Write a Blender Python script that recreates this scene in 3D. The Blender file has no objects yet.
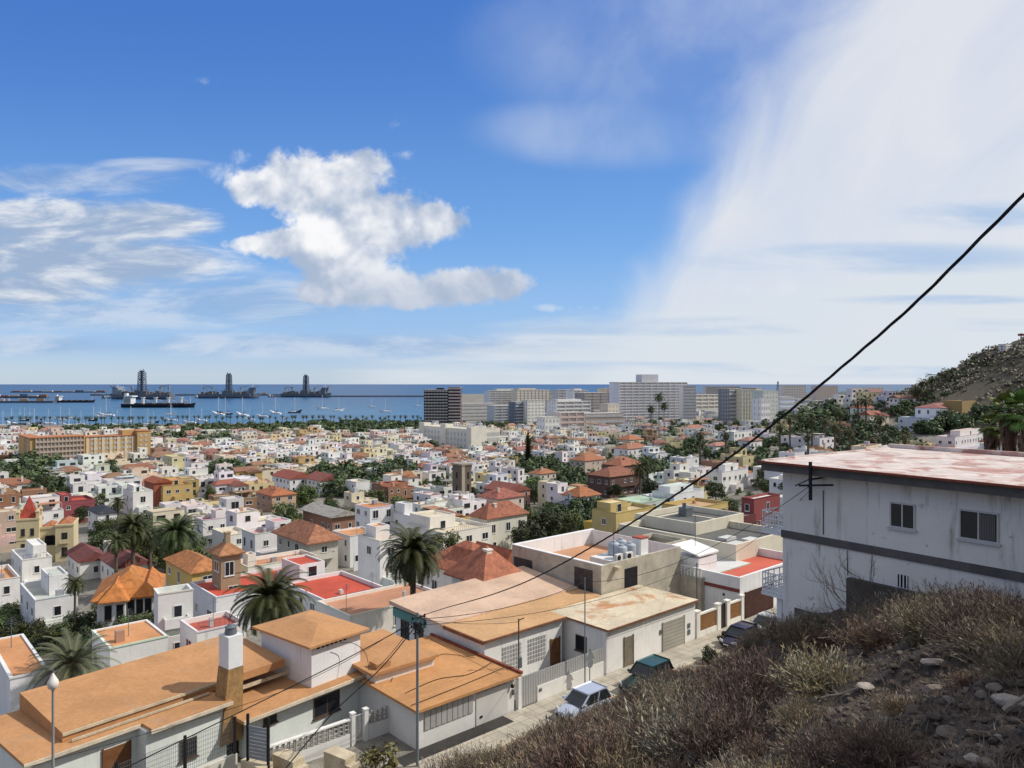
import bpy, math, random
from mathutils import Vector, Matrix
rnd = random.Random(7)
S = bpy.context.scene
COL = S.collection
F = 740.0                     # focal length in pixels of a 1024 wide frame
R = math.radians
def clamp(x, a=0.0, b=1.0): return a if x < a else b if x > b else x
def sm(a, b, x):
    k = clamp((x - a) / (b - a)); return k * k * (3 - 2 * k)
def interp(tab, x):
    if x <= tab[0][0]: return tab[0][1]
    for (x0, y0), (x1, y1) in zip(tab, tab[1:]):
        if x <= x1: return y0 + (y1 - y0) * (x - x0) / (x1 - x0)
    return tab[-1][1]
# ---------------------------------------------------------------- street frame: s runs along the street, t runs away from it downhill
OX, OY = 0.2, 49.6
SX, SY = 0.7433, 0.669
PHI = math.atan2(SY, SX)
def st_of(x, y):
    dx, dy = x - OX, y - OY
    return dx * SX + dy * SY, -dx * SY + dy * SX
def xy_of(s, t): return OX + s * SX - t * SY, OY + s * SY + t * SX
ZSEA = -58.0
def hsh(i, j):
    n = (i * 374761393 + j * 668265263) & 0xffffffff
    n = ((n ^ (n >> 13)) * 1274126177) & 0xffffffff
    return ((n ^ (n >> 16)) & 0xffff) / 65535.0
def vnoise(x, y):
    i, j = math.floor(x), math.floor(y); fx, fy = x - i, y - j
    fx = fx * fx * (3 - 2 * fx); fy = fy * fy * (3 - 2 * fy)
    a = hsh(i, j) * (1 - fx) + hsh(i + 1, j) * fx
    b = hsh(i, j + 1) * (1 - fx) + hsh(i + 1, j + 1) * fx
    return a * (1 - fy) + b * fy - 0.5
TT = [(-5, -22), (9, -22), (16, -22.6), (30, -26.5), (78, -34.5), (100, -36.5), (130, -38), (200, -41), (400, -45), (900, -50)]
TY = [(0, -22), (60, -28), (107, -35), (200, -40), (370, -44.3), (600, -48), (900, -53), (1000, -55), (1075, -57.2), (1085, -57.4)]
CREST = [(120, -20), (209, -12), (234, -0.6), (254, 10.8), (268, 19.3), (290, 26), (333, 33), (420, 40)]
def coast(x, y):
    """> 0 on land (metres inland of the shore, roughly)"""
    front = 1085 - y if x > -480 else (1085 - 70 * sm(-480, -500, x)) - y
    left = (x + 0.098 * y)                  # the land that runs on behind the towers lies right of this line
    d = min(left * 1.2, 4300 - y)
    return max(front, d)
def ground(x, y):
    s, t = st_of(x, y)
    k = sm(110, 340, y)
    z = interp(TT, t) * (1 - k) + interp(TY, y) * k
    if y > 1000: z = min(z, -53.0) if y < 1085 else -57.2
    z += 0.052 * max(0, s - 45) * sm(15, 120, x) * (1 - sm(330, 520, y)) * sm(-4, 10, t)
    if x > 100 and y > 150:
        zc = interp(CREST, x if y < 420 else x * 420 / y) * (1 if y < 420 else .9)
        q = sm(225, 420, y) * (1 - sm(450, 640, y))
        if zc > z: z += (zc - z) * q * sm(120, 215, x)
        z += 3.5 * vnoise(x / 23, y / 23) * q * sm(215, 260, x)
    if t < -4.5:
        d = -t - 4.5
        h = 0.6 * d
        if d > 34: h = 20.4 + 0.35 * (d - 34)
        h += 1.5 * math.exp(-((s - 3.2) / 3.2) ** 2 - ((t + 20) / 4.5) ** 2)
        h -= 1.5 * math.exp(-((s - 0.5) / 5.0) ** 2 - ((t + 29.5) / 4.5) ** 2)
        e = sm(0, 4.0, d)
        h += e * (0.9 * vnoise(x / 3.1, y / 3.1) + 0.35 * vnoise(x / 1.1 + 9, y / 1.1) + 0.26 * vnoise(x / .45, y / .45 + 5) + 0.17 * vnoise(x / .2, y / .2))
        rr = math.hypot(x, y)
        w = 1 - sm(3.0, 6.0, rr)                  # the path the viewer stands on
        z = z * 1.0 + h
        z = z * (1 - w) - 2.3 * w
    c = coast(x, y)
    if c < 8 and y > 400: z = z + (-62 - z) * (1 - sm(-6, 8, c))
    return z
def hit(u, v, h=0.0, y0=8.0, y1=4200.0):
    """the point where the sight line of a photo point meets the terrain raised by h"""
    a, b = (u - 512) / F, -(v - 384) / F
    y = y0; free = h < 5
    while y < y1:
        if not free: free = b * y > ground(a * y, y) + h
        elif b * y <= ground(a * y, y) + h:
            lo, hi = y - max(.3, .01 * y), y
            for _ in range(14):
                m = (lo + hi) / 2
                if b * m <= ground(a * m, m) + h: hi = m
                else: lo = m
            return Vector((a * hi, hi, b * hi))
        y += max(.3, .01 * y)
    return Vector((a * y1, y1, b * y1))
def at(u, v, y): return Vector(((u - 512) / F * y, y, -(v - 384) / F * y))
def px(p): return 512 + F * p[0] / p[1], 384 - F * p[2] / p[1]
# ---------------------------------------------------------------- mesh collecting
class MB:
    def __init__(self): self.v = []; self.f = []; self.m = []; self.c = []; self.col = (1, 1, 1)
    def quad(self, pts, mi=0, col=None):
        n = len(self.v); self.v.extend([tuple(p) for p in pts])
        self.f.append(tuple(range(n, n + len(pts)))); self.m.append(mi); self.c.append(col or self.col)
        return self
    def faces(self, vs, fs, mi=0, col=None):
        n = len(self.v); self.v.extend([tuple(p) for p in vs])
        for f in fs: self.f.append(tuple(i + n for i in f)); self.m.append(mi); self.c.append(col or self.col)
        return self
    def prism(self, poly, z0, z1, mi=0, col=None, top=True, bottom=True, mtop=None, ctop=None):
        n = len(poly)
        a = [(p[0], p[1], z0) for p in poly]; b = [(p[0], p[1], z1) for p in poly]
        fs = [(i, (i + 1) % n, n + (i + 1) % n, n + i) for i in range(n)]
        self.faces(a + b, fs, mi, col)
        if top: self.quad(b, mi if mtop is None else mtop, ctop or col)
        if bottom: self.quad(a[::-1], mi, col)
        return self
    def box(self, x0, x1, y0, y1, z0, z1, mi=0, col=None, **k):
        return self.prism([(x0, y0), (x1, y0), (x1, y1), (x0, y1)], z0, z1, mi, col, **k)
    def shell(self, x0, x1, y0, y1, z0, zr, zt, th=.22, mi=0, col=None):
        """walls from z0 up to a parapet at zt, open inside down to just under the roof level zr"""
        o = [(x0, y0), (x1, y0), (x1, y1), (x0, y1)]
        i = [(x0 + th, y0 + th), (x1 - th, y0 + th), (x1 - th, y1 - th), (x0 + th, y1 - th)]
        V = [(p[0], p[1], z0) for p in o] + [(p[0], p[1], zt) for p in o] + [(p[0], p[1], zt) for p in i] + [(p[0], p[1], zr - .15) for p in i]
        fs = []
        for a in range(4):
            b = (a + 1) % 4
            fs += [(a, b, 4 + b, 4 + a), (4 + a, 4 + b, 8 + b, 8 + a), (8 + a, 8 + b, 12 + b, 12 + a)]
        return self.faces(V, fs, mi, col)
    def flat(self, x0, x1, y0, y1, z, mi=0, col=None):
        return self.quad([(x0, y0, z), (x1, y0, z), (x1, y1, z), (x0, y1, z)], mi, col)
    def hip(self, x0, x1, y0, y1, z, rise, mi=0, col=None, th=.16, gable=False, along=None):
        w, d = x1 - x0, y1 - y0
        lx = (w >= d) if along is None else (along == 'x')
        if lx:
            k = 0.0 if gable else min(d / 2, w / 2 * .98)
            r0, r1 = (x0 + k, (y0 + y1) / 2, z + rise), (x1 - k, (y0 + y1) / 2, z + rise)
        else:
            k = 0.0 if gable else min(w / 2, d / 2 * .98)
            r0, r1 = ((x0 + x1) / 2, y0 + k, z + rise), ((x0 + x1) / 2, y1 - k, z + rise)
        B = [(x0, y0, z), (x1, y0, z), (x1, y1, z), (x0, y1, z)]
        L = [(p[0], p[1], z - th) for p in B]
        V = B + [r0, r1] + L
        if lx: fs = [(0, 1, 5, 4), (2, 3, 4, 5), (3, 0, 4), (1, 2, 5)]
        else: fs = [(0, 1, 4), (1, 2, 5, 4), (2, 3, 5), (3, 0, 4, 5)]
        self.faces(V, fs + [(6, 7, 1, 0), (7, 8, 2, 1), (8, 9, 3, 2), (9, 6, 0, 3), (9, 8, 7, 6)], mi, col)
        return self
    def tube(self, p0, p1, r0, r1=None, n=8, mi=0, col=None, cap=True):
        r1 = r0 if r1 is None else r1
        p0, p1 = Vector(p0), Vector(p1); d = (p1 - p0)
        if d.length < 1e-6: return self
        d.normalize()
        a = d.orthogonal().normalized(); b = d.cross(a)
        V = []
        for p, r in ((p0, r0), (p1, r1)):
            for i in range(n):
                w = 2 * math.pi * i / n; V.append(p + (a * math.cos(w) + b * math.sin(w)) * r)
        fs = [(i, (i + 1) % n, n + (i + 1) % n, n + i) for i in range(n)]
        if cap: fs += [tuple(range(n))[::-1], tuple(range(n, 2 * n))]
        return self.faces(V, fs, mi, col)
    def path(self, pts, r, n=6, mi=0, col=None):
        pts = [Vector(p) for p in pts]
        rs = r if isinstance(r, (list, tuple)) else [r] * len(pts)
        V = []; a = None
        for i, p in enumerate(pts):
            d = (pts[min(i + 1, len(pts) - 1)] - pts[max(i - 1, 0)]).normalized()
            a = d.orthogonal().normalized() if a is None else (a - d * a.dot(d)).normalized()
            b = d.cross(a)
            for k in range(n):
                w = 2 * math.pi * k / n; V.append(p + (a * math.cos(w) + b * math.sin(w)) * rs[i])
        fs = []
        for i in range(len(pts) - 1):
            for k in range(n):
                fs.append((i * n + k, i * n + (k + 1) % n, (i + 1) * n + (k + 1) % n, (i + 1) * n + k))
        fs += [tuple(range(n))[::-1], tuple(range((len(pts) - 1) * n, len(pts) * n))]
        return self.faces(V, fs, mi, col)
    def lathe(self, prof, n=16, c=(0, 0), mi=0, col=None):
        V = [(c[0] + r * math.cos(2 * math.pi * i / n), c[1] + r * math.sin(2 * math.pi * i / n), z) for r, z in prof for i in range(n)]
        fs = [(k * n + i, k * n + (i + 1) % n, (k + 1) * n + (i + 1) % n, (k + 1) * n + i) for k in range(len(prof) - 1) for i in range(n)]
        return self.faces(V, fs, mi, col)
    def bar(self, p0, p1, w, h, mi=0, col=None):
        p0, p1 = Vector(p0), Vector(p1); d = (p1 - p0).normalized()
        up = Vector((0, 0, 1)) if abs(d.z) < .95 else Vector((0, 1, 0))
        a = d.cross(up).normalized() * (w / 2); b = a.cross(d).normalized() * (h / 2)
        V = [p + i * a + j * b for p in (p0, p1) for i, j in ((-1, -1), (1, -1), (1, 1), (-1, 1))]
        return self.faces(V, [(0, 1, 5, 4), (1, 2, 6, 5), (2, 3, 7, 6), (3, 0, 4, 7), (3, 2, 1, 0), (4, 5, 6, 7)], mi, col)
    def xf(self, mat, start=0):
        self.v[start:] = [tuple(mat @ Vector(p)) for p in self.v[start:]]; return self
    def mesh(self, name, mats, smooth=False):
        me = bpy.data.meshes.new(name); me.from_pydata(self.v, [], self.f); 
        for m in (mats if isinstance(mats, (list, tuple)) else [mats]): me.materials.append(m)
        me.polygons.foreach_set('material_index', self.m)
        if any(c != (1, 1, 1) for c in self.c):
            at_ = me.color_attributes.new('Col', 'FLOAT_COLOR', 'CORNER')
            buf = []
            for p, c in zip(self.f, self.c): buf.extend((c[0], c[1], c[2], 1.0) * len(p))
            at_.data.foreach_set('color', buf)
        if smooth: me.polygons.foreach_set('use_smooth', [True] * len(me.polygons))
        me.update(); return me
    def build(self, name, mats, parent=None, loc=None, rz=0.0, smooth=False, color=None):
        return put(name, self.mesh(name, mats, smooth), parent, loc, rz, color)
def put(name, me, parent=None, loc=None, rz=0.0, color=None):
    o = bpy.data.objects.new(name, me); COL.objects.link(o)
    if parent is not None: o.parent = parent
    if loc is not None: o.location = loc
    if rz: o.rotation_euler = (0, 0, rz)
    if color is not None: o.color = (color[0], color[1], color[2], 1)
    return o
def tag(o, label=None, cat=None, group=None, kind=None):
    if label: o['label'] = label
    if cat: o['category'] = cat
    if group: o['group'] = group
    if kind: o['kind'] = kind
    return o
def empty(name, loc, rz=0.0, label=None, cat=None, group=None):
    o = bpy.data.objects.new(name, None); COL.objects.link(o); o.location = loc; o.rotation_euler = (0, 0, rz)
    return tag(o, label, cat, group)
KIDS = {}
def copy_tree(o, parent=None):
    c = o.copy(); COL.objects.link(c); c.parent = parent
    for ch in list(o.children): copy_tree(ch, c)
    return c
# ---------------------------------------------------------------- materials
def L(r, g, b):
    """display colour 0-255 to linear"""
    f = lambda c: (c / 255 / 12.92) if c / 255 <= .04045 else ((c / 255 + .055) / 1.055) ** 2.4
    return (f(r), f(g), f(b))
class NT:
    def __init__(self, tree): self.t = tree; self.n = tree.nodes; self.l = tree.links
    def new(self, ty, **k):
        x = self.n.new(ty)
        for a, b in k.items(): setattr(x, a, b)
        return x
    def link(self, a, b): self.l.new(a, b)
    def val(self, x, sock):
        if isinstance(x, bpy.types.NodeSocket): self.link(x, sock)
        else: sock.default_value = x
    def math(self, op, a, b=None, c=None, cl=False):
        x = self.new('ShaderNodeMath', operation=op); x.use_clamp = cl
        for i, k in enumerate((a, b, c)):
            if k is not None: self.val(k, x.inputs[i])
        return x.outputs[0]
    def mix(self, f, a, b, mode='MIX'):
        x = self.new('ShaderNodeMix', data_type='RGBA', blend_type=mode)
        for k, v in ((0, f), (6, a), (7, b)):
            if isinstance(v, tuple) and len(v) == 3: v = (*v, 1)
            self.val(v, x.inputs[k])
        return x.outputs[2]
    def noise(self, vec, scale, detail=4, rough=.55, dist=0):
        x = self.new('ShaderNodeTexNoise'); x.inputs['Scale'].default_value = scale; x.inputs['Detail'].default_value = detail
        x.inputs['Roughness'].default_value = rough; x.inputs['Distortion'].default_value = dist
        if vec is not None: self.link(vec, x.inputs['Vector'])
        return x.outputs['Fac']
    def ramp(self, f, a, b, c0=0.0, c1=1.0):
        x = self.new('ShaderNodeMapRange'); x.interpolation_type = 'SMOOTHSTEP'
        self.val(f, x.inputs[0]); x.inputs[1].default_value = a; x.inputs[2].default_value = b
        x.inputs[3].default_value = c0; x.inputs[4].default_value = c1
        return x.outputs[0]
    def comb(self, x, y, z=0.0):
        n = self.new('ShaderNodeCombineXYZ')
        for i, k in enumerate((x, y, z)): self.val(k, n.inputs[i])
        return n.outputs[0]
MATS = {}
def mat(name, col=(.5, .5, .5), rough=.85, src='const', var=.18, scale=.5, bump=0.0, bscale=8, metal=0.0, spec=.3, dirt=0.0, dirtcol=(.12, .10, .08), blotch=None, fine=0.0, stretch=None, world=True):
    if name in MATS: return MATS[name]
    m = bpy.data.materials.new(name); m.use_nodes = True; t = NT(m.node_tree)
    b = t.n['Principled BSDF']
    geo = t.new('ShaderNodeNewGeometry'); tc = t.new('ShaderNodeTexCoord'); oi = t.new('ShaderNodeObjectInfo')
    pos = geo.outputs['Position'] if world else tc.outputs['Object']
    if src == 'object': c = oi.outputs['Color']
    elif src == 'attr':
        a = t.new('ShaderNodeAttribute'); a.attribute_name = 'Col'; c = a.outputs['Color']
    else:
        rgb = t.new('ShaderNodeRGB'); rgb.outputs[0].default_value = (*col, 1); c = rgb.outputs[0]
    if blotch:                       # (colour, scale, threshold, amount)
        n = t.noise(pos, blotch[1], 6, .62, .6)
        c = t.mix(t.ramp(n, blotch[2], blotch[2] + .12, 0, blotch[3]), c, blotch[0])
    if var:
        n = t.noise(pos, scale, 5, .6)
        k = t.ramp(n, .25, .75, 1 - var, 1 + var)
        c = t.mix(1.0, c, t.comb(k, k, k), 'MULTIPLY')
    if fine:
        n = t.noise(pos, 14 * max(scale, .3), 3, .7)
        k = t.ramp(n, .3, .7, 1 - fine, 1 + fine)
        c = t.mix(1.0, c, t.comb(k, k, k), 'MULTIPLY')
    if dirt:                         # vertical water stains
        mp = t.new('ShaderNodeMapping'); mp.inputs['Scale'].default_value = (1.3, 1.3, .12); t.link(pos, mp.inputs[0])
        n = t.noise(mp.outputs[0], 1.6, 6, .7)
        n2 = t.noise(pos, .45, 4)
        f = t.math('MULTIPLY', t.ramp(n, .52, .72, 0, dirt), t.ramp(n2, .35, .65, .2, 1))
        c = t.mix(f, c, dirtcol)
    t.link(c, b.inputs['Base Color']); b.inputs['Roughness'].default_value = rough; b.inputs['Metallic'].default_value = metal
    b.inputs['Specular IOR Level'].default_value = spec
    if bump:
        n = t.noise(pos, bscale, 4, .65)
        bp = t.new('ShaderNodeBump'); bp.inputs['Strength'].default_value = bump; bp.inputs['Distance'].default_value = .05
        t.link(n, bp.inputs['Height']); t.link(bp.outputs[0], b.inputs['Normal'])
    MATS[name] = m; return m
PLASTER = mat('plaster', src='object', var=.07, scale=.35, dirt=.34, bump=.15, bscale=3, fine=.03)
TERR = mat('roof_terrace', src='object', var=.16, scale=.28, fine=.09, blotch=((.32, .28, .24), .22, .60, .35))
TILE = mat('clay_tile', src='object', var=.3, scale=1.3, fine=.25, bump=.6, bscale=5, blotch=((.10, .07, .05), .5, .56, .5))
PAINT = mat('town_paint', src='attr', var=.1, scale=.25, dirt=.25)
GLASS = mat('window_glass', (.018, .022, .028), rough=.12, var=.3, scale=.7, spec=.5)
FRAME = mat('white_frame', (.72, .72, .70), rough=.6, var=.05)
DFRAME = mat('dark_frame', (.09, .06, .045), rough=.6, var=.2)
DARK = mat('dark_opening', (.012, .012, .014), rough=.9, var=.2)
WOOD = mat('brown_wood', (.17, .075, .03), rough=.6, var=.25, scale=2, fine=.15)
METAL = mat('grey_metal', (.16, .18, .20), rough=.45, metal=.4, var=.15, scale=1)
RUST = mat('rusty_metal', (.10, .065, .045), rough=.8, var=.3, scale=2)
BLACK = mat('black_rubber', (.012, .012, .013), rough=.7, var=.1)
WHITEM = mat('white_metal', (.75, .76, .77), rough=.5, var=.06)
CONC = mat('concrete', (.54, .46, .33), rough=.92, var=.2, scale=.9, fine=.15, bump=.3, blotch=((.2, .17, .13), 1.0, .58, .5))
OCOL = mat('painted_metal', src='object', rough=.5, var=.08)
# ---------------------------------------------------------------- camera, sun, sky
cam = bpy.data.cameras.new('camera'); co = bpy.data.objects.new('camera', cam); COL.objects.link(co)
co.location = (0, 0, 0); co.rotation_euler = (R(90), 0, 0)
cam.sensor_fit = 'HORIZONTAL'; cam.sensor_width = 36; cam.lens = 36 * F / 1024; cam.clip_start = .1; cam.clip_end = 300000
S.camera = co
SUN_AZ, SUN_EL = R(84), R(44)        # clockwise from +Y
sdir = Vector((math.sin(SUN_AZ) * math.cos(SUN_EL), math.cos(SUN_AZ) * math.cos(SUN_EL), math.sin(SUN_EL)))
sl = bpy.data.lights.new('sun', 'SUN'); sl.energy = 3.7; sl.angle = R(.53); sl.color = (1, .94, .85)
so = bpy.data.objects.new('sun', sl); COL.objects.link(so); so.rotation_euler = sdir.to_track_quat('Z', 'Y').to_euler(); so.location = (60, 20, 60)
S.view_settings.view_transform = 'Standard'; S.view_settings.look = 'None'; S.view_settings.exposure = 0; S.view_settings.gamma = 1
S.cycles.max_bounces = 6; S.cycles.diffuse_bounces = 3; S.cycles.transparent_max_bounces = 6
S.cycles.use_denoising = True
def make_world():
    w = bpy.data.worlds.new('World'); S.world = w; w.use_nodes = True; t = NT(w.node_tree)
    bg = t.n['Background']
    sky = t.new('ShaderNodeTexSky'); sky.sky_type = 'NISHITA'; sky.sun_disc = False
    sky.sun_elevation = SUN_EL; sky.sun_rotation = SUN_AZ; sky.altitude = 50; sky.air_density = 1.0; sky.dust_density = .25; sky.ozone_density = 2.5
    hs = t.new('ShaderNodeHueSaturation'); hs.inputs['Saturation'].default_value = 1.12; hs.inputs['Value'].default_value = 1.35
    t.link(sky.outputs[0], hs.inputs['Color'])
    geo = t.new('ShaderNodeTexCoord'); sp = t.new('ShaderNodeSeparateXYZ'); t.link(geo.outputs['Generated'], sp.inputs[0])
    ay = t.math('MAXIMUM', t.math('ABSOLUTE', sp.outputs[1]), .12)
    U = t.math('MULTIPLY', t.math('DIVIDE', sp.outputs[0], ay), 7.4)       # bearing, in hundredths of the frame
    V = t.math('MULTIPLY', t.math('DIVIDE', sp.outputs[2], ay), 7.4)       # height above the horizon
    P = t.comb(U, V)
    n1 = t.noise(P, 1.15, 8, .57, .4)
    wv = t.noise(P, 3.0, 4, .6)
    fb = t.math('SUBTRACT', n1, .5)
    def blob(u, v, ru, rv):
        a = t.math('POWER', t.math('DIVIDE', t.math('SUBTRACT', U, (u - 512) / 100), ru / 100), 2)
        b = t.math('POWER', t.math('DIVIDE', t.math('SUBTRACT', V, (384 - v) / 100), rv / 100), 2)
        return t.math('SUBTRACT', 1.0, t.math('ADD', a, b))
    def blobs(lst):
        x = None
        for q in lst:
            y = blob(*q); x = y if x is None else t.math('SMOOTH_MAX', x, y, .35)
        return x
    cu = blobs([(262, 188, 36, 20), (300, 182, 48, 34), (345, 178, 48, 30), (350, 215, 56, 40), (300, 244, 62, 15), (345, 262, 60, 36), (395, 228, 50, 36), (425, 222, 42, 24), (375, 285, 60, 22), (470, 286, 62, 20), (430, 290, 60, 18), (330, 292, 50, 14), (272, 243, 44, 9)])
    n1f = t.noise(P, 4.2, 6, .65, .2)
    ff = t.math('SUBTRACT', n1f, .5)
    d_cu = t.ramp(t.math('ADD', t.math('ADD', t.math('MAXIMUM', cu, -2.5), t.math('MULTIPLY', fb, 3.0)), t.math('MULTIPLY', ff, 2.0)), -.22, .52)
    # sheet of low broken cloud at the left, drawn out sideways
    P2 = t.comb(t.math('MULTIPLY', U, .42), t.math('MULTIPLY', V, 1.7))
    n2 = t.noise(P2, 1.6, 8, .62, .4)
    lc = blobs([(40, 228, 150, 32), (140, 222, 80, 22), (60, 262, 160, 34), (130, 262, 100, 24), (10, 288, 100, 20)])
    d_lc = t.ramp(t.math('ADD', t.math('MAXIMUM', lc, -2.0), t.math('MULTIPLY', t.math('SUBTRACT', n2, .5), 3.0)), -.25, .7, 0, .93)
    lc2 = blobs([(60, 310, 230, 22), (240, 300, 160, 30), (330, 345, 300, 14), (60, 180, 130, 16), (20, 345, 160, 12), (150, 165, 60, 8)])
    d_lc2 = t.ramp(t.math('ADD', t.math('MAXIMUM', lc2, -2.0), t.math('MULTIPLY', t.math('SUBTRACT', n2, .5), 3.0)), -.3, 1.3, 0, .6)
    # the great fan of high cloud at the right
    ca, sa = math.cos(R(57)), math.sin(R(57))
    al = t.math('ADD', t.math('MULTIPLY', U, ca), t.math('MULTIPLY', V, sa))
    ac = t.math('SUBTRACT', t.math('MULTIPLY', U, sa), t.math('MULTIPLY', V, ca))
    P3 = t.comb(t.math('MULTIPLY', al, .42), t.math('MULTIPLY', ac, .75))
    n3 = t.noise(P3, 1.1, 8, .55, .8)
    n3b = t.noise(P, .55, 6, .55, .3)
    e0 = (7.0 - 5.12) * sa - .94 * ca
    fan = t.ramp(t.math('ADD', t.math('SUBTRACT', ac, e0 - .62), t.math('MULTIPLY', t.math('SUBTRACT', n3, .5), 1.0)), -.26, .60)
    fan = t.math('MULTIPLY', fan, t.ramp(n3, .25, .68, .80, .97))
    far_right = t.ramp(t.math('ADD', ac, t.math('MULTIPLY', n3b, .8)), e0 + 3.2, e0 + 4.6, 1.0, .75)
    fan = t.math('MULTIPLY', fan, far_right)
    # thin veil over the top centre
    vt = t.math('MULTIPLY', t.ramp(blobs([(700, 40, 230, 95), (860, 40, 220, 120), (620, 130, 150, 40)]), -.3, 1.0), t.ramp(n3b, .3, .72, .15, .8))
    # low sheet over the right half of the horizon
    edge = t.math('ADD', t.math('MULTIPLY', t.math('SUBTRACT', U, -1.0), .165), .40)
    P4 = t.comb(t.math('MULTIPLY', U, .2), t.math('MULTIPLY', V, 1.6))
    n4 = t.noise(P4, 1.5, 7, .6, .3)
    low = t.math('SUBTRACT', edge, V)
    d_low = t.ramp(t.math('ADD', low, t.math('MULTIPLY', t.math('SUBTRACT', n4, .5), 1.0)), -.06, .26, 0, .9)
    d_low = t.math('MULTIPLY', t.math('MULTIPLY', d_low, t.ramp(n4, .30, .58, .45, 1.0)), t.ramp(U, -2.0, -.9))
    # gaps: bluish streaks between the sheet and the fan
    gap = t.math('MULTIPLY', t.ramp(blobs([(880, 258, 210, 18), (980, 215, 90, 16), (800, 325, 300, 10), (640, 330, 200, 7), (880, 372, 260, 7), (560, 366, 260, 6), (940, 300, 120, 6)]), -.2, 1.0), t.ramp(n4, .38, .60))
    # compose
    C = hs.outputs[0]
    k = 1 / .1
    def over(C, d, col): return t.mix(d, C, tuple(x * k for x in col))
    elev = t.ramp(V, .2, 3.9)
    blue = t.mix(elev, tuple(x * k for x in L(122, 178, 242)), tuple(x * k for x in L(62, 120, 210)))
    C = t.mix(t.ramp(sp.outputs[2], .0, .05, 0, .72), C, blue)
    hz = t.ramp(V, 0.0, 1.6, .62, 0.0)
    C = over(C, hz, L(172, 200, 232))
    hz2 = t.ramp(V, -.02, .42, .5, 0.0)
    C = over(C, hz2, L(186, 203, 222))
    C = over(C, t.math('MULTIPLY', vt, .75), L(206, 216, 234))
    C = over(C, fan, L(225, 229, 236))
    C = over(C, d_low, L(218, 226, 234))
    C = over(C, t.math('MULTIPLY', gap, .8), L(168, 196, 230))
    C = t.mix(d_lc2, C, t.mix(t.ramp(n2, .40, .60), tuple(x * k for x in L(146, 172, 208)), tuple(x * k for x in L(216, 223, 233))))
    shade2 = t.ramp(n2, .42, .62)
    lccol = t.mix(shade2, tuple(x * k for x in L(160, 180, 208)), tuple(x * k for x in L(232, 235, 240)))
    C = t.mix(d_lc, C, lccol)
    # cumulus: sunlit towards the upper right, grey where the sun side is thicker
    P5 = t.comb(t.math('ADD', U, .09), t.math('ADD', V, .14))
    n5 = t.noise(P5, 1.15, 4, .5, .35); n5f = t.noise(P5, 3.2, 3, .5, .2); n1s = t.noise(P, 1.15, 4, .5, .35); n1t = t.noise(P, 3.2, 3, .5, .2)
    lit = t.math('ADD', t.math('SUBTRACT', n1s, n5), t.math('MULTIPLY', t.math('SUBTRACT', n1t, n5f), .45))
    shade = t.ramp(t.math('ADD', t.math('MULTIPLY', lit, 2.4), t.math('MULTIPLY', t.math('SUBTRACT', wv, .5), .5)), -.46, .50)
    under = t.ramp(t.math('ADD', V, t.math('MULTIPLY', U, -.12)), .80, 1.65, .30, 1.0)
    shade = t.math('MULTIPLY', shade, under)
    cucol = t.mix(shade, tuple(x * k for x in L(170, 186, 210)), tuple(x * k for x in L(250, 250, 252)))
    C = t.mix(d_cu, C, cucol)
    for q in ((208, 81, 17, 7), (400, 124, 13, 10), (404, 154, 14, 8), (770, 288, 60, 10), (560, 308, 40, 5), (222, 170, 24, 16), (240, 158, 14, 10)):
        d = t.ramp(t.math('ADD', t.math('MAXIMUM', blob(*q), -3.0), t.math('ADD', t.math('MULTIPLY', ff, 4.5), t.math('MULTIPLY', fb, 2.5))), .2, 2.2, 0, .6)
        C = over(C, d, L(228, 234, 242))
    # an unseen bright veil added overhead and behind as neutral fill light
    top = t.math('MAXIMUM', t.ramp(sp.outputs[2], .50, .62), t.math('MULTIPLY', t.ramp(sp.outputs[1], .12, -.12), .55))
    C = t.mix(t.math('MULTIPLY', top, t.ramp(n3b, .2, .7, .7, 1.0)), C, tuple(x * k for x in (.62, .63, .64)))
    t.link(C, bg.inputs['Color']); bg.inputs['Strength'].default_value = .1
make_world()
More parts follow.
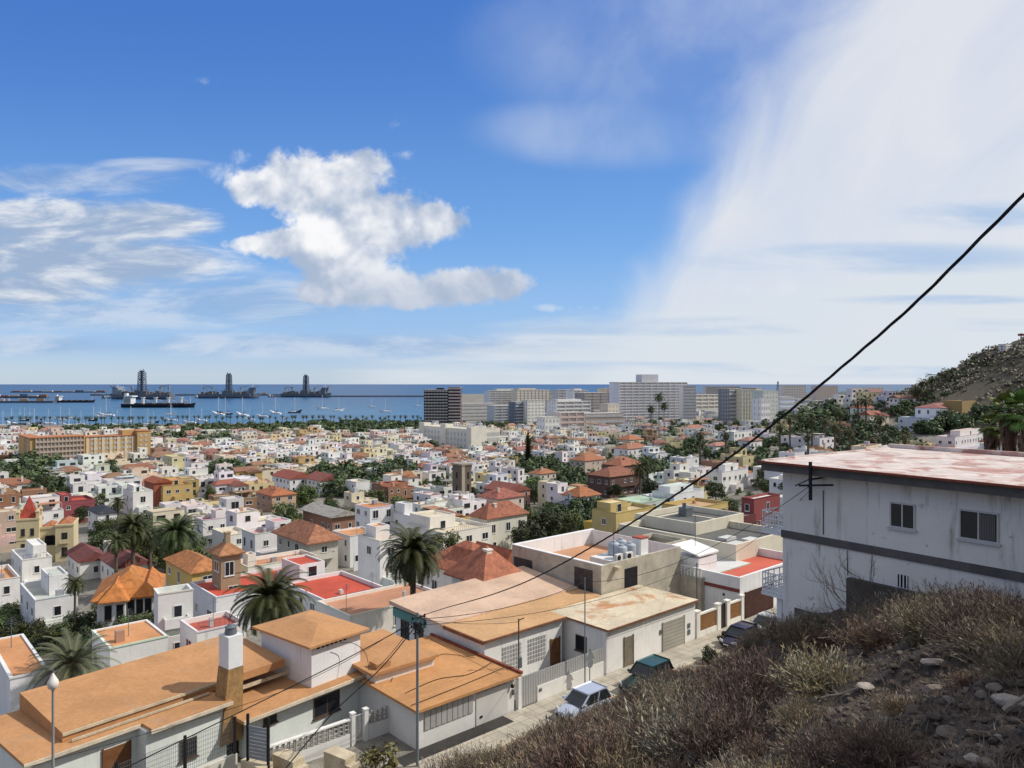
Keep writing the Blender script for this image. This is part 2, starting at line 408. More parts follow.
# ---------------------------------------------------------------- ground sheet, sea, street
def make_ground():
    rings = [0.0] ; r = 1.6
    while r < 6500: rings.append(r); r *= 1.0165 if r < 120 else 1.022
    rings += [9000]
    angs = [-180 + i * 10 for i in range(12)]
    a = -60.0
    while a < 58: angs.append(a); a += .32
    angs += [58 + i * 9 for i in range(14)]
    n = len(angs); V = [(0, 0, ground(0, 0))]; C = [(.1, .08, .06)]
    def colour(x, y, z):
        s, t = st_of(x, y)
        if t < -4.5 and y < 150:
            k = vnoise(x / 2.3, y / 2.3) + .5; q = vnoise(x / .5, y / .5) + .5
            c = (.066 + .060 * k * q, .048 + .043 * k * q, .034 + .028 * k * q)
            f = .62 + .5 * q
            if math.hypot(x - 9.5, (y - 13) * .7) < 7: f *= .72  # dark earth, with the shadow on this slope painted into its colour
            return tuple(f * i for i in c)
        if x > 190 and z > -30 and y > 230:
            k = vnoise(x / 16, y / 16) + vnoise(x / 5, y / 5) * .5 + .5
            return (.072 + .035 * k, .064 + .026 * k, .045 + .018 * k)
        k = vnoise(x / 9, y / 9) + .5
        return (.16 + .12 * k, .15 + .11 * k, .13 + .09 * k)
    for r in rings[1:]:
        for a in angs:
            x, y = r * math.sin(R(a)), r * math.cos(R(a))
            z = ground(x, y) if r < 6400 else -62
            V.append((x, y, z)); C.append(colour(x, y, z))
    fs = [(0, 1 + (i + 1) % n, 1 + i) for i in range(n)]
    for k in range(len(rings) - 2):
        for i in range(n):
            j = (i + 1) % n; b = 1 + k * n
            fs.append((b + i, b + j, b + n + j, b + n + i))
    me = bpy.data.meshes.new('ground'); me.from_pydata(V, [], fs)
    at_ = me.color_attributes.new('Col', 'FLOAT_COLOR', 'POINT'); buf = []
    for c in C: buf.extend((*c, 1))
    at_.data.foreach_set('color', buf); me.polygons.foreach_set('use_smooth', [True] * len(me.polygons)); me.update()
    me.materials.append(mat('ground_soil', src='attr', var=.3, scale=1.1, fine=.35, bump=1.0, bscale=4, blotch=((.22, .18, .14), 2.3, .62, .6)))
    o = put('ground', me); tag(o, kind='structure')
make_ground()
def make_sea():
    m = bpy.data.materials.new('sea_water'); m.use_nodes = True; t = NT(m.node_tree); b = t.n['Principled BSDF']
    geo = t.new('ShaderNodeNewGeometry')
    mp = t.new('ShaderNodeMapping'); mp.inputs['Scale'].default_value = (.0012, .006, 1); t.link(geo.outputs['Position'], mp.inputs[0])
    n = t.noise(mp.outputs[0], 1.0, 6, .6, .4)
    sp = t.new('ShaderNodeSeparateXYZ'); t.link(geo.outputs['Position'], sp.inputs[0])
    c = t.mix(t.ramp(n, .3, .7), (.030, .125, .235), (.050, .165, .290))
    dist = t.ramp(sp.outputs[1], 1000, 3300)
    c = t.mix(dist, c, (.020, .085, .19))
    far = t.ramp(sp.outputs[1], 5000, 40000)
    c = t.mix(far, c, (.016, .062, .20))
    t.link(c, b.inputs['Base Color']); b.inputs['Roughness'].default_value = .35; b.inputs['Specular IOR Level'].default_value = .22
    mp2 = t.new('ShaderNodeMapping'); mp2.inputs['Scale'].default_value = (.03, .09, 1); t.link(geo.outputs['Position'], mp2.inputs[0])
    nb = t.noise(mp2.outputs[0], 1, 3)
    bp = t.new('ShaderNodeBump'); bp.inputs['Strength'].default_value = .5; bp.inputs['Distance'].default_value = 2.0; t.link(nb, bp.inputs['Height']); t.link(bp.outputs[0], b.inputs['Normal'])
    o = MB().quad([(-120000, 300, ZSEA), (120000, 300, ZSEA), (120000, 120000, ZSEA), (-120000, 120000, ZSEA)]).build('sea', m); tag(o, kind='structure')
make_sea()
def strip(name, m, s0, s1, t0, t1, dz, step=2.0, kind='structure'):
    n = max(1, int((s1 - s0) / step)); mb = MB()
    for i in range(n):
        a, b = s0 + (s1 - s0) * i / n, s0 + (s1 - s0) * (i + 1) / n
        P = [xy_of(a, t0), xy_of(b, t0), xy_of(b, t1), xy_of(a, t1)]
        mb.quad([(p[0], p[1], -22 + dz) for p in P])
    o = mb.build(name, m); tag(o, kind=kind); return o
def paving_mat():
    m = mat('paving_slabs', (.46, .42, .34), var=.18, scale=.7, fine=.1, blotch=((.30, .26, .2), .8, .58, .5)); t = NT(m.node_tree)
    b = t.n['Principled BSDF']; src = b.inputs['Base Color'].links[0].from_socket
    geo = t.new('ShaderNodeNewGeometry'); mp = t.new('ShaderNodeMapping'); mp.inputs['Rotation'].default_value = (0, 0, -PHI); t.link(geo.outputs['Position'], mp.inputs[0])
    br = t.new('ShaderNodeTexBrick'); br.offset = .0; br.inputs['Scale'].default_value = 1.0; br.inputs['Brick Width'].default_value = .9; br.inputs['Row Height'].default_value = .75
    br.inputs['Mortar Size'].default_value = .022; br.inputs['Color1'].default_value = (1, 1, 1, 1); br.inputs['Color2'].default_value = (.86, .86, .86, 1); br.inputs['Mortar'].default_value = (.55, .5, .45, 1)
    t.link(mp.outputs[0], br.inputs['Vector']); t.link(t.mix(1.0, src, br.outputs['Color'], 'MULTIPLY'), b.inputs['Base Color']); return m
strip('road', mat('asphalt', (.30, .26, .20), var=.2, scale=.6, fine=.15), -34, 60, -5.2, -2.9, .03)
strip('pavement', paving_mat(), -12, 60, -2.9, -.02, .10)
strip('shade_strip', mat('painted_shade', (.045, .043, .04), var=.25, scale=.8, fine=.15), -9.6, -1.1, -1.15, -.02, .106)  # dark strip painted for the shadow band before the garage wall
kb = MB()
P = [xy_of(s, t) for s, t in ((-12, -3.05), (60, -3.05), (60, -2.902), (-12, -2.902))]
kb.prism(P, -22.2, -21.88); tag(kb.build('kerb', CONC), kind='structure')
# ---------------------------------------------------------------- windows
def window_mesh(w, h, mull=1, frame=FRAME, sill=True, rail=0, depth=.05):
    """faces -y, centred in x, z from 0; the glass is set a little behind the frame's face"""
    key = ('win', round(w, 2), round(h, 2), mull, frame.name, rail)
    if key in KIDS: return KIDS[key]
    mb = MB(); f = .07
    mb.box(-w / 2, w / 2, -depth, .02, 0, f); mb.box(-w / 2, w / 2, -depth, .02, h - f, h)
    mb.box(-w / 2, -w / 2 + f, -depth, .02, f, h - f); mb.box(w / 2 - f, w / 2, -depth, .02, f, h - f)
    for i in range(mull):
        x = -w / 2 + w * (i + 1) / (mull + 1); mb.box(x - .03, x + .03, -depth, .02, f, h - f)
    if sill: mb.box(-w / 2 - .08, w / 2 + .08, -depth - .07, .02, -.08, -.002)
    mb.quad([(-w / 2 + f, -.02, f), (w / 2 - f, -.02, f), (w / 2 - f, -.02, h - f), (-w / 2 + f, -.02, h - f)], 1)
    KIDS[key] = mb.mesh('window', [frame, GLASS]); return KIDS[key]
FACE = {'y0': 0.0, 'x0': -math.pi / 2, 'x1': math.pi / 2, 'y1': math.pi}
def add_window(root, face, off, base, z, w, h, mull=1, frame=FRAME, name='window'):
    """off runs along the face, base is the face's own plane"""
    loc = {'y0': (off, base - .004, z), 'x0': (base - .004, off, z), 'x1': (base + .004, off, z), 'y1': (off, base + .004, z)}[face]
    return put(name, window_mesh(w, h, mull, frame), root, loc, FACE[face])
# ---------------------------------------------------------------- general house, local x along the street, y away from it
WHITES = [(.80, .79, .76), (.83, .82, .80), (.78, .76, .71), (.76, .77, .77)]
def corner(uL, uF, uR, v, h, phi=PHI, p=None):
    """the nearest roof corner F seen at (uF, v) over the terrain, and the two wall lengths that reach uL and uR"""
    f = p if p is not None else hit(uF, v, h, 40)
    cx, cy = math.cos(phi), math.sin(phi)
    def ln(u, dx, dy):
        a = (u - 512) / F; den = dx - a * dy
        return max(2.5, (a * f.y - f.x) / den) if abs(den) > 1e-4 else 8
    return f, ln(uR, cx, cy), ln(uL, -cy, cx)
KEEP = []; HOUSES = []                     # (x, y, radius) footprints
def house(label, spec, roof='flat', wall=(.8, .79, .76), rcol=(.5, .24, .12), floors=2, box=None, par=.7, over=.4, rise=None, group=None, wins=True, fr=FRAME, d=None, w=None, phi=PHI, band=None, cat='house', name='house', loc=None, balc=False, gable_along=None, seed=None, boxcol=None):
    rn = random.Random(sum(ord(c) * (i + 3) for i, c in enumerate(label)) if seed is None else seed)
    if loc is None:
        uL, uF, uR, v, h = spec
        f, W, D = corner(uL, uF, uR, v, h, phi)
        W = min(w or W, 45); D = min(d or D, 45)
        if d is None: D = min(D, 11 if uF < 172 else 16)
        zb = f.z - h; x, y = f.x, f.y
    else:
        x, y, zb, W, D, h = loc
    root = empty(name, (x, y, zb), phi, label, cat, group)
    cxx, cyy = x + math.cos(phi) * W / 2 - math.sin(phi) * D / 2, y + math.sin(phi) * W / 2 + math.cos(phi) * D / 2
    HOUSES.append((cxx, cyy, W, D, phi))
    if spec is not None: KEEP.append((spec[0], spec[2], spec[3] - 3, px((x, y, zb))[1], y))
    mb = MB(); rf = MB()
    if roof == 'flat':
        mb.shell(0, W, 0, D, -4, h - par, h); rf.flat(.12, W - .12, .12, D - .12, h - par)
        if box:
            bx0, bx1, by0, by1, bh = box
            bx0, bx1, by0, by1 = bx0 * W, bx1 * W, by0 * D, by1 * D
            bx0 += .23; by0 += .23; bx1 -= .23; by1 -= .23
            mb.shell(bx0, bx1, by0, by1, h - par - .3, h - par + bh - .25, h - par + bh, .18); rf.flat(bx0 + .1, bx1 - .1, by0 + .1, by1 - .1, h - par + bh - .25)
            if wins and bx1 - bx0 > 2.4:
                add_window(root, 'y0', (bx0 + bx1) / 2, by0, h - par + .25, min(1.3, (bx1 - bx0) * .4), min(1.6, bh - .6), 0, fr)
    else:
        mb.box(0, W, 0, D, -4, h, top=True)
        if roof == 'gable':
            al = gable_along or ('x' if W >= D else 'y'); rs = rise or .22 * min(W, D)
            rf.hip(-over, W + over, -over, D + over, h + .02, rs, gable=True, along=al)
            k = rs * (1 - over / (D / 2 + over)) if al == 'x' else rs * (1 - over / (W / 2 + over))
            for q in ((0, W) if al == 'x' else (0, D)):
                tri = [(q, 0, h), (q, D, h), (q, D / 2, h + k)] if al == 'x' else [(0, q, h), (W, q, h), (W / 2, q, h + k)]
                mb.quad(tri)
        else:
            rf.hip(-over, W + over, -over, D + over, h + .02, rise or .26 * min(W, D))
    if band: mb.box(-.05, W + .05, -.05, .0, h - par - .55, h - par - .25, 1)
    put('wall', mb.mesh('wall', [PLASTER, OCOL]), root, color=wall)
    if roof != 'flat': rcol = tuple(c * k_ for c, k_ in zip(rcol, (.80, .84, .95)))
    put('roof', rf.mesh('roof', [TERR if roof == 'flat' else TILE]), root, color=rcol)
    if wins:
        fh = (h - (par if roof == 'flat' else .2)) / floors
        for face, ln in (('y0', W), ('x0', D)):
            n = max(1, int(ln / 3.1))
            for k in range(floors):
                for i in range(n):
                    if rn.random() < .16: continue
                    o = ln * (i + .5) / n + rn.uniform(-.25, .25)
                    ww, hh, mu = rn.choice([(1.1, 1.2, 1), (.9, 1.3, 0), (1.5, 1.3, 1), (1.2, 1.2, 1)])
                    ww = min(ww, ln * .5); hh = min(hh, fh * .55)
                    zz = k * fh + fh * .33
                    if k and rn.random() < .2: zz -= .5; hh += .6
                    add_window(root, face, o, 0, zz, ww, hh, mu, fr)
    if spec is not None and roof == 'flat' and wins:
        q = MB(); kx = MB()
        for _ in range(rn.choice([2, 3, 4])):
            if W < 3 or D < 3: break
            cx, cy, kk = rn.uniform(.6, W - 1.6), rn.uniform(.6, D - 1.6), rn.uniform(.35, .95)
            hh = rn.uniform(.3, 1.1); kx.box(cx, cx + kk, cy, cy + kk * rn.uniform(.6, 1.3), h - par + .01, h - par + hh)
            break
        if kx.f: put('roof_box', kx.mesh('roof_box', [OCOL]), root, color=rn.choice([(.5, .5, .5), (.32, .33, .35), (.6, .58, .52), (.42, .25, .17)]))
        q.box(-.06, W + .06, -.07, -.003, h - .1, h + .06); q.box(-.07, -.003, .0, D, h - .1, h + .06)
        put('coping', q.mesh('coping', [PLASTER]), root, color=tuple(c * rn.choice([.8, 1.0, .9]) for c in wall))
        if h > 5 and rn.random() < .75:
            a0, a1 = sorted((rn.uniform(0, .45) * W, rn.uniform(.55, 1.0) * W)); dp, hh = rn.uniform(1.6, 3.0), rn.uniform(2.7, 3.3)
            an = MB(); an.shell(a0, a1, -dp, -.006, -4, hh - .7, hh, .18); ao = put('annex', an.mesh('annex', [PLASTER]), root, color=tuple(c * rn.uniform(.85, 1.0) for c in wall))
            put('annex_roof', MB().flat(a0 + .1, a1 - .1, -dp + .1, -.02, hh - .66).mesh('annex_roof', [TERR]), ao, color=tuple(c * rn.uniform(.75, 1.05) for c in rcol))
            o2 = put('window', window_mesh(1.2, 1.3, 1, fr), ao, ((a0 + a1) / 2, -dp - .004, .9))
        if rn.random() < .6:
            gw = MB(); gw.box(-1.6, W + 1.2, -4.2, -4.05, -3, rn.uniform(1.2, 2.0)); put('garden_wall', gw.mesh('garden_wall', [PLASTER]), root, color=tuple(c * .92 for c in wall))
        if rn.random() < .5:
            rl = MB()
            for i in range(int(W / .5)): rl.box(.2 + i * .5, .23 + i * .5, .05, .08, h + .005, h + .75)
            rl.box(.1, W - .1, .04, .09, h + .755, h + .8); put('terrace_railing', rl.mesh('terrace_railing', [METAL]), root)
        if rn.random() < .5:
            ar = MB(); ax, ay = rn.uniform(.8, W - .8), rn.uniform(.8, D - .8); ar.tube((ax, ay, h - par), (ax, ay, h + 2.4), .03, n=5)
            for i in range(4): ar.bar((ax - .5 + .08 * i, ay, h + 1.9 + .15 * i), (ax + .5 - .08 * i, ay, h + 1.9 + .15 * i), .025, .025)
            put('aerial', ar.mesh('aerial', [METAL]), root)
    if roof == 'hip' and spec is not None and rn.random() < .5:
        cm = MB(); cx = W * rn.uniform(.25, .4); cm.box(cx, cx + .6, D * .3, D * .3 + .6, h, h + 2.4); cm.box(cx - .07, cx + .67, D * .3 - .07, D * .3 + .67, h + 2.41, h + 2.55); put('chimney', cm.mesh('chimney', [PLASTER]), root, color=wall)
    if balc:
        bb = MB(); fh = h / floors; bb.box(W * .15, W * .85, -1.1, -.006, fh - .15, fh); bb.box(W * .15, W * .85, -1.1, -1.0, fh, fh + .9)
        bb.box(W * .15, W * .15 + .1, -1.0, -.006, fh, fh + .9); bb.box(W * .85 - .1, W * .85, -1.0, -.006, fh, fh + .9)
        put('balcony', bb.mesh('balcony', [PLASTER]), root, color=wall)
    return root, W, D, h
# ================================================================ the houses along the street
ORANGE = L(205, 128, 66); ORANGE = (.47, .245, .11)
WHT = (.80, .79, .75); GREYW = (.74, .74, .72)
def root_st(name, s, t, label, cat, rot=0.0, z=-22.0):
    x, y = xy_of(s, t); return empty(name, (x, y, z), PHI + rot, label, cat)
def pmesh(name, mb, mats, root, color=None, smooth=False): return put(name, mb.mesh(name, mats, smooth), root, color=color)
def door(root, face, off, base, z, w, h, m=WOOD, name='door', handle=True, ribs=0):
    mb = MB(); mb.box(-w / 2, w / 2, -.03, .05, 0, h)
    mb.box(-w / 2 - .08, -w / 2 - .004, -.06, .05, 0, h + .08); mb.box(w / 2 + .004, w / 2 + .08, -.06, .05, 0, h + .08)
    for i in range(ribs):
        zz = h * (i + .5) / ribs; mb.box(-w / 2 + .02, w / 2 - .02, -.05, -.031, zz, zz + h / ribs * .6)
    o = put(name, mb.mesh(name, m), root, {'y0': (off, base - .03, z), 'x0': (base - .03, off, z)}[face], FACE[face])
    if handle:
        hb = MB().tube((w * .36, -.09, h * .48), (w * .36, -.03, h * .48), .03, n=6); put('handle', hb.mesh('handle', METAL), o)
    return o
def wall_lamp(): pass
# --- 1: the long orange-roofed house with chimney and roof tower (rotated a little from the street)
r = root_st('house', -26.9, 5.2, 'long low white house with wide orange roof, tapered chimney and white roof tower', 'house', R(9))
HOUSES.append((*xy_of(-18, 9), 26, 12, PHI))
w = MB()
w.box(.35, 5.3, .4, 6.7, -3, 3.62); w.box(5.3, 9.9, -.75, 6.7, -3, 3.62)
w.box(10.9, 19.2, -1.4, 5.5, -3, 2.6); w.box(9.9, 10.9, 1.2, 6.2, -3, 2.62)
pmesh('wall', w, PLASTER, r, (.70, .74, .70))
lo = MB()
lo.prism([(-.1, 0), (5.45, 0), (5.45, -1.2), (10.0, -1.2), (10.0, 7.0), (-.1, 7.0)], 3.63, 3.8, mtop=0)
pmesh('lower_roof', lo, TERR, r, ORANGE)
g = MB(); g.box(-.12, 5.33, -.09, -.01, 3.62, 3.8); g.box(5.35, 10.0, -1.29, -1.205, 3.62, 3.8); pmesh('gutter', g, mat('cream_gutter', (.6, .52, .4), var=.2, scale=2), r)
up = MB()
V = [(1.9, .95, 3.82), (17.2, .95, 3.82), (17.2, 7.0, 3.82), (1.9, 7.0, 3.82), (1.9, .95, 4.28), (14.9, .95, 4.28), (17.2, 7.0, 4.75), (1.9, 7.0, 4.75)]
V[1] = (14.9, .95, 3.82); V[2] = (14.9, 7.0, 3.82); V[6] = (14.9, 7.0, 4.75)
up.faces(V, [(0, 1, 5, 4), (1, 2, 6, 5), (2, 3, 7, 6), (3, 0, 4, 7), (4, 5, 6, 7)])
pmesh('upper_roof', up, TERR, r, ORANGE)
cap = MB(); cap.bar((1.9, .92, 4.2), (10.2, .92, 4.2), .12, .14); cap.bar((2.2, .6, 3.9), (9.6, .6, 3.9), .1, .12)
pmesh('roof_edging', cap, CONC, r)
fr_ = MB(); fr_.prism([(10.15, -2.1), (19.4, -2.1), (19.4, 5.4), (10.15, 5.4)], 2.63, 2.82); pmesh('front_roof', fr_, TERR, r, ORANGE)
g = MB(); g.box(10.15, 19.4, -2.2, -2.105, 2.64, 2.83); pmesh('gutter', g, mat('cream_gutter'), r)
g = MB(); g.bar((10.4, 1.2, 3.3), (15.3, 1.2, 3.3), .16, .2); g.bar((10.4, 2.6, 3.9), (15.3, 2.6, 3.9), .16, .2); pmesh('roof_edging', g, CONC, r)
tw = MB(); tw.box(15.4, 19.3, -1.2, 4.4, 2.5, 5.45); tower = pmesh('roof_tower', tw, PLASTER, r, (.78, .79, .80))
tr = MB(); tr.hip(14.95, 19.75, -1.65, 4.85, 5.58, .42, th=.14); put('tower_roof', tr.mesh('tower_roof', TERR), tower, color=ORANGE)
ch = MB()
ch.faces([(9.45, -.95, -.5 + 1.8), (10.75, -.95, -.5 + 1.8), (10.75, .3, 1.3), (9.45, .3, 1.3), (9.95, -.85, 5.5), (10.9, -.85, 5.5), (10.9, .25, 5.5), (9.95, .25, 5.5)], [(0, 1, 5, 4), (1, 2, 6, 5), (2, 3, 7, 6), (3, 0, 4, 7)])
chim = pmesh('chimney', ch, mat('brown_stucco', (.33, .20, .085), var=.25, scale=2.5, bump=.6, bscale=9, fine=.2), r)
ct = MB(); ct.box(9.97, 10.88, -.83, .23, 5.502, 7.35); put('chimney_top', ct.mesh('chimney_top', PLASTER), chim, color=(.74, .76, .77))
cp = MB(); cp.lathe([(.30, 7.36), (.36, 7.42), (.30, 7.75), (.36, 7.78), (.1, 7.95), (.01, 7.96)], 14, (10.42, -.3)); put('chimney_cowl', cp.mesh('chimney_cowl', METAL), chim)
door(r, 'y0', 4.3, .4, 0.3, 1.3, 2.6, WOOD)
add_window(r, 'y0', 2.2, .4, 1.0, .9, .7, 0, DFRAME)
add_window(r, 'y0', 16.4, -1.4, .9, 2.0, 1.25, 1, DFRAME); add_window(r, 'y0', 12.3, -1.4, 1.75, .9, .45, 0, DFRAME); add_window(r, 'x0', .2, 10.9, .3, 1.1, 2.0, 0, DFRAME)
add_window(r, 'y0', 7.6, -.75, 1.3, 1.0, 1.1, 1, DFRAME)
for i in range(7): put('vent_slot', MB().box(15.8 + i * .35, 16.0 + i * .35, -1.24, -1.206, 5.15, 5.25).mesh('vent_slot', DARK), tower)
# --- 2: orange garage house on the street
r = root_st('house', -8.2, 0, 'flat orange-roofed garage house fronting the street beside the utility pole', 'house')
HOUSES.append((*xy_of(-4, 5), 10, 12, PHI))
w = MB(); w.box(.35, 8.2, .1, 9.7, -3, 2.42); w.box(.35, 5.0, 4.8, 11.3, 2.4, 3.2); pmesh('wall', w, PLASTER, r, (.73, .72, .69))
rf = MB(); rf.box(0, 8.5, -.35, 10.0, 2.43, 2.6); pmesh('roof', rf, TERR, r, (.52, .265, .11))
rf = MB(); rf.box(-.1, 5.2, 4.5, 11.6, 3.21, 3.4); rf.box(.5, 1.6, 4.9, 5.8, 3.402, 3.75); pmesh('rear_roof', rf, TERR, r, ORANGE)
e = MB(); e.bar((8.5, -.35, 2.66), (8.5, 10, 2.66), .22, .16); pmesh('roof_edging', e, mat('red_coping', (.22, .06, .035), var=.3, scale=2), r)
p_ = MB()
for i in range(9): p_.box(.9 + i * .42, .9 + i * .42 + .36, .03, .095, 1.05, 2.25)
pmesh('ribbed_panel', p_, mat('aluminium_sheet', (.46, .46, .45), rough=.5, var=.12, metal=.3), r)
gd = MB(); gd.box(4.9, 7.6, .05, .096, .02, 2.1); g_ = pmesh('garage_door', gd, mat('pale_metal_door', (.60, .59, .56), rough=.55, var=.08), r)
h_ = MB().box(5.2, 5.4, .0, .046, .5, .62); put('lock', h_.mesh('lock', BLACK), g_)
wl = MB().lathe([(.01, 1.72), (.1, 1.75), (.12, 1.9), (.02, 2.02)], 10, (7.9, -.08)); pmesh('wall_lamp', wl, BLACK, r)
wl = MB().box(8.0, 8.12, -.05, .096, 1.2, 1.55); pmesh('meter_box', wl, METAL, r)
# the low garden wall of pierced blocks in front of the long house
r = root_st('garden_wall', -16.2, 3.2, 'white garden wall topped with pierced grey blocks before the long orange-roofed house', 'wall')
b = MB(); b.box(0, 5.6, 0, .22, -2, .75); b.box(6.9, 8.4, 0, .22, -2, .9); pmesh('wall', b, PLASTER, r, (.72, .72, .70))
b = MB()
for x0, x1 in ((0, 5.6), (6.9, 8.3)):
    n = int((x1 - x0) / .35)
    for i in range(n):
        for j in range(3):
            xx, zz = x0 + i * .35, .77 + (j * .26) + (.15 if x0 > 6 else 0)
            b.box(xx, xx + .30, .04, .18, zz, zz + .05); b.box(xx, xx + .05, .045, .175, zz + .052, zz + .25); b.box(xx + .25, xx + .3, .045, .175, zz + .052, zz + .25)
pmesh('pierced_blocks', b, mat('grey_block', (.42, .41, .39), var=.2, scale=2), r)
b = MB().box(-.05, 5.6, -.03, .25, 1.57, 1.66); pmesh('coping', b, PLASTER, r, (.76, .75, .72))
for x in (5.7, 6.6):
    b = MB().box(x, x + .26, -.03, .25, -2, 1.9); b.box(x - .03, x + .29, -.06, .28, 1.902, 1.98); pmesh('pillar', b, PLASTER, r, (.75, .75, .73))
b = MB()
for i in range(7): b.tube((6.02 + i * .09, .1, .1), (6.02 + i * .09, .1, 1.75), .012, n=5)
b.bar((5.97, .1, .2), (6.6, .1, .2), .03, .03); b.bar((5.97, .1, 1.7), (6.6, .1, 1.7), .03, .03); pmesh('gate', b, WHITEM, r)
# concrete stair blocks below it
for i, (s, t, zt, lab) in enumerate(((-16.9, 1.6, 1.45, 'pale concrete stair block at the fence corner, lowest in the row of three'), (-15.4, .9, 1.55, 'pale concrete stair block between the other two blocks below the garden wall'), (-13.2, -.8, 1.6, 'pale concrete stair block beside the leafy bush, highest of the three'))):
    x, y = xy_of(s, t); mb = MB(); n = 0
    mb.box(0, .85, 0, 1.7, -1.5, zt); mb.box(.05, .8, -.35, -.01, -1.5, zt - .35)
    me = mb.mesh('concrete_block', CONC); o = put('concrete_block', me, None, (x, y, -22), PHI + R(14)); tag(o, lab, 'concrete block', 'stair blocks')
    bv = o.modifiers.new('b', 'BEVEL'); bv.width = .05; bv.segments = 2
# --- courtyard wall with corrugated fence
r = root_st('courtyard_wall', .55, 0, 'white street wall with ribbed grey sheet fence between garage and white house', 'wall')
b = MB(); b.box(1.55, 8.45, 0, .2, -2, 1.15); pmesh('wall', b, PLASTER, r, (.78, .76, .71))
b = MB()
for i in range(36): b.box(.05 + i * .235, .05 + i * .235 + .2, .06, .12, 1.16 if i > 5 else .1, 2.15)
b.bar((.05, .14, 2.1), (8.45, .14, 2.1), .05, .05); pmesh('sheet_fence', b, mat('aluminium_sheet'), r)
b = MB(); b.box(-.25, .04, -.03, .25, -2, 2.2); pmesh('pillar', b, PLASTER, r, (.76, .75, .73))
b = MB().box(1.7, 1.95, -.04, -.004, .75, .95); pmesh('letter_box', b, METAL, r)
# --- house 2: big tan roof behind the courtyard
r = root_st('house', .6, 3.9, 'low white house with broad two-toned tan and pink roof behind the courtyard fence', 'house')
HOUSES.append((*xy_of(7, 10), 16, 14, PHI))
w = MB(); w.box(.2, 8.2, .25, 2.3, -3, 3.4); w.box(.2, 14.8, 2.3, 11.8, -3, 3.4); pmesh('wall', w, PLASTER, r, WHT)
rf = MB(); rf.prism([(-.05, 0), (8.4, 0), (8.4, 2.15), (15, 2.15), (15, 5.2), (-.05, 5.2)], 3.42, 3.6); pmesh('front_roof', rf, TERR, r, (.56, .34, .17))
rf = MB(); rf.faces([(-.25, 4.8, 3.6), (15, 4.8, 3.6), (15, 12.1, 3.6), (-.25, 12.1, 3.6), (-.25, 4.8, 3.72), (15, 4.8, 3.72), (15, 12.1, 4.35), (-.25, 12.1, 3.95)], [(0, 1, 5, 4), (1, 2, 6, 5), (2, 3, 7, 6), (3, 0, 4, 7), (4, 5, 6, 7)]); pmesh('rear_roof', rf, TERR, r, (.58, .41, .30))
e = MB(); e.bar((-.12, .0, 3.5), (-.12, 4.7, 3.5), .16, .24); e.bar((0, -.07, 3.56), (8.4, -.07, 3.56), .14, .12); pmesh('roof_edging', e, mat('brown_coping', (.20, .085, .045), var=.3, scale=2), r)
e = MB(); e.box(-.02, .19, 7.5, 11.9, 2.7, 3.4); pmesh('teal_fascia', e, OCOL, r, (.10, .26, .25))
for o in (8.4, 10.4): add_window(r, 'x0', o, .2, 1.0, 1.2, 1.6, 1, DFRAME)
g = MB()
for i in range(5): g.box(.14, .196, 5.2 + i * .28, 5.34 + i * .28, 1.8, 2.35)
pmesh('wall_vent', g, mat('grey_block'), r)
for k in (0, 1):
    g = MB()
    for i in range(7):
        for j in range(6): g.box(1.9 + k * 2.6 + i * .28, 2.1 + k * 2.6 + i * .28, .20, .246, .8 + j * .32, 1.02 + j * .32)
    pmesh('lattice_window', g, mat('grey_block'), r)
door(r, 'y0', 7.4, .25, .05, .9, 2.0, WOOD)
# --- house 3: white house with black square window
r = root_st('house', 9.2, 0, 'white flat-roofed street house with one black square window and a garage', 'house')
HOUSES.append((*xy_of(15, 3), 13, 8, PHI))
w = MB(); w.box(.15, 11.7, .02, 6.1, -3, 3.28); pmesh('wall', w, PLASTER, r, (.82, .80, .76))
rf = MB(); rf.box(0, 11.85, -.28, 6.2, 3.3, 3.5); ro = pmesh('roof', rf, mat('weathered_roof', (.60, .52, .38), var=.2, scale=.35, fine=.1, blotch=((.44, .19, .07), .33, .50, .85)), r)
e = MB(); e.bar((.0, -.3, 3.46), (11.85, -.3, 3.46), .1, .1); e.bar((-.03, -.3, 3.46), (-.03, 6.2, 3.46), .1, .1); put('roof_edging', e.mesh('roof_edging', mat('brown_coping')), ro)
e = MB(); e.box(.2, 11.65, -.02, .016, 2.75, 3.27); pmesh('fascia', e, PLASTER, r, (.72, .71, .68))
add_window(r, 'x0', 2.6, .15, 1.15, 1.15, 1.2, 0, DFRAME)
door(r, 'y0', 2.75, .02, .1, 1.0, 2.25, mat('grey_wood', (.20, .17, .13), var=.2, scale=3))
door(r, 'y0', 8.6, .02, .08, 2.9, 2.35, mat('grey_garage_door', (.36, .34, .29), rough=.6, var=.1), 'garage_door', False, 8)
b = MB().box(6.7, 6.95, -.05, .016, 1.6, 1.95); pmesh('meter_box', b, METAL, r)
b = MB()
for i in range(3): b.box(10.6, 10.95, -.04, .016, .7 + i * .55, 1.1 + i * .55)
pmesh('meter_box', b.__class__().box(10.6, 10.95, -.04, .016, .7, 1.1), METAL, r); pmesh('meter_box', MB().box(10.6, 10.95, -.04, .016, 1.25, 1.65), METAL, r)
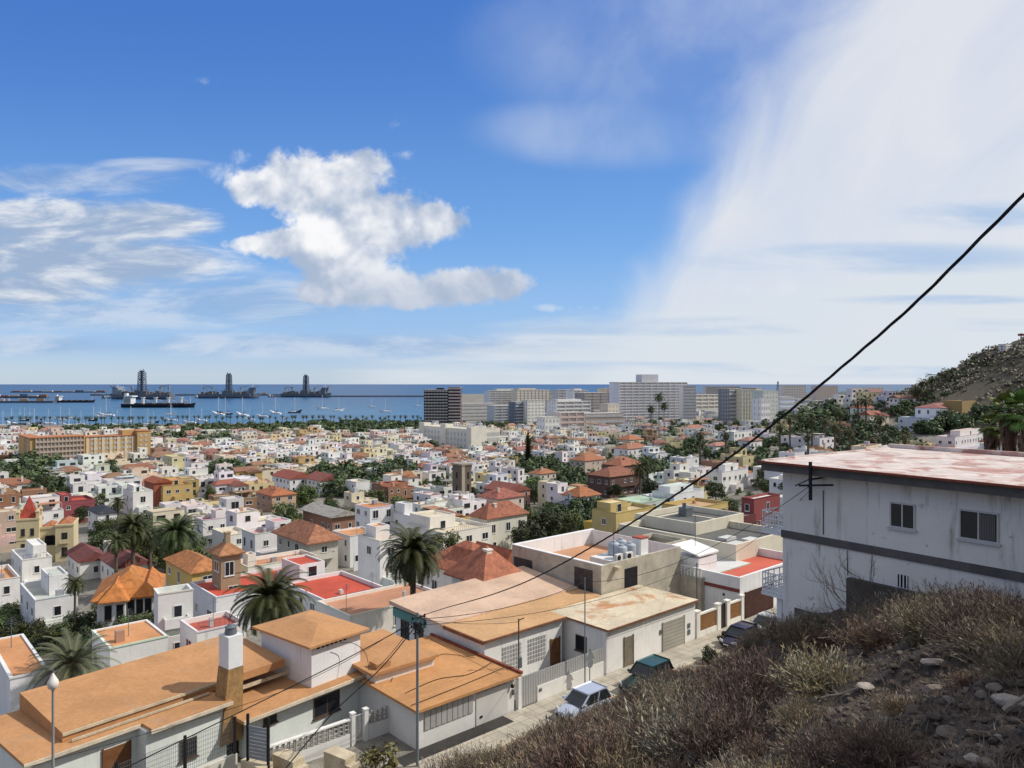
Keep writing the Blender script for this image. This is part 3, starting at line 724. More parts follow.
# --- front walls with brown panels
r = root_st('street_wall', 21.1, 0, 'white street wall with two brown slatted panels and a dark gate', 'wall')
b = MB()
for x0, x1 in ((0, .5), (3.2, 3.75), (4.75, 5.25), (7.2, 7.6)): b.box(x0, x1, -.05, .3, -2, 2.3); b.box(x0 - .05, x1 + .05, -.1, .35, 2.302, 2.42)
b.box(.5, 3.2, 0, .24, -2, .55); b.box(5.25, 7.2, 0, .24, -2, .55); b.box(.5, 3.2, 0, .24, 1.95, 2.1); b.box(5.25, 7.2, 0, .24, 1.95, 2.1); pmesh('wall', b, PLASTER, r, (.8, .77, .7))
for x0, x1 in ((.55, 3.15), (5.3, 7.15)):
    b = MB()
    for i in range(9): b.box(x0, x1, .06, .12, .58 + i * .152, .70 + i * .152)
    pmesh('panel', b, mat('brown_slats', (.26, .13, .05), var=.2, scale=3), r)
b = MB().box(3.8, 4.7, .1, .16, .05, 2.2); g_ = pmesh('gate', b, mat('dark_gate', (.03, .022, .02), var=.2), r)
# --- house with the red roof terrace beyond the panels
r = root_st('house', 28.4, .2, 'white house with maroon band and bright red roof terrace beyond the brown panels', 'house')
HOUSES.append((*xy_of(34, 7), 13, 15, PHI))
w = MB(); w.shell(0, 13, 0, 14, -3, 3.2, 4.0, .25); w.box(0.02, 3.2, 4.5, 7.5, 3.0, 4.9); pmesh('wall', w, PLASTER, r, (.80, .80, .80))
b = MB(); b.bar((-.03, 0, 2.75), (-.03, 12, 2.75), .1, .32); pmesh('band', b, OCOL, r, (.20, .05, .045))
rf = MB().flat(.12, 12.9, .12, 13.9, 3.2); pmesh('roof', rf, TERR, r, (.52, .115, .075))
b = MB(); b.faces([(-.1, 4.4, 5.3), (-.1, 7.6, 5.9), (3.4, 7.6, 5.9), (3.4, 4.4, 5.3), (-.1, 4.4, 5.15), (-.1, 7.6, 5.75), (3.4, 7.6, 5.75), (3.4, 4.4, 5.15)], [(3, 2, 1, 0), (4, 5, 6, 7), (0, 1, 5, 4), (1, 2, 6, 5), (2, 3, 7, 6), (3, 0, 4, 7)]); pmesh('stair_roof', b, PLASTER, r, (.85, .85, .85))
door(r, 'y0', 3.4, 0, .05, 5.0, 2.4, mat('brown_gate', (.075, .032, .025), var=.25, scale=2), 'garage_door', False, 10)
b = MB().box(-.05, .0, 1.6, 1.8, 2.0, 2.2); pmesh('wall_lamp', b, BLACK, r)
# --- building with white parapet and water tanks behind house 3
r = root_st('house', 16.0, 6.35, 'bare-block house with tall white parapet round a terracotta terrace and roof tanks', 'house')
HOUSES.append((*xy_of(22, 12), 14, 14, PHI))
BLK = mat('stained_block', (.46, .42, .34), var=.22, scale=.7, dirt=.5, bump=.4, bscale=4, fine=.12)
w = MB(); w.shell(0, 11.8, 0, 11.7, -3, 4.5, 6.0, .3); pmesh('wall', w, BLK, r)
c_ = MB(); c_.box(.302, 11.498, 11.33, 11.397, 4.5, 6.06); c_.box(11.43, 11.497, .31, 11.32, 4.5, 6.06); c_.box(-.04, .34, -.04, 11.74, 6.002, 6.07); c_.box(.342, 11.84, 11.36, 11.74, 6.002, 6.07); pmesh('white_parapet', c_, PLASTER, r, (.80, .80, .80))
rf = MB().flat(.2, 11.6, .2, 11.5, 4.5); pmesh('roof', rf, TERR, r, (.52, .28, .16))
pmesh('tank_platform', MB().box(2.5, 7.6, .32, 3.6, 4.4, 5.85), PLASTER, r, (.74, .73, .70))
b = MB().box(3.2, 5.0, -.05, .0, 3.4, 5.2); pmesh('opening', b, DARK, r)
b = MB().box(-.05, .0, 1.0, 3.2, 3.5, 5.4); pmesh('opening', b, mat('rusty_door', (.07, .06, .055), var=.3, scale=1.5), r)
b = MB().box(-.05, .0, 8.8, 11.4, 3.1, 4.9); pmesh('opening', b, mat('dark_grey_board', (.06, .06, .06), var=.25), r)
b = MB(); b.box(1.6, 2.1, -.6, .4, 5.4, 5.7); pmesh('broken_eave', b, CONC, r)
tank_me = MB().lathe([(0.01, 0), (.52, 0), (.55, .1), (.55, 1.0), (.50, 1.1), (.2, 1.22), (.01, 1.24)], 18).mesh('water_tank', mat('grey_tank', (.38, .42, .46), rough=.5, var=.15), True)
lid_me = MB().lathe([(.2, 1.23), (.22, 1.25), (.22, 1.32), (.01, 1.34)], 12).mesh('lid', mat('grey_tank'))
for i, (s, t, lab) in enumerate(((20.0, 7.4, 'front left grey water tank above the air conditioner'), (21.4, 7.5, 'front right grey water tank beside the white stack'), (20.7, 8.9, 'rear left grey water tank behind the two front tanks'), (22.1, 9.2, 'rear right grey water tank nearest the white parapet'))):
    x, y = xy_of(s, t); o = put('water_tank', tank_me, None, (x, y, -16.14)); put('lid', lid_me, o); tag(o, lab, 'water tank', 'water tanks on the terracotta terrace')
acm = MB().box(-.42, .42, -.16, .16, 0, .65).mesh('air_conditioner', mat('ac_white', (.7, .7, .68), rough=.6, var=.08))
fanm = MB().tube((-.1, -.175, .33), (-.1, -.162, .33), .25, n=20).mesh('fan_grille', DARK)
for i, (s, t) in enumerate(((19.0, 6.9), (20.3, 6.75))):
    x, y = xy_of(s, t); o = put('air_conditioner', acm, None, (x, y, -16.14), PHI - R(8) * i); put('fan_grille', fanm, o)
    tag(o, ('white air conditioner at the outer terrace corner' if i == 0 else 'white air conditioner between terrace corner and white stack'), 'air conditioner', 'air conditioners on the terrace')
x, y = xy_of(22.4, 7.0); o = empty('stair_hood', (x, y, -16.14), PHI, 'small white roof stack with red top beside the water tanks', 'roof stack')
pmesh('stack', MB().box(0, 1.1, 0, 1.0, 0, 1.5), PLASTER, o, (.8, .8, .78)); pmesh('cap', MB().box(-.05, 1.15, -.05, 1.05, 1.502, 1.62), TERR, o, (.4, .1, .07))
# balustraded terrace house between it and the red terrace
r = root_st('house', 28.0, 9.0, 'grey rendered house with white balustrade round its terrace behind the brown panels', 'house')
b = MB(); b.box(-.2, 9, -5.0, 6, -3, 3.3); b.shell(.5, 6.0, 1.0, 5.5, 3.2, 5.0, 5.3, .2); pmesh('wall', b, BLK, r)
b = MB().flat(.05, 8.9, -4.9, 5.9, 3.305); pmesh('roof', b, TERR, r, (.6, .6, .58))
b = MB(); b.bar((-.12, -5, 4.15), (-.12, 4.5, 4.15), .16, .12)
for i in range(26): b.box(-.17, -.07, -4.95 + i * .36, -4.80 + i * .36, 3.31, 4.09)
pmesh('balustrade', b, PLASTER, r, (.78, .78, .75))
# --- grey flat commercial roof with cream parapets
r = root_st('workshop', 36.5, 5.5, 'wide cream workshop with dark grey flat roofs and cream parapets', 'workshop')
HOUSES.append((*xy_of(44, 13), 16, 17, PHI))
b = MB(); b.shell(0, 12, 0, 16, -5, 4.2, 5.0, .35); b.shell(4.5, 15, 8.0, 17, 3, 4.9, 5.6, .3); pmesh('wall', b, PLASTER, r, (.66, .62, .50))
b = MB(); b.flat(.2, 11.8, .2, 15.8, 4.2); b.flat(4.6, 14.9, 8.1, 16.9, 4.9); pmesh('roof', b, mat('grey_gravel_roof', (.12, .12, .115), var=.2, scale=.4, fine=.2), r)
b = MB()
for q in ((2, 2, 1.8, .9), (4.6, 1.6, 1.6, 1.1), (3.4, 4.4, 2.2, .8)): b.box(q[0], q[0] + q[2], q[1], q[1] + q[3], 4.21, 4.5)
pmesh('skylight', MB().box(2, 4.2, 1.5, 2.6, 4.22, 4.5), mat('pale_sheet', (.6, .6, .57), rough=.5, var=.1), r); pmesh('skylight', MB().box(5.0, 6.9, 1.2, 2.4, 4.22, 4.6), mat('pale_sheet'), r); pmesh('skylight', MB().box(4.0, 6.0, 3.6, 4.8, 4.22, 4.55), mat('pale_sheet'), r)
r2 = None
x, y = xy_of(47, 19); o = empty('roof_machine', (x, y, -17.1), PHI, 'dark boxy machine standing on the upper grey workshop roof', 'roof machine')
pmesh('casing', MB().box(0, 1.5, 0, 1.2, 0, 1.1), METAL, o); pmesh('duct', MB().tube((.4, .6, 1.1), (.4, .6, 1.7), .25, n=10), METAL, o)
# ================================================================ the white building at the right
E1 = math.atan2(-.806, .593)
r = empty('apartment_building', (13.9, 38.0, 0), E1, 'weathered white two-storey building with dark grey bands and pinkish flat roof', 'building')
FADED = mat('weathered_white', (.72, .705, .67), var=.06, scale=.6, dirt=.85, dirtcol=(.17, .13, .10), bump=.15, bscale=3, blotch=((.17, .17, .17), 1.9, .635, .85))
pmesh('wall', MB().box(0, 17, 0, 12, -17, -4.45), FADED, r)
pmesh('fascia', MB().box(-.75, 17.6, -.75, 12.6, -4.44, -4.05), mat('dark_fascia', (.11, .105, .10), var=.2, scale=1.2), r)
b = MB(); b.box(-.85, 17.7, -.85, 12.7, -4.045, -3.96); b.box(-.85, 17.7, 12.45, 12.7, -3.957, -3.72); b.box(-.85, -.65, -.6, 12.4, -3.957, -3.9)
pmesh('roof', b, mat('flaking_roof', (.62, .54, .50), var=.2, scale=1.1, fine=.14, blotch=((.36, .15, .12), .55, .49, .75)), r)
b = MB(); b.bar((-.85, -.9, -3.99), (17.7, -.9, -3.99), .1, .1); pmesh('roof_edging', b, mat('red_coping'), r)
pmesh('band', MB().box(-.06, 17, -.06, -.004, -7.86, -7.48), mat('dark_fascia'), r)
pmesh('base_strip', MB().box(.7, 5, -.06, -.004, -11.75, -11.3), mat('dark_fascia'), r)  # dark strip along the foot of the wall
GREYF = mat('grey_frame', (.5, .5, .5), rough=.5, var=.05)
def big_window(x, z, w, h, curtain):
    o = put('window', window_mesh(w, h, 1, GREYF), r, (x, -.006, z)); 
    if curtain:
        q = MB()
        for i in range(9): q.box(.05 + i * .065, .1 + i * .065, .0, .012, .1, h - .1)
        put('blind', q.mesh('blind', mat('grey_blind', (.15, .14, .13), var=.15)), o, (0, -.045, 0))
    return o
big_window(6.05, -6.47, 1.12, 1.15, False); big_window(9.15, -6.5, 1.5, 1.25, True)
q = MB(); q.box(5.85, 6.3, -.03, -.004, -9.1, -8.55)
vq = pmesh('vent', q, DARK, r); q = MB()
for i in range(3): q.box(5.93 + i * .15, 5.98 + i * .15, -.05, -.031, -9.1, -8.55)
put('vent_bar', q.mesh('vent_bar', WHITEM), vq)
pmesh('lean_to', MB().box(3.6, 11.5, -.35, -.01, -17, -9.15), mat('dark_render', (.075, .07, .062), var=.25, scale=1.5, dirt=.4), r)
for z0, lab in ((-7.85, 0), (-11.1, 1)):
    b = MB().box(-1.35, -.005, .1, 8.2, z0, z0 + .14); bl = pmesh('balcony', b, PLASTER, r, (.74, .75, .77)); q = MB()
    for i in range(16): q.box(-1.32, -1.28, .15 + i * .5, .19 + i * .5, z0 + .15, z0 + 1.2)
    for i in range(8): q.box(-1.31 + .16 * i, -1.27 + .16 * i, .12, .16, z0 + .15, z0 + 1.2)
    for zz in (.25, .5, .8, 1.18): q.bar((-1.3, .14, z0 + zz), (-1.3, 8.1, z0 + zz), .05, .06); q.bar((-1.3, .14, z0 + zz), (-.01, .14, z0 + zz), .05, .06)
    for i in range(6): q.bar((-1.3, .2 + i * 1.3, z0 + .5), (-1.3, 1.4 + i * 1.3, z0 + .8), .04, .04); q.bar((-1.3, .2 + i * 1.3, z0 + .8), (-1.3, 1.4 + i * 1.3, z0 + .5), .04, .04)
    put('railing', q.mesh('railing', WHITEM), bl)
pmesh('column', MB().box(-.55, -.25, .3, .6, -16, -11.1), PLASTER, r, (.74, .75, .77))
HOUSES.append((22, 40, 20, 16, E1))
# cable bracket fixed on it
def e1pt(x, y, z): 
    c, s_ = math.cos(E1), math.sin(E1); return Vector((13.9 + c * x - s_ * y, 38.0 + s_ * x + c * y, z))
q = MB(); q.bar((2.17, -1.0, -3.75), (2.17, -1.0, -5.6), .12, .12); q.bar((1.6, -1.05, -4.95), (3.3, -.95, -4.75), .09, .09); q.bar((2.2, -.95, -4.9), (1.5, -.1, -5.1), .06, .06); q.bar((2.17, -1.0, -4.6), (2.17, -.0, -4.6), .07, .07); q.bar((1.35, -1.0, -5.0), (2.1, -1.0, -4.6), .05, .05); pmesh('cable_bracket', q, BLACK, r)
q = MB(); q.path([(2.25, -.03, -5.2), (2.25, -.03, -7.35)], .02); q.path([(3.5, -.08, -7.9), (3.5, -.03, -9.1)], .02); pmesh('wall_cable', q, BLACK, r)
# leafless shrub against its wall
def bare_branch(root, start, d, ln, r0, depth, rn, mb):
    p = Vector(start); pts = [p.copy()]; d = Vector(d).normalized()
    for k in range(5):
        d = (d + Vector((rn.uniform(-.25, .25), rn.uniform(-.12, .12), rn.uniform(-.12, .22)))).normalized(); p = p + d * ln / 5; pts.append(p.copy())
    mb.path(pts, [r0 * (1 - .12 * i) for i in range(6)], 5)
    if depth:
        for k in (2, 3, 4, 5):
            bare_branch(root, pts[k], d + Vector((rn.uniform(-.9, .9), rn.uniform(-.3, .3), rn.uniform(-.5, .9))), ln * rn.uniform(.4, .62), r0 * .55, depth - 1, rn, mb)
q = MB(); rn = random.Random(4); P0 = e1pt(6.4, -1.8, -11.2); P0.z = ground(P0.x, P0.y)
for dd in ((-.75, .45, .75), (-.85, .5, .45), (-.4, .2, 1.0), (-.9, .3, .2)): bare_branch(None, (0, 0, 0), dd, 2.3, .032, 3, rn, q)
tag(put('bare_shrub', q.mesh('bare_shrub', mat('bare_twig', (.16, .12, .10), var=.2)), None, P0), 'leafless branching shrub spreading before the white wall of the weathered building', 'shrub')
# ================================================================ town: houses told apart one by one
TC = (.42, .165, .07); RED = (.40, .075, .05); OR2 = (.56, .27, .12); BG = (.62, .54, .40); LG = (.60, .60, .58); WR = (.70, .69, .66)
W1, W2, W3 = (.76, .75, .72), (.73, .73, .73), (.76, .73, .66)
CREAM = (.68, .58, .37); YEL = (.56, .38, .11)
def H(label, spec, **k): return house(label, spec, **k)
H('white house with thin flat orange roof behind the long orange roof', (92, 110, 168, 648, 4.2), roof='flat', rcol=OR2, par=.12, floors=1, wall=W1)
H('low house with dark red terrace touching the long orange roof', (108, 128, 172, 664, 1.6), rcol=(.33, .06, .045), par=.25, floors=1, wall=(.6, .2, .15), wins=False)
H('small white house with orange roof left of the pale date palm', (-14, 10, 49, 678, 4.4), rcol=OR2, par=.12, floors=1, wall=W2)
H('white box house with chequered red terrace behind the chimney', (180, 197, 246, 632, 3.6), rcol=(.42, .10, .07), par=.5, floors=1, wall=W1)
H('white villa with glazed corner terrace and flat parapets below the castle', (4, 35, 78, 600, 6.2), rcol=(.45, .47, .42), floors=2, wall=W2, box=(.42, .98, .35, .9, 2.6))
H('narrow white house with orange terrace at the far left of the glazed villa', (-22, -4, 20, 580, 6), rcol=OR2, floors=2, wall=W1)
H('white block house stepping up right below the castle tower', (-6, 22, 52, 560, 6.5), rcol=WR, box=(.4, .95, .2, .9, 2.5), wall=W1)
H('low white house with maroon-edged gable roof right of the castle', (64, 80, 110, 562, 3.6), roof='gable', rcol=(.22, .07, .055), rise=1.6, floors=1, wall=W1)
H('grey white gabled house with maroon ridge tiles behind the orange hipped villa', (92, 116, 150, 568, 3.6), roof='gable', rcol=(.24, .08, .06), rise=1.8, floors=1, wall=W2)
H('pale pink cube house standing behind the maroon gables', (103, 112, 128, 546, 4.5), rcol=LG, floors=1, wall=(.66, .58, .54), wins=False)
vr, vW, vD, vh = H('white villa with bright orange hipped roof and dark tall windows', (93, 97, 155, 600, 5.6), roof='hip', rcol=(.56, .21, .055), rise=2.6, over=.7, wall=W1, d=10, phi=R(22))
q = MB(); q.box(vW * .12, vW * .5, -1.3, -.01, -4, vh - .1); pmesh('bay', q, PLASTER, vr, W1); q = MB(); q.hip(vW * .12 - .5, vW * .5 + .5, -1.9, vD * .55, vh + .05, 1.9, along='y'); pmesh('bay_roof', q, TILE, vr, (.50, .19, .055))
q = MB(); q.hip(vW * .62, vW + .8, -.9, vD * .8, vh + .2, 1.7, along='y', gable=True); pmesh('wing_roof', q, TILE, vr, (.44, .165, .05))
for i in range(3): add_window(vr, 'y0', vW * (.58 + .15 * i), 0, .6, .8, 1.9, 0, DFRAME); add_window(vr, 'y0', vW * (.58 + .15 * i), 0, 3.4, .8, 1.8, 0, DFRAME)
for i in range(2): add_window(vr, 'y0', vW * (.21 + .2 * i), -1.3, 3.2, .8, 1.9, 0, DFRAME)
H('white villa wing with green-edged terrace roof beside the orange hipped villa', (154, 158, 193, 594, 7.0), rcol=(.42, .46, .38), wall=W1, balc=True, phi=R(34))
H('magenta and white two-storey house with red tiles beyond the castle', (50, 60, 95, 502, 6.2), rcol=RED, wall=(.27, .08, .09), band=True, box=(.05, .4, .2, .9, 2.4))
H('white house with dark slate hipped roof above the palm clump', (84, 98, 119, 514, 5.2), roof='hip', rcol=(.045, .05, .06), wall=W2)
H('white modern cube house with dark openings left of the yellow house', (120, 133, 153, 492, 7.6), rcol=WR, wall=W1, box=(.1, .6, .2, .9, 2.3))
H('yellow ochre house with terracotta parapets at mid left', (152, 163, 193, 486, 7), rcol=OR2, wall=(.52, .38, .16), box=(.3, .8, .3, .9, 2.2))
H('brick red gabled house backing the yellow ochre house', (143, 154, 172, 483, 8), roof='gable', rcol=(.38, .11, .05), wall=(.33, .10, .06), floors=2, wins=False)
H('white house with maroon terrace above the little tiled tower', (194, 203, 230, 520, 6.8), rcol=(.30, .06, .05), wall=W1, box=(.55, .98, .3, .9, 2.2))
H('cream white house with grey terrace between maroon terrace and pink terrace', (212, 228, 252, 535, 5.4), rcol=BG, wall=W3)
H('white house with pink edged upper terrace beside the big hipped roof', (242, 255, 296, 534, 6.8), rcol=(.55, .28, .27), wall=W2, box=(.5, .97, .15, .9, 2.4))
H('grey beige house with large terracotta hipped roof at mid left', (277, 309, 338, 543, 6.2), roof='hip', rcol=(.40, .17, .085), over=.9, rise=2.7, wall=(.55, .52, .45), balc=True)
H('slim beige tower house with small tiled pavilion roof', (212, 221, 238, 555, 9.5), roof='hip', rcol=(.44, .2, .09), over=.5, rise=1.4, wall=(.34, .26, .17), floors=3)
H('yellow house with orange tiled roof left of the tiled tower', (166, 192, 225, 573, 6), roof='hip', rcol=(.50, .20, .07), rise=1.6, wall=(.60, .42, .14))
H('cream house with sunken orange roof terrace behind the big date palm', (233, 248, 318, 567, 5.2), rcol=(.56, .27, .15), wall=W3, box=(.05, .2, .3, .7, 2.2))
H('wide white house with bright red roof terrace left of the tall palm foot', (290, 333, 395, 604, 3.0), rcol=(.50, .085, .05), wall=W2, par=.5, floors=1, d=13)
H('long white house with narrow bright red terrace behind the big date palm', (207, 216, 330, 597, 4.8), rcol=(.50, .085, .05), wall=W2, par=.35, floors=1, d=9, box=(.72, .99, .05, .7, 2.2))
H('low patio house with orange red and pebble terraces behind the tan roof', (310, 350, 418, 616, 3.0), rcol=(.50, .25, .15), wall=W3, par=.35, floors=1, w=12, d=7)
H('three-storey white house with flat orange roof and small chimneys', (355, 370, 394, 508, 8.8), rcol=(.52, .22, .09), par=.15, floors=3, wall=W2)
H('white cubic house with roof room right of the orange-topped house', (392, 414, 428, 517, 6.8), rcol=LG, wall=W2, box=(.1, .8, .5, .98, 3.0))
H('long white modern house with cream stepped roofs behind the tall palm', (405, 443, 492, 533, 6.2), rcol=BG, wall=W3, box=(.05, .6, .4, .98, 2.8))
H('small white house with orange roof beside the tall white stepped house', (332, 350, 380, 536, 6.2), rcol=OR2, par=.3, wall=W2)
H('tall white stepped house with orange terrace left of the tall palm', (358, 380, 402, 541, 8.2), rcol=OR2, wall=W1, floors=3, box=(.2, .95, .4, .95, 2.2))
LASTR = H('house with many-folded terracotta roof right of the tall palm', (425, 468, 514, 574, 4.6), roof='hip', rcol=(.44, .15, .075), rise=2.6, over=.7, wall=W3, floors=1)
mr, mW, mD, mh = LASTR
for x0, x1 in ((.08, .42), (.58, .95)):
    q = MB(); q.hip(mW * x0, mW * x1, -1.6, mD * .6, mh + .25, 2.0, along='y', gable=True, col=None); pmesh('gable_roof', q, TILE, mr, (.36, .13, .07))
    q = MB(); q.box(mW * x0 + .4, mW * x1 - .4, -1.2, -.01, -4, mh); q.quad([(mW * x0 + .4, -1.2, mh), (mW * x1 - .4, -1.2, mh), (mW * (x0 + x1) / 2, -1.2, mh + 1.75)]); pmesh('gable_wall', q, PLASTER, mr, W3)
H('terracotta roofed wing facing the street side of the many-folded roof', (452, 484, 518, 583, 4.4), roof='hip', rcol=(.46, .165, .085), rise=2.8, over=.6, wall=W3, floors=1)
H('brown walled house with pale grey gable roof at mid centre', (300, 332, 356, 517, 4.8), roof='gable', rcol=(.40, .36, .29), over=.8, rise=1.5, wall=(.28, .15, .10), floors=1)
H('cream villa with terracotta hipped roof and arched upper windows', (470, 487, 527, 519, 7.4), roof='hip', rcol=(.36, .13, .07), rise=2.6, wall=(.68, .66, .56))
H('yellow flat house with cream awnings above the white parapet terrace', (592, 616, 656, 513, 6.4), rcol=(.62, .50, .30), wall=(.52, .41, .18), box=(.05, .5, .3, .95, 2.2))
H('long low yellow wall house below the awning house', (584, 632, 664, 530, 3.0), rcol=(.5, .38, .15), wall=(.54, .37, .08), floors=1, wins=False)
H('yellow house with brown corner and white window bays', (662, 695, 728, 508, 5.0), rcol=(.45, .30, .16), wall=(.56, .42, .17), band=True)
H('house with pale green flat roof behind the yellow awning house', (614, 640, 668, 503, 5.4), rcol=(.40, .52, .38), par=.25, wall=(.5, .55, .5))
H('white house with teal-tinted terraces above the brown-cornered yellow house', (652, 674, 704, 494, 6.4), rcol=(.50, .58, .54), wall=W2, box=(.1, .9, .3, .9, 2.2))
H('white house with roof pavilion and blue-shaded windows at mid right', (708, 722, 748, 472, 7.4), rcol=LG, wall=W1, box=(.25, .8, .25, .8, 2.6))
H('maroon walled building with purplish grey flat roof', (694, 728, 756, 520, 3.6), rcol=(.23, .19, .19), par=.2, wall=(.13, .04, .04), floors=1, wins=False)
H('crimson cube house left of the weathered white building', (747, 754, 780, 499, 6.2), rcol=WR, wall=(.26, .07, .07), par=.4)
H('dark roofed blue modern house among the big green trees', (556, 566, 582, 505, 6.2), roof='hip', rcol=(.07, .075, .09), wall=(.22, .27, .34))
H('white villa with terracotta hipped roof above the green trees', (562, 580, 600, 497, 6.4), roof='hip', rcol=(.42, .16, .065), rise=2.4, wall=(.6, .62, .66))
H('large terracotta hipped villa at the middle of the tiled cluster', (602, 622, 644, 466, 8), roof='hip', rcol=(.38, .15, .08), wall=(.20, .12, .10), floors=2, balc=True)
H('dark brown villa with stacked tiled eaves in the tiled cluster', (588, 610, 640, 477, 7.5), roof='hip', rcol=(.30, .12, .07), wall=(.12, .07, .06), balc=True)
H('long terracotta roofed house left in the tiled cluster', (570, 585, 606, 461, 6), roof='hip', rcol=(.42, .17, .085), wall=(.5, .42, .35))
H('white house with tiled roof topping the tiled cluster', (614, 628, 650, 449, 7), roof='hip', rcol=(.42, .18, .10), wall=W2)
H('tall tiled house behind the tiled cluster top', (616, 630, 644, 440, 8), roof='hip', rcol=(.44, .18, .09), wall=(.66, .55, .42))
H('red tiled row house right of the brown bell tower', (478, 497, 524, 499, 6), roof='hip', rcol=(.36, .12, .08), wall=(.62, .5, .42))
H('long red roofed house below the brown bell tower', (484, 508, 530, 492, 5.6), roof='gable', rcol=(.30, .10, .07), wall=(.45, .25, .2))
H('terracotta cottage beside the tall pointed conifer', (529, 540, 556, 474, 5.6), roof='hip', rcol=(.42, .17, .08), wall=(.6, .55, .48))
H('white house with long red gable roof at centre left', (272, 290, 314, 479, 5.6), roof='gable', rcol=(.36, .10, .065), wall=W2)
H('white house with dull red long roof beside the park trees', (304, 320, 344, 481, 5.4), roof='gable', rcol=(.30, .10, .07), wall=W2)
H('house with bright terracotta hipped roofs below the red gable roofs', (256, 272, 296, 496, 5.2), roof='hip', rcol=(.46, .16, .07), wall=(.5, .35, .25))
H('cream house with blue grey roof among mid town trees', (364, 376, 392, 470, 5.5), rcol=(.42, .46, .50), wall=W3)
H('white flat house standing alone among the centre park trees', (345, 356, 370, 482, 6), rcol=BG, wall=W1)
H('pale yellow block with dark windows behind the hotel end', (163, 172, 188, 457, 8), rcol=BG, wall=(.66, .60, .36), floors=3)
H('white villa with red roof among park trees at right', (676, 690, 710, 430, 7), roof='hip', rcol=(.40, .18, .12), wall=W2)
H('white twin-bay villa right of the red-roofed park villa', (718, 734, 752, 432, 9), rcol=LG, wall=W2, floors=3)
H('white house with small tiled roof right of the twin-bay villa', (738, 750, 762, 441, 7), roof='hip', rcol=(.40, .2, .14), wall=W2)
H('pink-tiled white cottage below the park villas', (706, 716, 730, 446, 5.5), roof='hip', rcol=(.46, .22, .16), wall=W2)
H('white house with roof columns above the weathered building roof', (936, 955, 990, 437, 7), rcol=(.55, .33, .25), wall=W2, box=(.3, .9, .3, .9, 2.4))
H('salmon pink low house just above the weathered building roof', (930, 948, 985, 447, 4), rcol=(.52, .25, .17), wall=(.5, .24, .17), floors=1)
H('long white house with dull red roofs on the hill foot', (915, 942, 990, 408, 7), roof='hip', rcol=(.38, .15, .12), rise=2.0, wall=(.74, .75, .78), floors=2)
H('grey blue long house terrace below the red-roofed hill foot house', (898, 930, 1000, 418, 6), rcol=(.5, .52, .56), wall=(.56, .60, .68), floors=2)
H('ochre walled long house cut into the hill flank', (950, 962, 1012, 401, 8), rcol=(.3, .27, .2), wall=(.34, .24, .11), floors=1, wins=False, d=8)
H('white villa with flat lookout terrace on the hill crest', (998, 1006, 1046, 344, 3.6), rcol=LG, wall=(.66, .66, .66))
# ---------------------------------------------------------------- the castle-like mansion
f, Wc, Dc = corner(4, 16, 74, 521, 9.5, R(24)); Dc = min(Dc, 9); KEEP.append((4, 74, 505, 552, f.y))
r = empty('mansion', (f.x, f.y, f.z - 9.5), R(24), 'yellow castle-like mansion with red pyramid tower and arched loggia', 'mansion')
HOUSES.append((f.x + 4, f.y + 7, Wc, Dc + 6, R(24)))
CY = (.62, .53, .33); q = MB(); tw_ = 4.2
q.box(0, tw_, 0, tw_, -4, 9.5); q.box(-.12, tw_ + .12, -.12, tw_ + .12, 9.5, 9.85); q.box(-.1, tw_ + .1, -.1, tw_ + .1, 5.2, 5.4)
for x in (0, tw_ - .6):
    for y in (0, tw_ - .6): q.box(x, x + .6, y, y + .6, 9.85, 11.3); q.hip(x - .1, x + .7, y - .1, y + .7, 11.31, .8)
q.box(tw_, Wc * .68, 1.0, Dc + 5, -4, 7.2); q.box(Wc * .68, Wc, -.6, Dc + 5, -4, 7.8); q.box(Wc * .68 - .1, Wc + .1, -.75, Dc + 5.1, 7.81, 8.2); q.box(tw_ + .02, Wc * .68 - .12, .8, 1.0, 7.21, 7.7)
pmesh('wall', q, PLASTER, r, CY)
q = MB(); q.hip(.35, tw_ - .35, .35, tw_ - .35, 9.9, 4.6); pmesh('tower_roof', q, TILE, r, (.36, .065, .045))
q = MB(); q.hip(tw_ + .05, Wc * .68, 1.4, Dc + 5, 7.25, 1.1); q.hip(Wc * .7, Wc - .2, -.2, Dc + 4.8, 8.22, .8); pmesh('roof', q, TILE, r, (.36, .14, .07))
for k in range(3):
    o = put('arched_window', (lambda m: m)(MB().prism([(-.5, 0), (.5, 0), (.5, 1.7), (.35, 2.05), (0, 2.2), (-.35, 2.05), (-.5, 1.7)], 0, .06).xf(Matrix.Rotation(R(90), 4, 'X')).mesh('arched_window', DARK)), r, (tw_ + 1.4 + k * (Wc * .68 - tw_ - 2) / 2.3, .99, 3.6))
for z in (1.0, 3.0, 6.2): 
    add_window(r, 'y0', tw_ * .3, 0, z, .7, 1.5, 0, DFRAME); add_window(r, 'y0', tw_ * .7, 0, z, .7, 1.5, 0, DFRAME); add_window(r, 'x0', tw_ * .5, 0, z, .9, 1.5, 0, DFRAME)
for z in (1.2, 4.4): add_window(r, 'y0', Wc * .84, -.6, z, 1.1, 2.0, 1, DFRAME)
q = MB().box(Wc * .84 - .9, Wc * .84 + .9, -1.3, -.6, 4.1, 4.3); q.box(Wc * .84 - .9, Wc * .84 + .9, -1.3, -1.2, 4.3, 5.0); pmesh('balcony', q, PLASTER, r, CY)
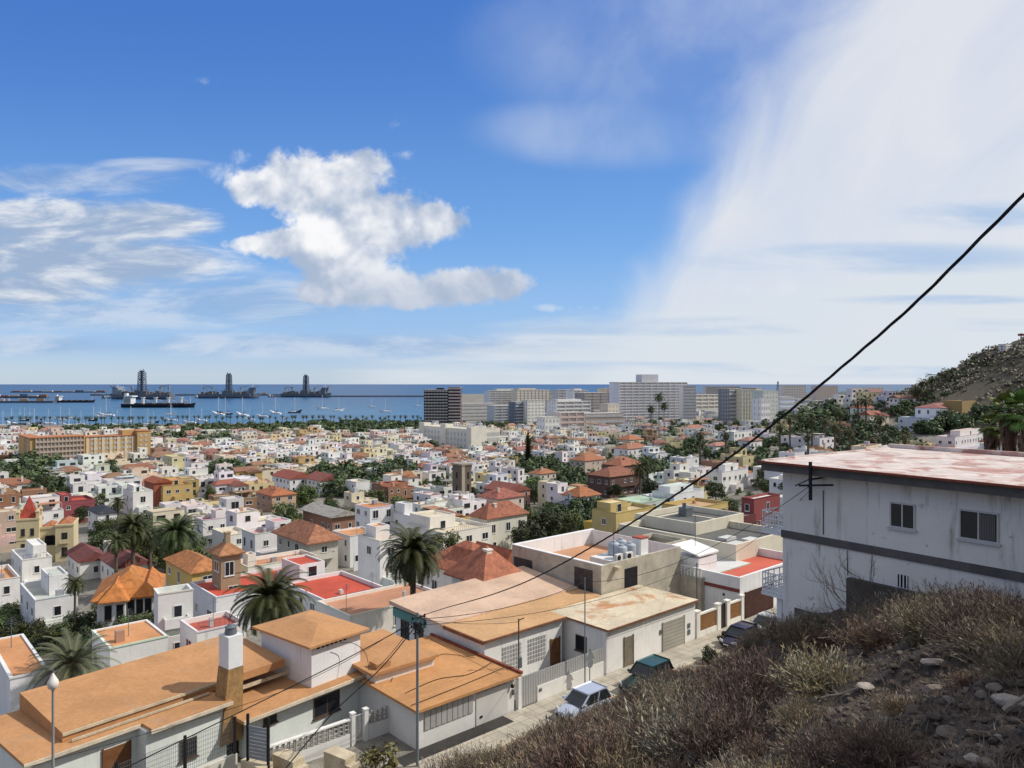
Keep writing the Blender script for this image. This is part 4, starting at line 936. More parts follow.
# ---------------------------------------------------------------- brown bell tower
f = at(462, 471, 235); f.z = ground(f.x, f.y) + 14; r = empty('bell_tower', (f.x, f.y, f.z - 14), PHI, 'tall grey brown square bell tower with pale corner in mid town', 'tower')
pmesh('wall', MB().box(0, 3.8, 0, 5.0, -4, 14), PLASTER, r, (.15, .125, .10)); pmesh('cornice', MB().box(-.3, 4.1, -.3, 5.3, 14.01, 14.5), PLASTER, r, (.3, .26, .2)); pmesh('corner_strip', MB().box(-.1, 1.1, -.12, -.005, -4, 13.9), PLASTER, r, (.42, .36, .28))
for z in (9.8, 6): add_window(r, 'y0', 2.5, 0, z, .8, 2, 0, DFRAME); add_window(r, 'x0', 2.7, 0, z, .8, 2, 0, DFRAME)
HOUSES.append((f.x, f.y + 4, 8, 8, PHI))
# ---------------------------------------------------------------- large blocks
WB = {}
def win_block(w, h, frame=None):
    k = (round(w, 1), round(h, 1), frame)
    if k not in WB:
        mb = MB(); mb.box(-w / 2, w / 2, -.12, .05, 0, h)
        WB[k] = mb.mesh('window', mat('dark_pane', (.045, .05, .06), rough=.25, var=.4, scale=.12))
    return WB[k]
def block(label, u0, u1, v, y, depth, wall, floors, cols, style='windows', rz=0.0, base=None, name='apartment_building', wcol=None, fh=None, roofc=(.5, .48, .45), pent=None, cat='building', side=True, ):
    if rz == 0.0 and not label.startswith(('huge', 'white pilaster', 'distant', 'dark grey glass', 'reddish')): rz = R(22 + (u0 * 7) % 15)
    a = at(u0, v, y); b = at(u1, v, y); W = (b.x - a.x) / max(.3, math.cos(rz)); 
    x, yy = a.x, y; zt = a.z; zb = base if base is not None else min(ground(x, y), ground(b.x, y)) - 1
    zb = max(zb, -59); h = zt - zb
    r = empty(name, (x, yy, zb), rz, label, cat); HOUSES.append(((a.x + b.x) / 2, y + depth / 2, W, depth, rz))
    mb = MB(); mb.box(0, W, 0, depth, -2, h)
    if not label.startswith(('dark grey glass', 'reddish')): wall = tuple(min(.84, c * 1.45) for c in wall)
    put('wall', mb.mesh('wall', PLASTER), r, color=wall)
    put('roof', MB().box(-.2, W + .2, -.2, depth + .2, h + .01, h + .6).mesh('roof', TERR), r, color=roofc)
    fl = fh or h / floors; nf = int(h / fl)
    if style == 'balcony':
        for k in range(nf):
            m = MB(); m.box(.3, W - .3, -1.5, -.01, k * fl + .1, k * fl + fl * .38); m.box(.3, W - .3, -1.45, -.012, k * fl + fl - .12, k * fl + fl - .04)
            put('balcony', m.mesh('balcony', PLASTER), r, color=wcol or (.72, .72, .70))
            m = MB(); m.box(.5, W - .5, -.06, -.005, k * fl + fl * .42, k * fl + fl * .9); put('window_band', m.mesh('window_band', mat('dark_pane')), r)
        m = MB(); n = max(2, cols // 2)
        for i in range(n + 1): m.box(i * (W - .4) / n, i * (W - .4) / n + .4, -1.7, -.015, 0, h - .1)
        put('party_wall', m.mesh('party_wall', PLASTER), r, color=wall)
    elif style == 'stripes':
        for k in range(nf):
            m = MB(); m.box(.2, W - .2, -.35, -.01, k * fl + fl * .42, k * fl + fl * .86); put('window_band', m.mesh('window_band', mat('dark_pane')), r)
    elif style == 'fins':
        m = MB()
        for i in range(cols + 1): m.box(i * (W - .5) / cols, i * (W - .5) / cols + .5, -.7, -.01, 0, h)
        put('fin', m.mesh('fin', PLASTER), r, color=wcol or wall)
        for k in range(nf):
            m = MB(); m.box(.2, W - .2, -.25, -.012, k * fl + fl * .4, k * fl + fl * .9); put('window_band', m.mesh('window_band', mat('dark_pane')), r)
    else:
        ww = W / cols * .55
        for k in range(nf):
            for i in range(cols): put('window', win_block(ww, fl * .5), r, (W * (i + .5) / cols, -.0, k * fl + fl * .3))
    if side:
        n = max(1, int(depth / 5))
        for k in range(nf):
            for i in range(min(n, 3)): put('window', win_block(1.4, fl * .5), r, (-.0, depth * (i + .5) / n, k * fl + fl * .3), -math.pi / 2) if x > 0 else put('window', win_block(1.4, fl * .5), r, (W, depth * (i + .5) / n, k * fl + fl * .3), math.pi / 2)
    if pent:
        p0, p1, ph = pent; put('roof_room', MB().box(W * p0, W * p1, depth * .2, depth * .8, h + .61, h + ph).mesh('roof_room', PLASTER), r, color=tuple(c * .8 for c in wall))
    return r
DG = (.085, .09, .10)
block('dark grey glass tower by the sea, slightly lower twin', 424, 448, 390, 905, 26, (.035, .042, .058), 13, 8, 'fins', wcol=(.045, .052, .07), pent=(.5, .8, 2.5))
block('reddish brown tower joined right of the dark grey tower', 448.3, 460, 387.5, 903, 27, (.085, .042, .045), 13, 3, 'stripes', side=True)
block('low long striped office block right of the brown tower', 461, 496, 404, 1010, 20, (.40, .39, .37), 6, 8, 'stripes')
block('tall striped apartment block with roof terraces behind the blue glass block', 489, 518, 391, 1330, 24, (.5, .5, .5), 11, 10, 'balcony', wcol=(.6, .6, .6), pent=(.3, .9, 4))
block('beige apartment block with dark upright bays at the sea', 517, 551, 390, 1310, 24, (.52, .47, .37), 11, 9, 'fins', wcol=(.5, .45, .36), pent=(.1, .6, 3))
block('blue glass office block beside the cream tower', 515.5, 527, 402, 960, 18, (.10, .13, .18), 8, 3, 'stripes')
block('cream apartment tower with white bays', 527.5, 545, 400.5, 955, 18, (.70, .66, .54), 8, 5, 'windows')
block('pale glass block with stepped balconies left of the blue glass block', 494, 515, 406, 985, 20, (.38, .42, .45), 7, 6, 'balcony', wcol=(.55, .58, .6))
block('grey apartment block on the skyline left of the white stepped block', 558, 574, 390, 1290, 22, (.40, .40, .41), 10, 6, 'balcony', wcol=(.5, .5, .5))
block('white apartment block with bright balconies on the skyline', 573, 588, 390.5, 1240, 22, (.62, .62, .62), 10, 5, 'balcony', pent=(.2, .7, 3))
block('white stepped apartment block in front of the skyline blocks', 556, 592, 402, 1010, 24, (.66, .63, .60), 6, 9, 'balcony', pent=(.1, .8, 3.5))
block('dark grey apartment block with strong balcony lines', 584, 611, 393, 1120, 24, (.22, .20, .20), 10, 7, 'balcony', wcol=(.42, .38, .36))
block('tan apartment tower just left of the huge white slab', 605, 619, 388.5, 1230, 22, (.55, .45, .33), 12, 4, 'balcony', wcol=(.6, .5, .4))
block('small beige block at the foot of the tan tower', 608, 620, 404, 900, 16, (.50, .44, .36), 5, 3, 'windows')
block('pink rendered block with plain side wall', 560, 585, 413, 760, 18, (.60, .47, .42), 4, 6, 'balcony', wcol=(.62, .5, .45))
block('grey flat commercial block behind the pink block', 585, 626, 414, 820, 20, (.28, .24, .22), 3, 9, 'stripes')
block('white low block with dark floors left of the pink block', 545, 560, 418, 700, 16, (.6, .58, .55), 3, 4, 'windows')
r = block('huge white slab apartment building with long balconies and brown roof block', 619, 694, 382.5, 985, 26, (.50, .51, .56), 15, 22, 'balcony', wcol=(.80, .80, .82), pent=(.36, .6, 11), rz=R(22))
block('white pilaster end wing of the huge slab', 683, 696, 386, 983, 24, (.72, .71, .66), 13, 4, 'fins', wcol=(.74, .73, .7), side=False)
block('cream white apartment block right of the huge slab', 695, 731, 395, 1150, 22, (.68, .63, .52), 7, 10, 'balcony', wcol=(.70, .66, .58))
block('distant grey hotel behind the cream block', 706, 740, 386.5, 1700, 30, (.45, .42, .40), 11, 9, 'balcony', wcol=(.55, .5, .47))
block('dark blue grey slab end beside the cream slab', 729, 741, 389, 930, 20, (.17, .18, .20), 10, 3, 'stripes')
block('cream slab block right of the dark slab end', 741.5, 758, 389.5, 925, 22, (.52, .49, .38), 10, 5, 'fins', wcol=(.55, .52, .42))
block('dark slate slab between two cream slabs', 756, 763, 388, 950, 22, (.10, .11, .12), 10, 2, 'stripes')
block('pale green grey block with low white wing', 763, 781, 391, 880, 20, (.42, .45, .42), 9, 5, 'windows')
block('low white block before the pale green block', 761, 772, 399, 840, 14, (.6, .61, .62), 5, 4, 'windows')
block('bright blue and white block by the cable at right', 780, 797, 397, 1000, 20, (.42, .48, .62), 6, 5, 'stripes')
block('distant long pale block on the right skyline', 784, 806, 385.5, 2100, 40, (.50, .46, .42), 7, 9, 'windows')
block('distant brown block on the right skyline', 817, 838, 386, 2000, 40, (.44, .36, .30), 8, 7, 'windows')
block('distant white block on the right skyline near the hill', 858, 884, 387.5, 1900, 30, (.55, .54, .52), 6, 8, 'windows')
# palace hotel in white, long facade + right block
p = at(471, 429, 640)
for (lab, spec, dd) in (('long white palace hotel with rows of arched windows', (420, 471, 500, 429, 15), None),):
    f = at(471, 429.5, 535); zb = ground(f.x, f.y); h = f.z - zb
    c1, s1 = math.cos(R(38)), math.sin(R(38))
    W = ((500 - 512) / F * f.y - f.x) / (c1 - (500 - 512) / F * s1); D = ((420 - 512) / F * f.y - f.x) / (-s1 - (420 - 512) / F * c1)
    r = empty('palace_hotel', (f.x, f.y, zb), R(38), lab, 'hotel'); D = min(D, 75); HOUSES.append((f.x + math.cos(R(38)) * W / 2 - math.sin(R(38)) * D / 2, f.y + math.sin(R(38)) * W / 2 + math.cos(R(38)) * D / 2, W + 6, D + 6, R(38))); KEEP.append((421, 500, 424, 446, f.y))
    D = min(D, 75)
    q = MB(); q.shell(0, W, 0, D, -2, h - 1.2, h, .5); q.shell(-.6, W * .5, -1, 5, -2, h + .2, h + 1.6, .4); q.shell(-.6, 6, D - 7, D + .5, -2, h + .4, h + 2.4, .4); q.shell(-1.2, 6, D * .45, D * .55, -2, h + .6, h + 2.6, .4)
    pmesh('wall', q, PLASTER, r, (.74, .71, .62)); pmesh('roof', MB().flat(.3, W - .3, .3, D - .3, h - 1.2), TERR, r, (.55, .5, .42))
    am = MB().prism([(-.9, 0), (.9, 0), (.9, 2.1), (.5, 2.7), (-.5, 2.7), (-.9, 2.1)], 0, .1).xf(Matrix.Rotation(R(90), 4, 'X')).mesh('arched_window', mat('dark_pane'))
    for k in range(4):
        for i in range(15): put('arched_window', am, r, (-.02, 2 + (D - 3) * i / 15 + 1, h - 5.4 - k * 4.0), -math.pi / 2)
        for i in range(6): put('arched_window', am, r, (W * .54 + (W * .44) * (i + .5) / 6, -.02, h - 5.4 - k * 4.0), 0)
# yellow hotel: two wings, facade grids
f = at(30, 438.5, 402); zb = ground(f.x, f.y) ; h = f.z - zb
W = ((139 - 512) / F * f.y - f.x) / (SX - (139 - 512) / F * SY)
KEEP.append((4, 146, 428, 463, f.y)); r = empty('hotel', (f.x, f.y, zb), PHI, 'long ochre hotel with balcony grid facade and red-tiled roof edges', 'hotel'); HOUSES.append((f.x + 20, f.y + 32, W + 10, 40, PHI))
q = MB(); q.box(0, W * .48, 0, 14, -4, h); q.box(W * .48, W, 1.5, 14, -4, h - .8); q.box(W - 1, W + 6.5, -.4, 15, -4, h + 1.6); q.box(W * .86, W - 1, 5, 14, h - .8, h + 2.2); q.box(-.3, 6, 14, 34, -4, h)
pmesh('wall', q, PLASTER, r, (.52, .34, .15))
q = MB(); q.box(-.6, W * .48, -.8, 14, h + .01, h + .5); q.box(-.6, 6.3, 14.01, 34.4, h + .01, h + .5); q.box(W - 1.2, W + 6.8, -.7, 15.3, h + 1.61, h + 2.0); q.box(W * .48 + .01, W - 1.3, 1.0, 14, h - .79, h - .4); pmesh('roof', q, TERR, r, (.44, .19, .09))
fl = h / 5.4
for k in range(5):
    m = MB(); z = h - (k + 1) * fl
    m.box(2.5, W * .48 - .5, -.9, -.01, z + .1, z + fl * .42); put('balcony', m.mesh('balcony', PLASTER), r, color=(.50, .42, .37))
    for i in range(13): put('window', win_block(1.5, fl * .55), r, (3.4 + i * (W * .48 - 4) / 13, -.02, z + fl * .38))
    for i in range(12): put('window', win_block(1.6 if i % 3 else 1.0, fl * .55), r, (W * .48 + 2 + i * (W * .5 - 3) / 12, 1.48, z - .7 + fl * .32))
    for i in range(2): put('window', win_block(1.3, fl * .5), r, (W + 1 + i * 2.6, -.42, z + fl * .4))
    for i in range(4): put('window', win_block(1.1, fl * .5), r, (-.02, 2.2 + i * 3.2, z + fl * .38), -math.pi / 2)
m = MB()
for i in range(14): m.box(2.4 + i * (W * .48 - 3) / 13, 2.7 + i * (W * .48 - 3) / 13, -1.0, -.012, 0, h)
pmesh('balcony_divider', m, PLASTER, r, (.5, .40, .3))
m = MB()
for i in range(7): m.box(W * .48 + 1 + i * (W * .48) / 6.6, W * .48 + 2.4 + i * (W * .48) / 6.6, 1.1, 1.49, h - 5 * fl, h - 1.2)
pmesh('bay_frame', m, PLASTER, r, (.66, .56, .40))
# ================================================================ automatic place words for the many houses, trees and boats
LM = [('the castle-like mansion', 45, 535), ('the ochre hotel', 85, 450), ('the white palace hotel', 460, 438), ('the dark sea tower', 440, 405), ('the huge white slab', 657, 398), ('the tall pointed conifer', 527, 452), ('the brown bell tower', 466, 485),
      ('the tiled cluster', 622, 458), ('the tall palm', 413, 545), ('the big date palm', 272, 597), ('the slate hipped roof', 101, 511), ('the yellow ochre house', 172, 482), ('the tiled pavilion tower', 225, 560), ('the big hipped roof', 306, 538), ('the orange-topped white house', 374, 505),
      ('the pale green roof', 640, 499), ('the brown-cornered yellow house', 690, 508), ('the roof pavilion house', 728, 472), ('the park villas', 710, 438), ('the hill foot house', 945, 410), ('the red long gable roof', 292, 476), ('the centre park trees', 375, 480), ('the cream tower', 536, 410), ('the pink block', 572, 420),
      ('the fan palms', 1010, 425), ('the weathered building roof', 860, 455), ('the magenta house', 72, 505), ('the many-folded roof', 470, 562), ('the arched-window villa', 498, 515), ('the green trees', 550, 522), ('the waterfront palms', 250, 424), ('the twin-bay villa', 740, 436), ('the hill crest', 985, 350), ('the cream slab', 750, 400), ('the low patio house', 365, 605), ('the glazed terrace villa', 40, 600), ('the orange hipped villa', 125, 590), ('the wide grey workshop', 715, 535), ('the pale date palm', 75, 655), ('the long orange roof', 140, 690), ('the left frame edge', 2, 470), ('the right frame edge', 1020, 440)]
ORD = ['nearest', 'second', 'third', 'fourth', 'fifth', 'sixth', 'seventh', 'eighth', 'ninth', 'tenth']
def label_all(items, used=None):
    """items: dicts with u, v, phrase; writes a label that no other item of the list carries"""
    buckets = {}
    for it in items:
        c = sorted(((math.hypot(it['u'] - u, (it['v'] - v) * 1.6), n, u, v) for n, u, v in LM))[:5]
        it['c'] = c
    for it in items:
        best = None
        for d, n, u, v in it['c']:
            dx, dy = it['u'] - u, (it['v'] - v) * 1.6
            rel = ('right of' if dx > 0 else 'left of') if abs(dx) > abs(dy) else ('below' if dy > 0 else 'above')
            k = (it['phrase'], rel, n); q = len(buckets.get(k, []))
            if best is None or q < best[0]: best = (q, k, d)
            if q == 0: break
        buckets.setdefault(best[1], []).append((best[2], it))
    for (ph, rel, n), lst in buckets.items():
        lst.sort(key=lambda x: x[0])
        for i, (d, it) in enumerate(lst):
            if len(lst) == 1: w = f'{ph}, {rel} {n}'
            else: w = f'{ph}, {ORD[min(i, 9)]} such one {rel} {n}'
            it['label'] = w
# ================================================================ town fill
def in_house(x, y, m=2.0):
    for cx, cy, W, D, ph in HOUSES:
        dx, dy = x - cx, y - cy
        if abs(dx) > W + D + 20 or abs(dy) > W + D + 20: continue
        c, s = math.cos(ph), math.sin(ph); a, b = dx * c + dy * s, -dx * s + dy * c
        if abs(a) < W / 2 + m and abs(b) < D / 2 + m: return True
    return False
# tree patches: photo place of the foot line, spread, number, size range, kind
PATCH = [(25, 478, 26, 14, 16, (9, 14)), (38, 500, 14, 10, 8, (9, 13)), (60, 462, 8, 6, 4, (7, 10)), (100, 458, 16, 4, 8, (8, 11)), (175, 441, 55, 8, 70, (8, 13)), (245, 434, 45, 6, 50, (8, 12)), (340, 433, 65, 7, 110, (9, 14)), (400, 431, 30, 6, 40, (9, 13)), (300, 438, 30, 5, 20, (8, 11)), (70, 432, 70, 3, 30, (7, 11)), (150, 430, 60, 3, 30, (7, 10)), (250, 428, 80, 3, 40, (7, 10)), (380, 426, 60, 2, 30, (7, 10)), (490, 424, 60, 6, 40, (8, 11)),
         (220, 475, 20, 6, 12, (7, 10)), (250, 479, 14, 5, 8, (7, 10)), (345, 488, 42, 10, 26, (8, 12)), (395, 480, 24, 8, 14, (8, 12)), (300, 503, 14, 6, 6, (6, 9)), (440, 495, 14, 8, 6, (6, 8)), (430, 452, 10, 4, 5, (7, 10)),
         (120, 550, 26, 12, 10, (6, 9)), (150, 560, 20, 10, 7, (6, 9)), (180, 566, 20, 10, 6, (6, 8)), (25, 645, 40, 16, 14, (3.5, 5.5)), (90, 650, 30, 10, 8, (4, 5)), (130, 640, 30, 6, 8, (3.5, 4.8)), (205, 610, 12, 8, 3, (4, 6)),
         (540, 545, 24, 10, 10, (7, 10)), (575, 535, 25, 10, 10, (7, 10)), (600, 525, 12, 8, 5, (6, 9)), (545, 500, 14, 8, 7, (8, 11)), (545, 478, 20, 8, 10, (8, 12)), (570, 490, 20, 10, 9, (7, 11)), (610, 495, 12, 6, 4, (6, 8)),
         (655, 478, 26, 8, 12, (8, 11)), (660, 455, 40, 8, 22, (8, 12)), (700, 430, 50, 8, 34, (9, 14)), (650, 425, 40, 5, 22, (9, 13)), (760, 425, 50, 8, 24, (7, 12)), (820, 422, 50, 9, 24, (7, 12)), (850, 438, 50, 9, 18, (6, 10)), (890, 452, 40, 8, 12, (6, 9)), (800, 445, 40, 8, 12, (6, 9)), (760, 470, 30, 8, 12, (7, 10)), (740, 455, 30, 6, 10, (7, 10)),
         (930, 428, 40, 6, 18, (7, 10)), (905, 412, 22, 6, 10, (5, 9)), (930, 396, 20, 6, 9, (4, 6)), (955, 378, 18, 6, 10, (3, 5)), (978, 362, 12, 5, 8, (2.5, 4)), (990, 415, 30, 8, 10, (6, 9)), (470, 420, 30, 4, 14, (8, 11)), (510, 432, 12, 4, 6, (7, 10)), (215, 448, 30, 3, 10, (6, 9)), (788, 560, 6, 6, 2, (3, 5)), (680, 520, 5, 4, 3, (3, 4)), (520, 470, 10, 5, 5, (8, 11))]
TREES = []
rt = random.Random(21)
for (u, v, ru, rv, n, (a, b)) in PATCH:
    for i in range(int(n * 1.25)):
        for _ in range(4):
            w, k = rt.uniform(0, 6.283), math.sqrt(rt.random())
            p = hit(u + ru * k * math.cos(w), v + rv * k * math.sin(w), 0, 60)
            if not in_house(p.x, p.y, .5) and coast(p.x, p.y) > 6: TREES.append((p.x, p.y, rt.uniform(a, b) * .95)); break
def near_tree(x, y, r):
    return any(abs(x - a) < r and abs(y - b) < r for a, b, _ in TREES)
fill = []
rf_ = random.Random(5)
def lots():
    for j in range(-8, 95):                      # rows away from the street
        row_t = 27 + j * 12.6 + (j // 2) * 5.0
        s = -900.0
        while s < 1300:
            wd = rf_.uniform(8.0, 13); s += wd + rf_.choice([.3, .5, .8, 2.5, 4]) + (9 if rf_.random() < .12 else 0)
            yield s, row_t + rf_.uniform(-.8, .8), wd, rf_.uniform(8, 11)
for s, t, wd, dp in lots():
    x, y = xy_of(s, t)
    ang = PHI
    if y > 300:                                  # the street grid bends beyond the first districts
        k = sm(300, 420, y); x2 = x
        ang = PHI + R(8) * k * (1 if x < 60 else -3.0)
    if y < 78 or y > 1040 or abs(x) > .84 * y + 28: continue
    if coast(x, y) < 18: continue
    if in_house(x, y, 5.2) or near_tree(x, y, 6.0): continue
    if x > 190 and ground(x, y) > -9 : continue
    u, v = px((x, y, ground(x, y)))
    if 690 < u < 905 and 405 < v < 432 and rf_.random() < .62: continue
    if 600 < u < 905 and 425 < v < 475 and rf_.random() < .5:
        TREES.append((x, y, rf_.uniform(6, 10))); continue
    if 480 < u <= 600 and 425 < v < 500 and rf_.random() < .28:
        TREES.append((x, y, rf_.uniform(5, 9))); continue
    if t < 22 and s > -5: continue
    if u < 60 and v > 610: continue
    if u < 425 and y > 700 + 60 * vnoise(x / 60, 3): continue
    if u < 560 and y > 800: continue
    rr = rf_.random()
    if rr < (.19 if y < 420 else .16): 
        TREES.append((x, y, rf_.uniform(5, 9))); continue
    if rr < .10: continue
    if y < 620:
        wu = (wd + dp) * .62 * F / y; vt, vb = px((x, y, ground(x, y) + 7.4))[1], v; bad = False
        for (a0, a1, b0, b1, yy) in KEEP:
            if y < yy + 2 and True:
                ow = min(u + wu * .5, a1) - max(u - wu * .5, a0); oh = min(vb, b1) - max(vt, b0)
                if ow > 0 and oh > 0 and ow * oh > (.22 if a1 - a0 < 78 else .008) * (a1 - a0) * (b1 - b0): bad = True; break
        if not bad and rf_.random() < .85: TREES.append((x - math.cos(ang) * (wd / 2 + 1.2) + rf_.uniform(-1, 1), y - math.sin(ang) * (wd / 2 + 1.2) - rf_.uniform(0, 5), rf_.uniform(3.6, 8.0)))
        if bad:
            if rf_.random() < .8: TREES.append((x, y, rf_.uniform(2.6, 4.6)))
            continue
    fill.append([x, y, wd, dp, ang + R(rf_.uniform(-4, 4))])
fill.sort(key=lambda q: q[1])
PAL = [('white', (.73, .72, .69), 38), ('bright white', (.78, .78, .77), 14), ('cream', (.68, .61, .46), 16), ('pale grey', (.62, .62, .62), 9), ('pale yellow', (.66, .56, .32), 6), ('pinkish', (.64, .48, .42), 5), ('ochre', (.48, .33, .13), 3), ('brick brown', (.30, .16, .10), 5), ('pale blue', (.52, .58, .66), 3)]
RPAL = [('pale grey terrace', (.52, .51, .49), 32), ('white terrace', (.68, .67, .65), 14), ('terracotta terrace', (.46, .25, .15), 15), ('red terrace', (.36, .085, .06), 9), ('beige terrace', (.56, .48, .36), 22), ('dark terrace', (.2, .19, .18), 7)]
def pick(r, pal):
    k = r.uniform(0, sum(p[2] for p in pal))
    for p in pal:
        k -= p[2]
        if k <= 0: return p
    return pal[-1]
PANE = (.04, .045, .055)
def cells(rn, W, D, h, kind):
    a, b = W * rn.uniform(.36, .64), D * rn.uniform(.36, .6); lo = 3.3 if h > 5 else 2.6
    if kind == 'flat':
        hs = [rn.choice([lo, h, h]), rn.choice([lo, h, h, h - .8]), rn.choice([h, h, h + 2.5, h + .5]), rn.choice([h, h + .4, lo, h + 2.6])]
    else: hs = [lo, h, h, h] if rn.random() < .5 else [h, lo, h, h]
    return a, b, [(0, a, 0, b, hs[0]), (a, W, 0, b, hs[1]), (0, a, b, D, hs[2]), (a, W, b, D, hs[3])], hs
def town_house(mb, rn, W, D, h, wc, rc, kind, add=None):
    """a house of several joined blocks with terraces at different heights; add() places window parts, else panes are painted faces"""
    a, b, C, hs = cells(rn, W, D, h, kind); e = .012; roofs = []
    w2 = wc if rn.random() < .75 else tuple(c * rn.uniform(.72, .9) for c in wc)
    trim = rn.random() < .3
    if kind == 'flat':
        for n, (x0, x1, y0, y1, hh) in enumerate(C):
            col = wc if n != 3 else w2
            mb.shell(x0 + e, x1 - e, y0 + e, y1 - e, -3.5, hh - rn.choice([.35, .6, .8]), hh, .2, col=col)
            r_ = rc if rn.random() < .6 else pick(rn, RPAL)[1]; mb.flat(x0 + .1, x1 - .1, y0 + .1, y1 - .1, hh - .34 - .3 * rn.random(), col=r_)
            if trim: mb.box(x0 - .04, x1 + .04, y0 - .05, y0 - .0, hh - .12, hh + .05, col=tuple(.75 * c for c in rc))
            for _ in range(rn.choice([0, 1, 1, 2])):
                cx, cy = rn.uniform(x0 + .5, max(x0 + .6, x1 - 1.3)), rn.uniform(y0 + .5, max(y0 + .6, y1 - 1.3)); k = rn.uniform(.4, 1.1)
                mb.box(cx, cx + k, cy, cy + k * rn.uniform(.6, 1.2), hh - .6, hh + rn.uniform(-.1, 1.0), col=rn.choice([(.45, .46, .48), wc, (.3, .3, .3), (.5, .3, .2), (.6, .6, .62)]))
        if rn.random() < .35:
            x0, x1, y0, y1, hh = C[rn.randrange(2)]; mb.box(x0 + .3, x1 - .3, y0 + .3, y1 - .2, hh + 1.75, hh + 1.87, col=rn.choice([(.4, .2, .12), (.5, .48, .44), (.25, .24, .22)]))
            for q in ((x0 + .35, y0 + .35), (x1 - .45, y0 + .35)): mb.box(q[0], q[0] + .1, q[1], q[1] + .1, hh - .5, hh + 1.745, col=(.5, .48, .45))
    else:
        mb.box(0, W, b, D, -3.5, h, col=wc); mb.hip(-.4, W + .4, b - .4, D + .4, h + .02, rn.uniform(1.3, 2.1), col=rc, gable=(kind == 'gable'))
        for n in (0, 1):
            x0, x1, y0, y1, hh = C[n]
            if hh > 5: mb.box(x0, x1, y0, b - .01, -3.5, hh - .35, col=wc); mb.hip(x0 - .35, x1 + .35, -.35, b + 1.0, hh - .33, rn.uniform(1.0, 1.5), col=tuple(c * .93 for c in rc), along='y', gable=rn.random() < .5)
            else: mb.shell(x0 + e, x1 - e, y0 + e, b - .02, -3.5, hh - .7, hh, .2, col=wc); mb.flat(x0 + .1, x1 - .1, .1, b - .1, hh - .66, col=pick(rn, RPAL)[1])
        if rn.random() < .5: cx = rn.uniform(.2, .8) * W; mb.box(cx, cx + .6, b + .6, b + 1.2, h, h + 2.6, col=wc)
    # low plot walls
    if rn.random() < .7: mb.box(-1.3, W + 1.0, -1.9, -1.75, -3.5, rn.uniform(1.3, 2.2), col=w2)
    if rn.random() < .6: mb.box(-1.45, -1.31, -1.7, D, -3.5, rn.uniform(1.3, 2.2), col=wc)
    # openings
    for n, (x0, x1, y0, y1, hh) in enumerate(C):
        zmin = 0 if n < 2 else hs[n - 2]; xmin = 0 if n in (0, 2) else hs[n - 1]
        k = 0
        while hh - 2.9 * (k + 1) > -.6:
            z = hh - 2.9 * (k + 1) + .75; k += 1
            if z > zmin - .2:
                m = max(1, int((x1 - x0) / 2.7))
                for i in range(m):
                    if rn.random() < .15: continue
                    c = x0 + (x1 - x0) * (i + .5) / m; ww = min(rn.choice([.9, 1.2, 1.5, 2.1]), (x1 - x0) * .7); t_ = rn.random() < .28; zz, hg = (z - .65, 1.95) if t_ else (z, 1.15)
                    if add: add('y0', c, y0, zz, ww, hg)
                    else: mb.quad([(c - ww / 2, y0 - .03, zz), (c + ww / 2, y0 - .03, zz), (c + ww / 2, y0 - .03, zz + hg), (c - ww / 2, y0 - .03, zz + hg)], col=PANE)
            if z > xmin - .2:
                m = max(1, int((y1 - y0) / 3.0))
                for i in range(m):
                    if rn.random() < .3: continue
                    c = y0 + (y1 - y0) * (i + .5) / m; ww = rn.choice([.8, 1.0, 1.3])
                    if add: add('x0', c, x0, z, ww, 1.15)
                    else: mb.quad([(x0 - .03, c + ww / 2, z), (x0 - .03, c - ww / 2, z), (x0 - .03, c - ww / 2, z + 1.15), (x0 - .03, c + ww / 2, z + 1.15)], col=PANE)
    if rn.random() < .35:                        # balcony or awning on the front
        x0, x1, y0, y1, hh = C[rn.randrange(2)]
        if hh > 5: mb.box(x0 + .3, x1 - .3, -1.0, -.005, hh - 3.55, hh - 3.4, col=wc); mb.box(x0 + .3, x1 - .3, -1.0, -.92, hh - 3.39, hh - 2.6, col=wc)
n_hand = len([o for o in COL.objects if o.get('category') == 'house'])
N_IND = 296 - n_hand
items = []
stuffmb = MB()
fill.sort(key=lambda q: q[1] + (5000 if abs(q[0]) > .70 * q[1] else 0))
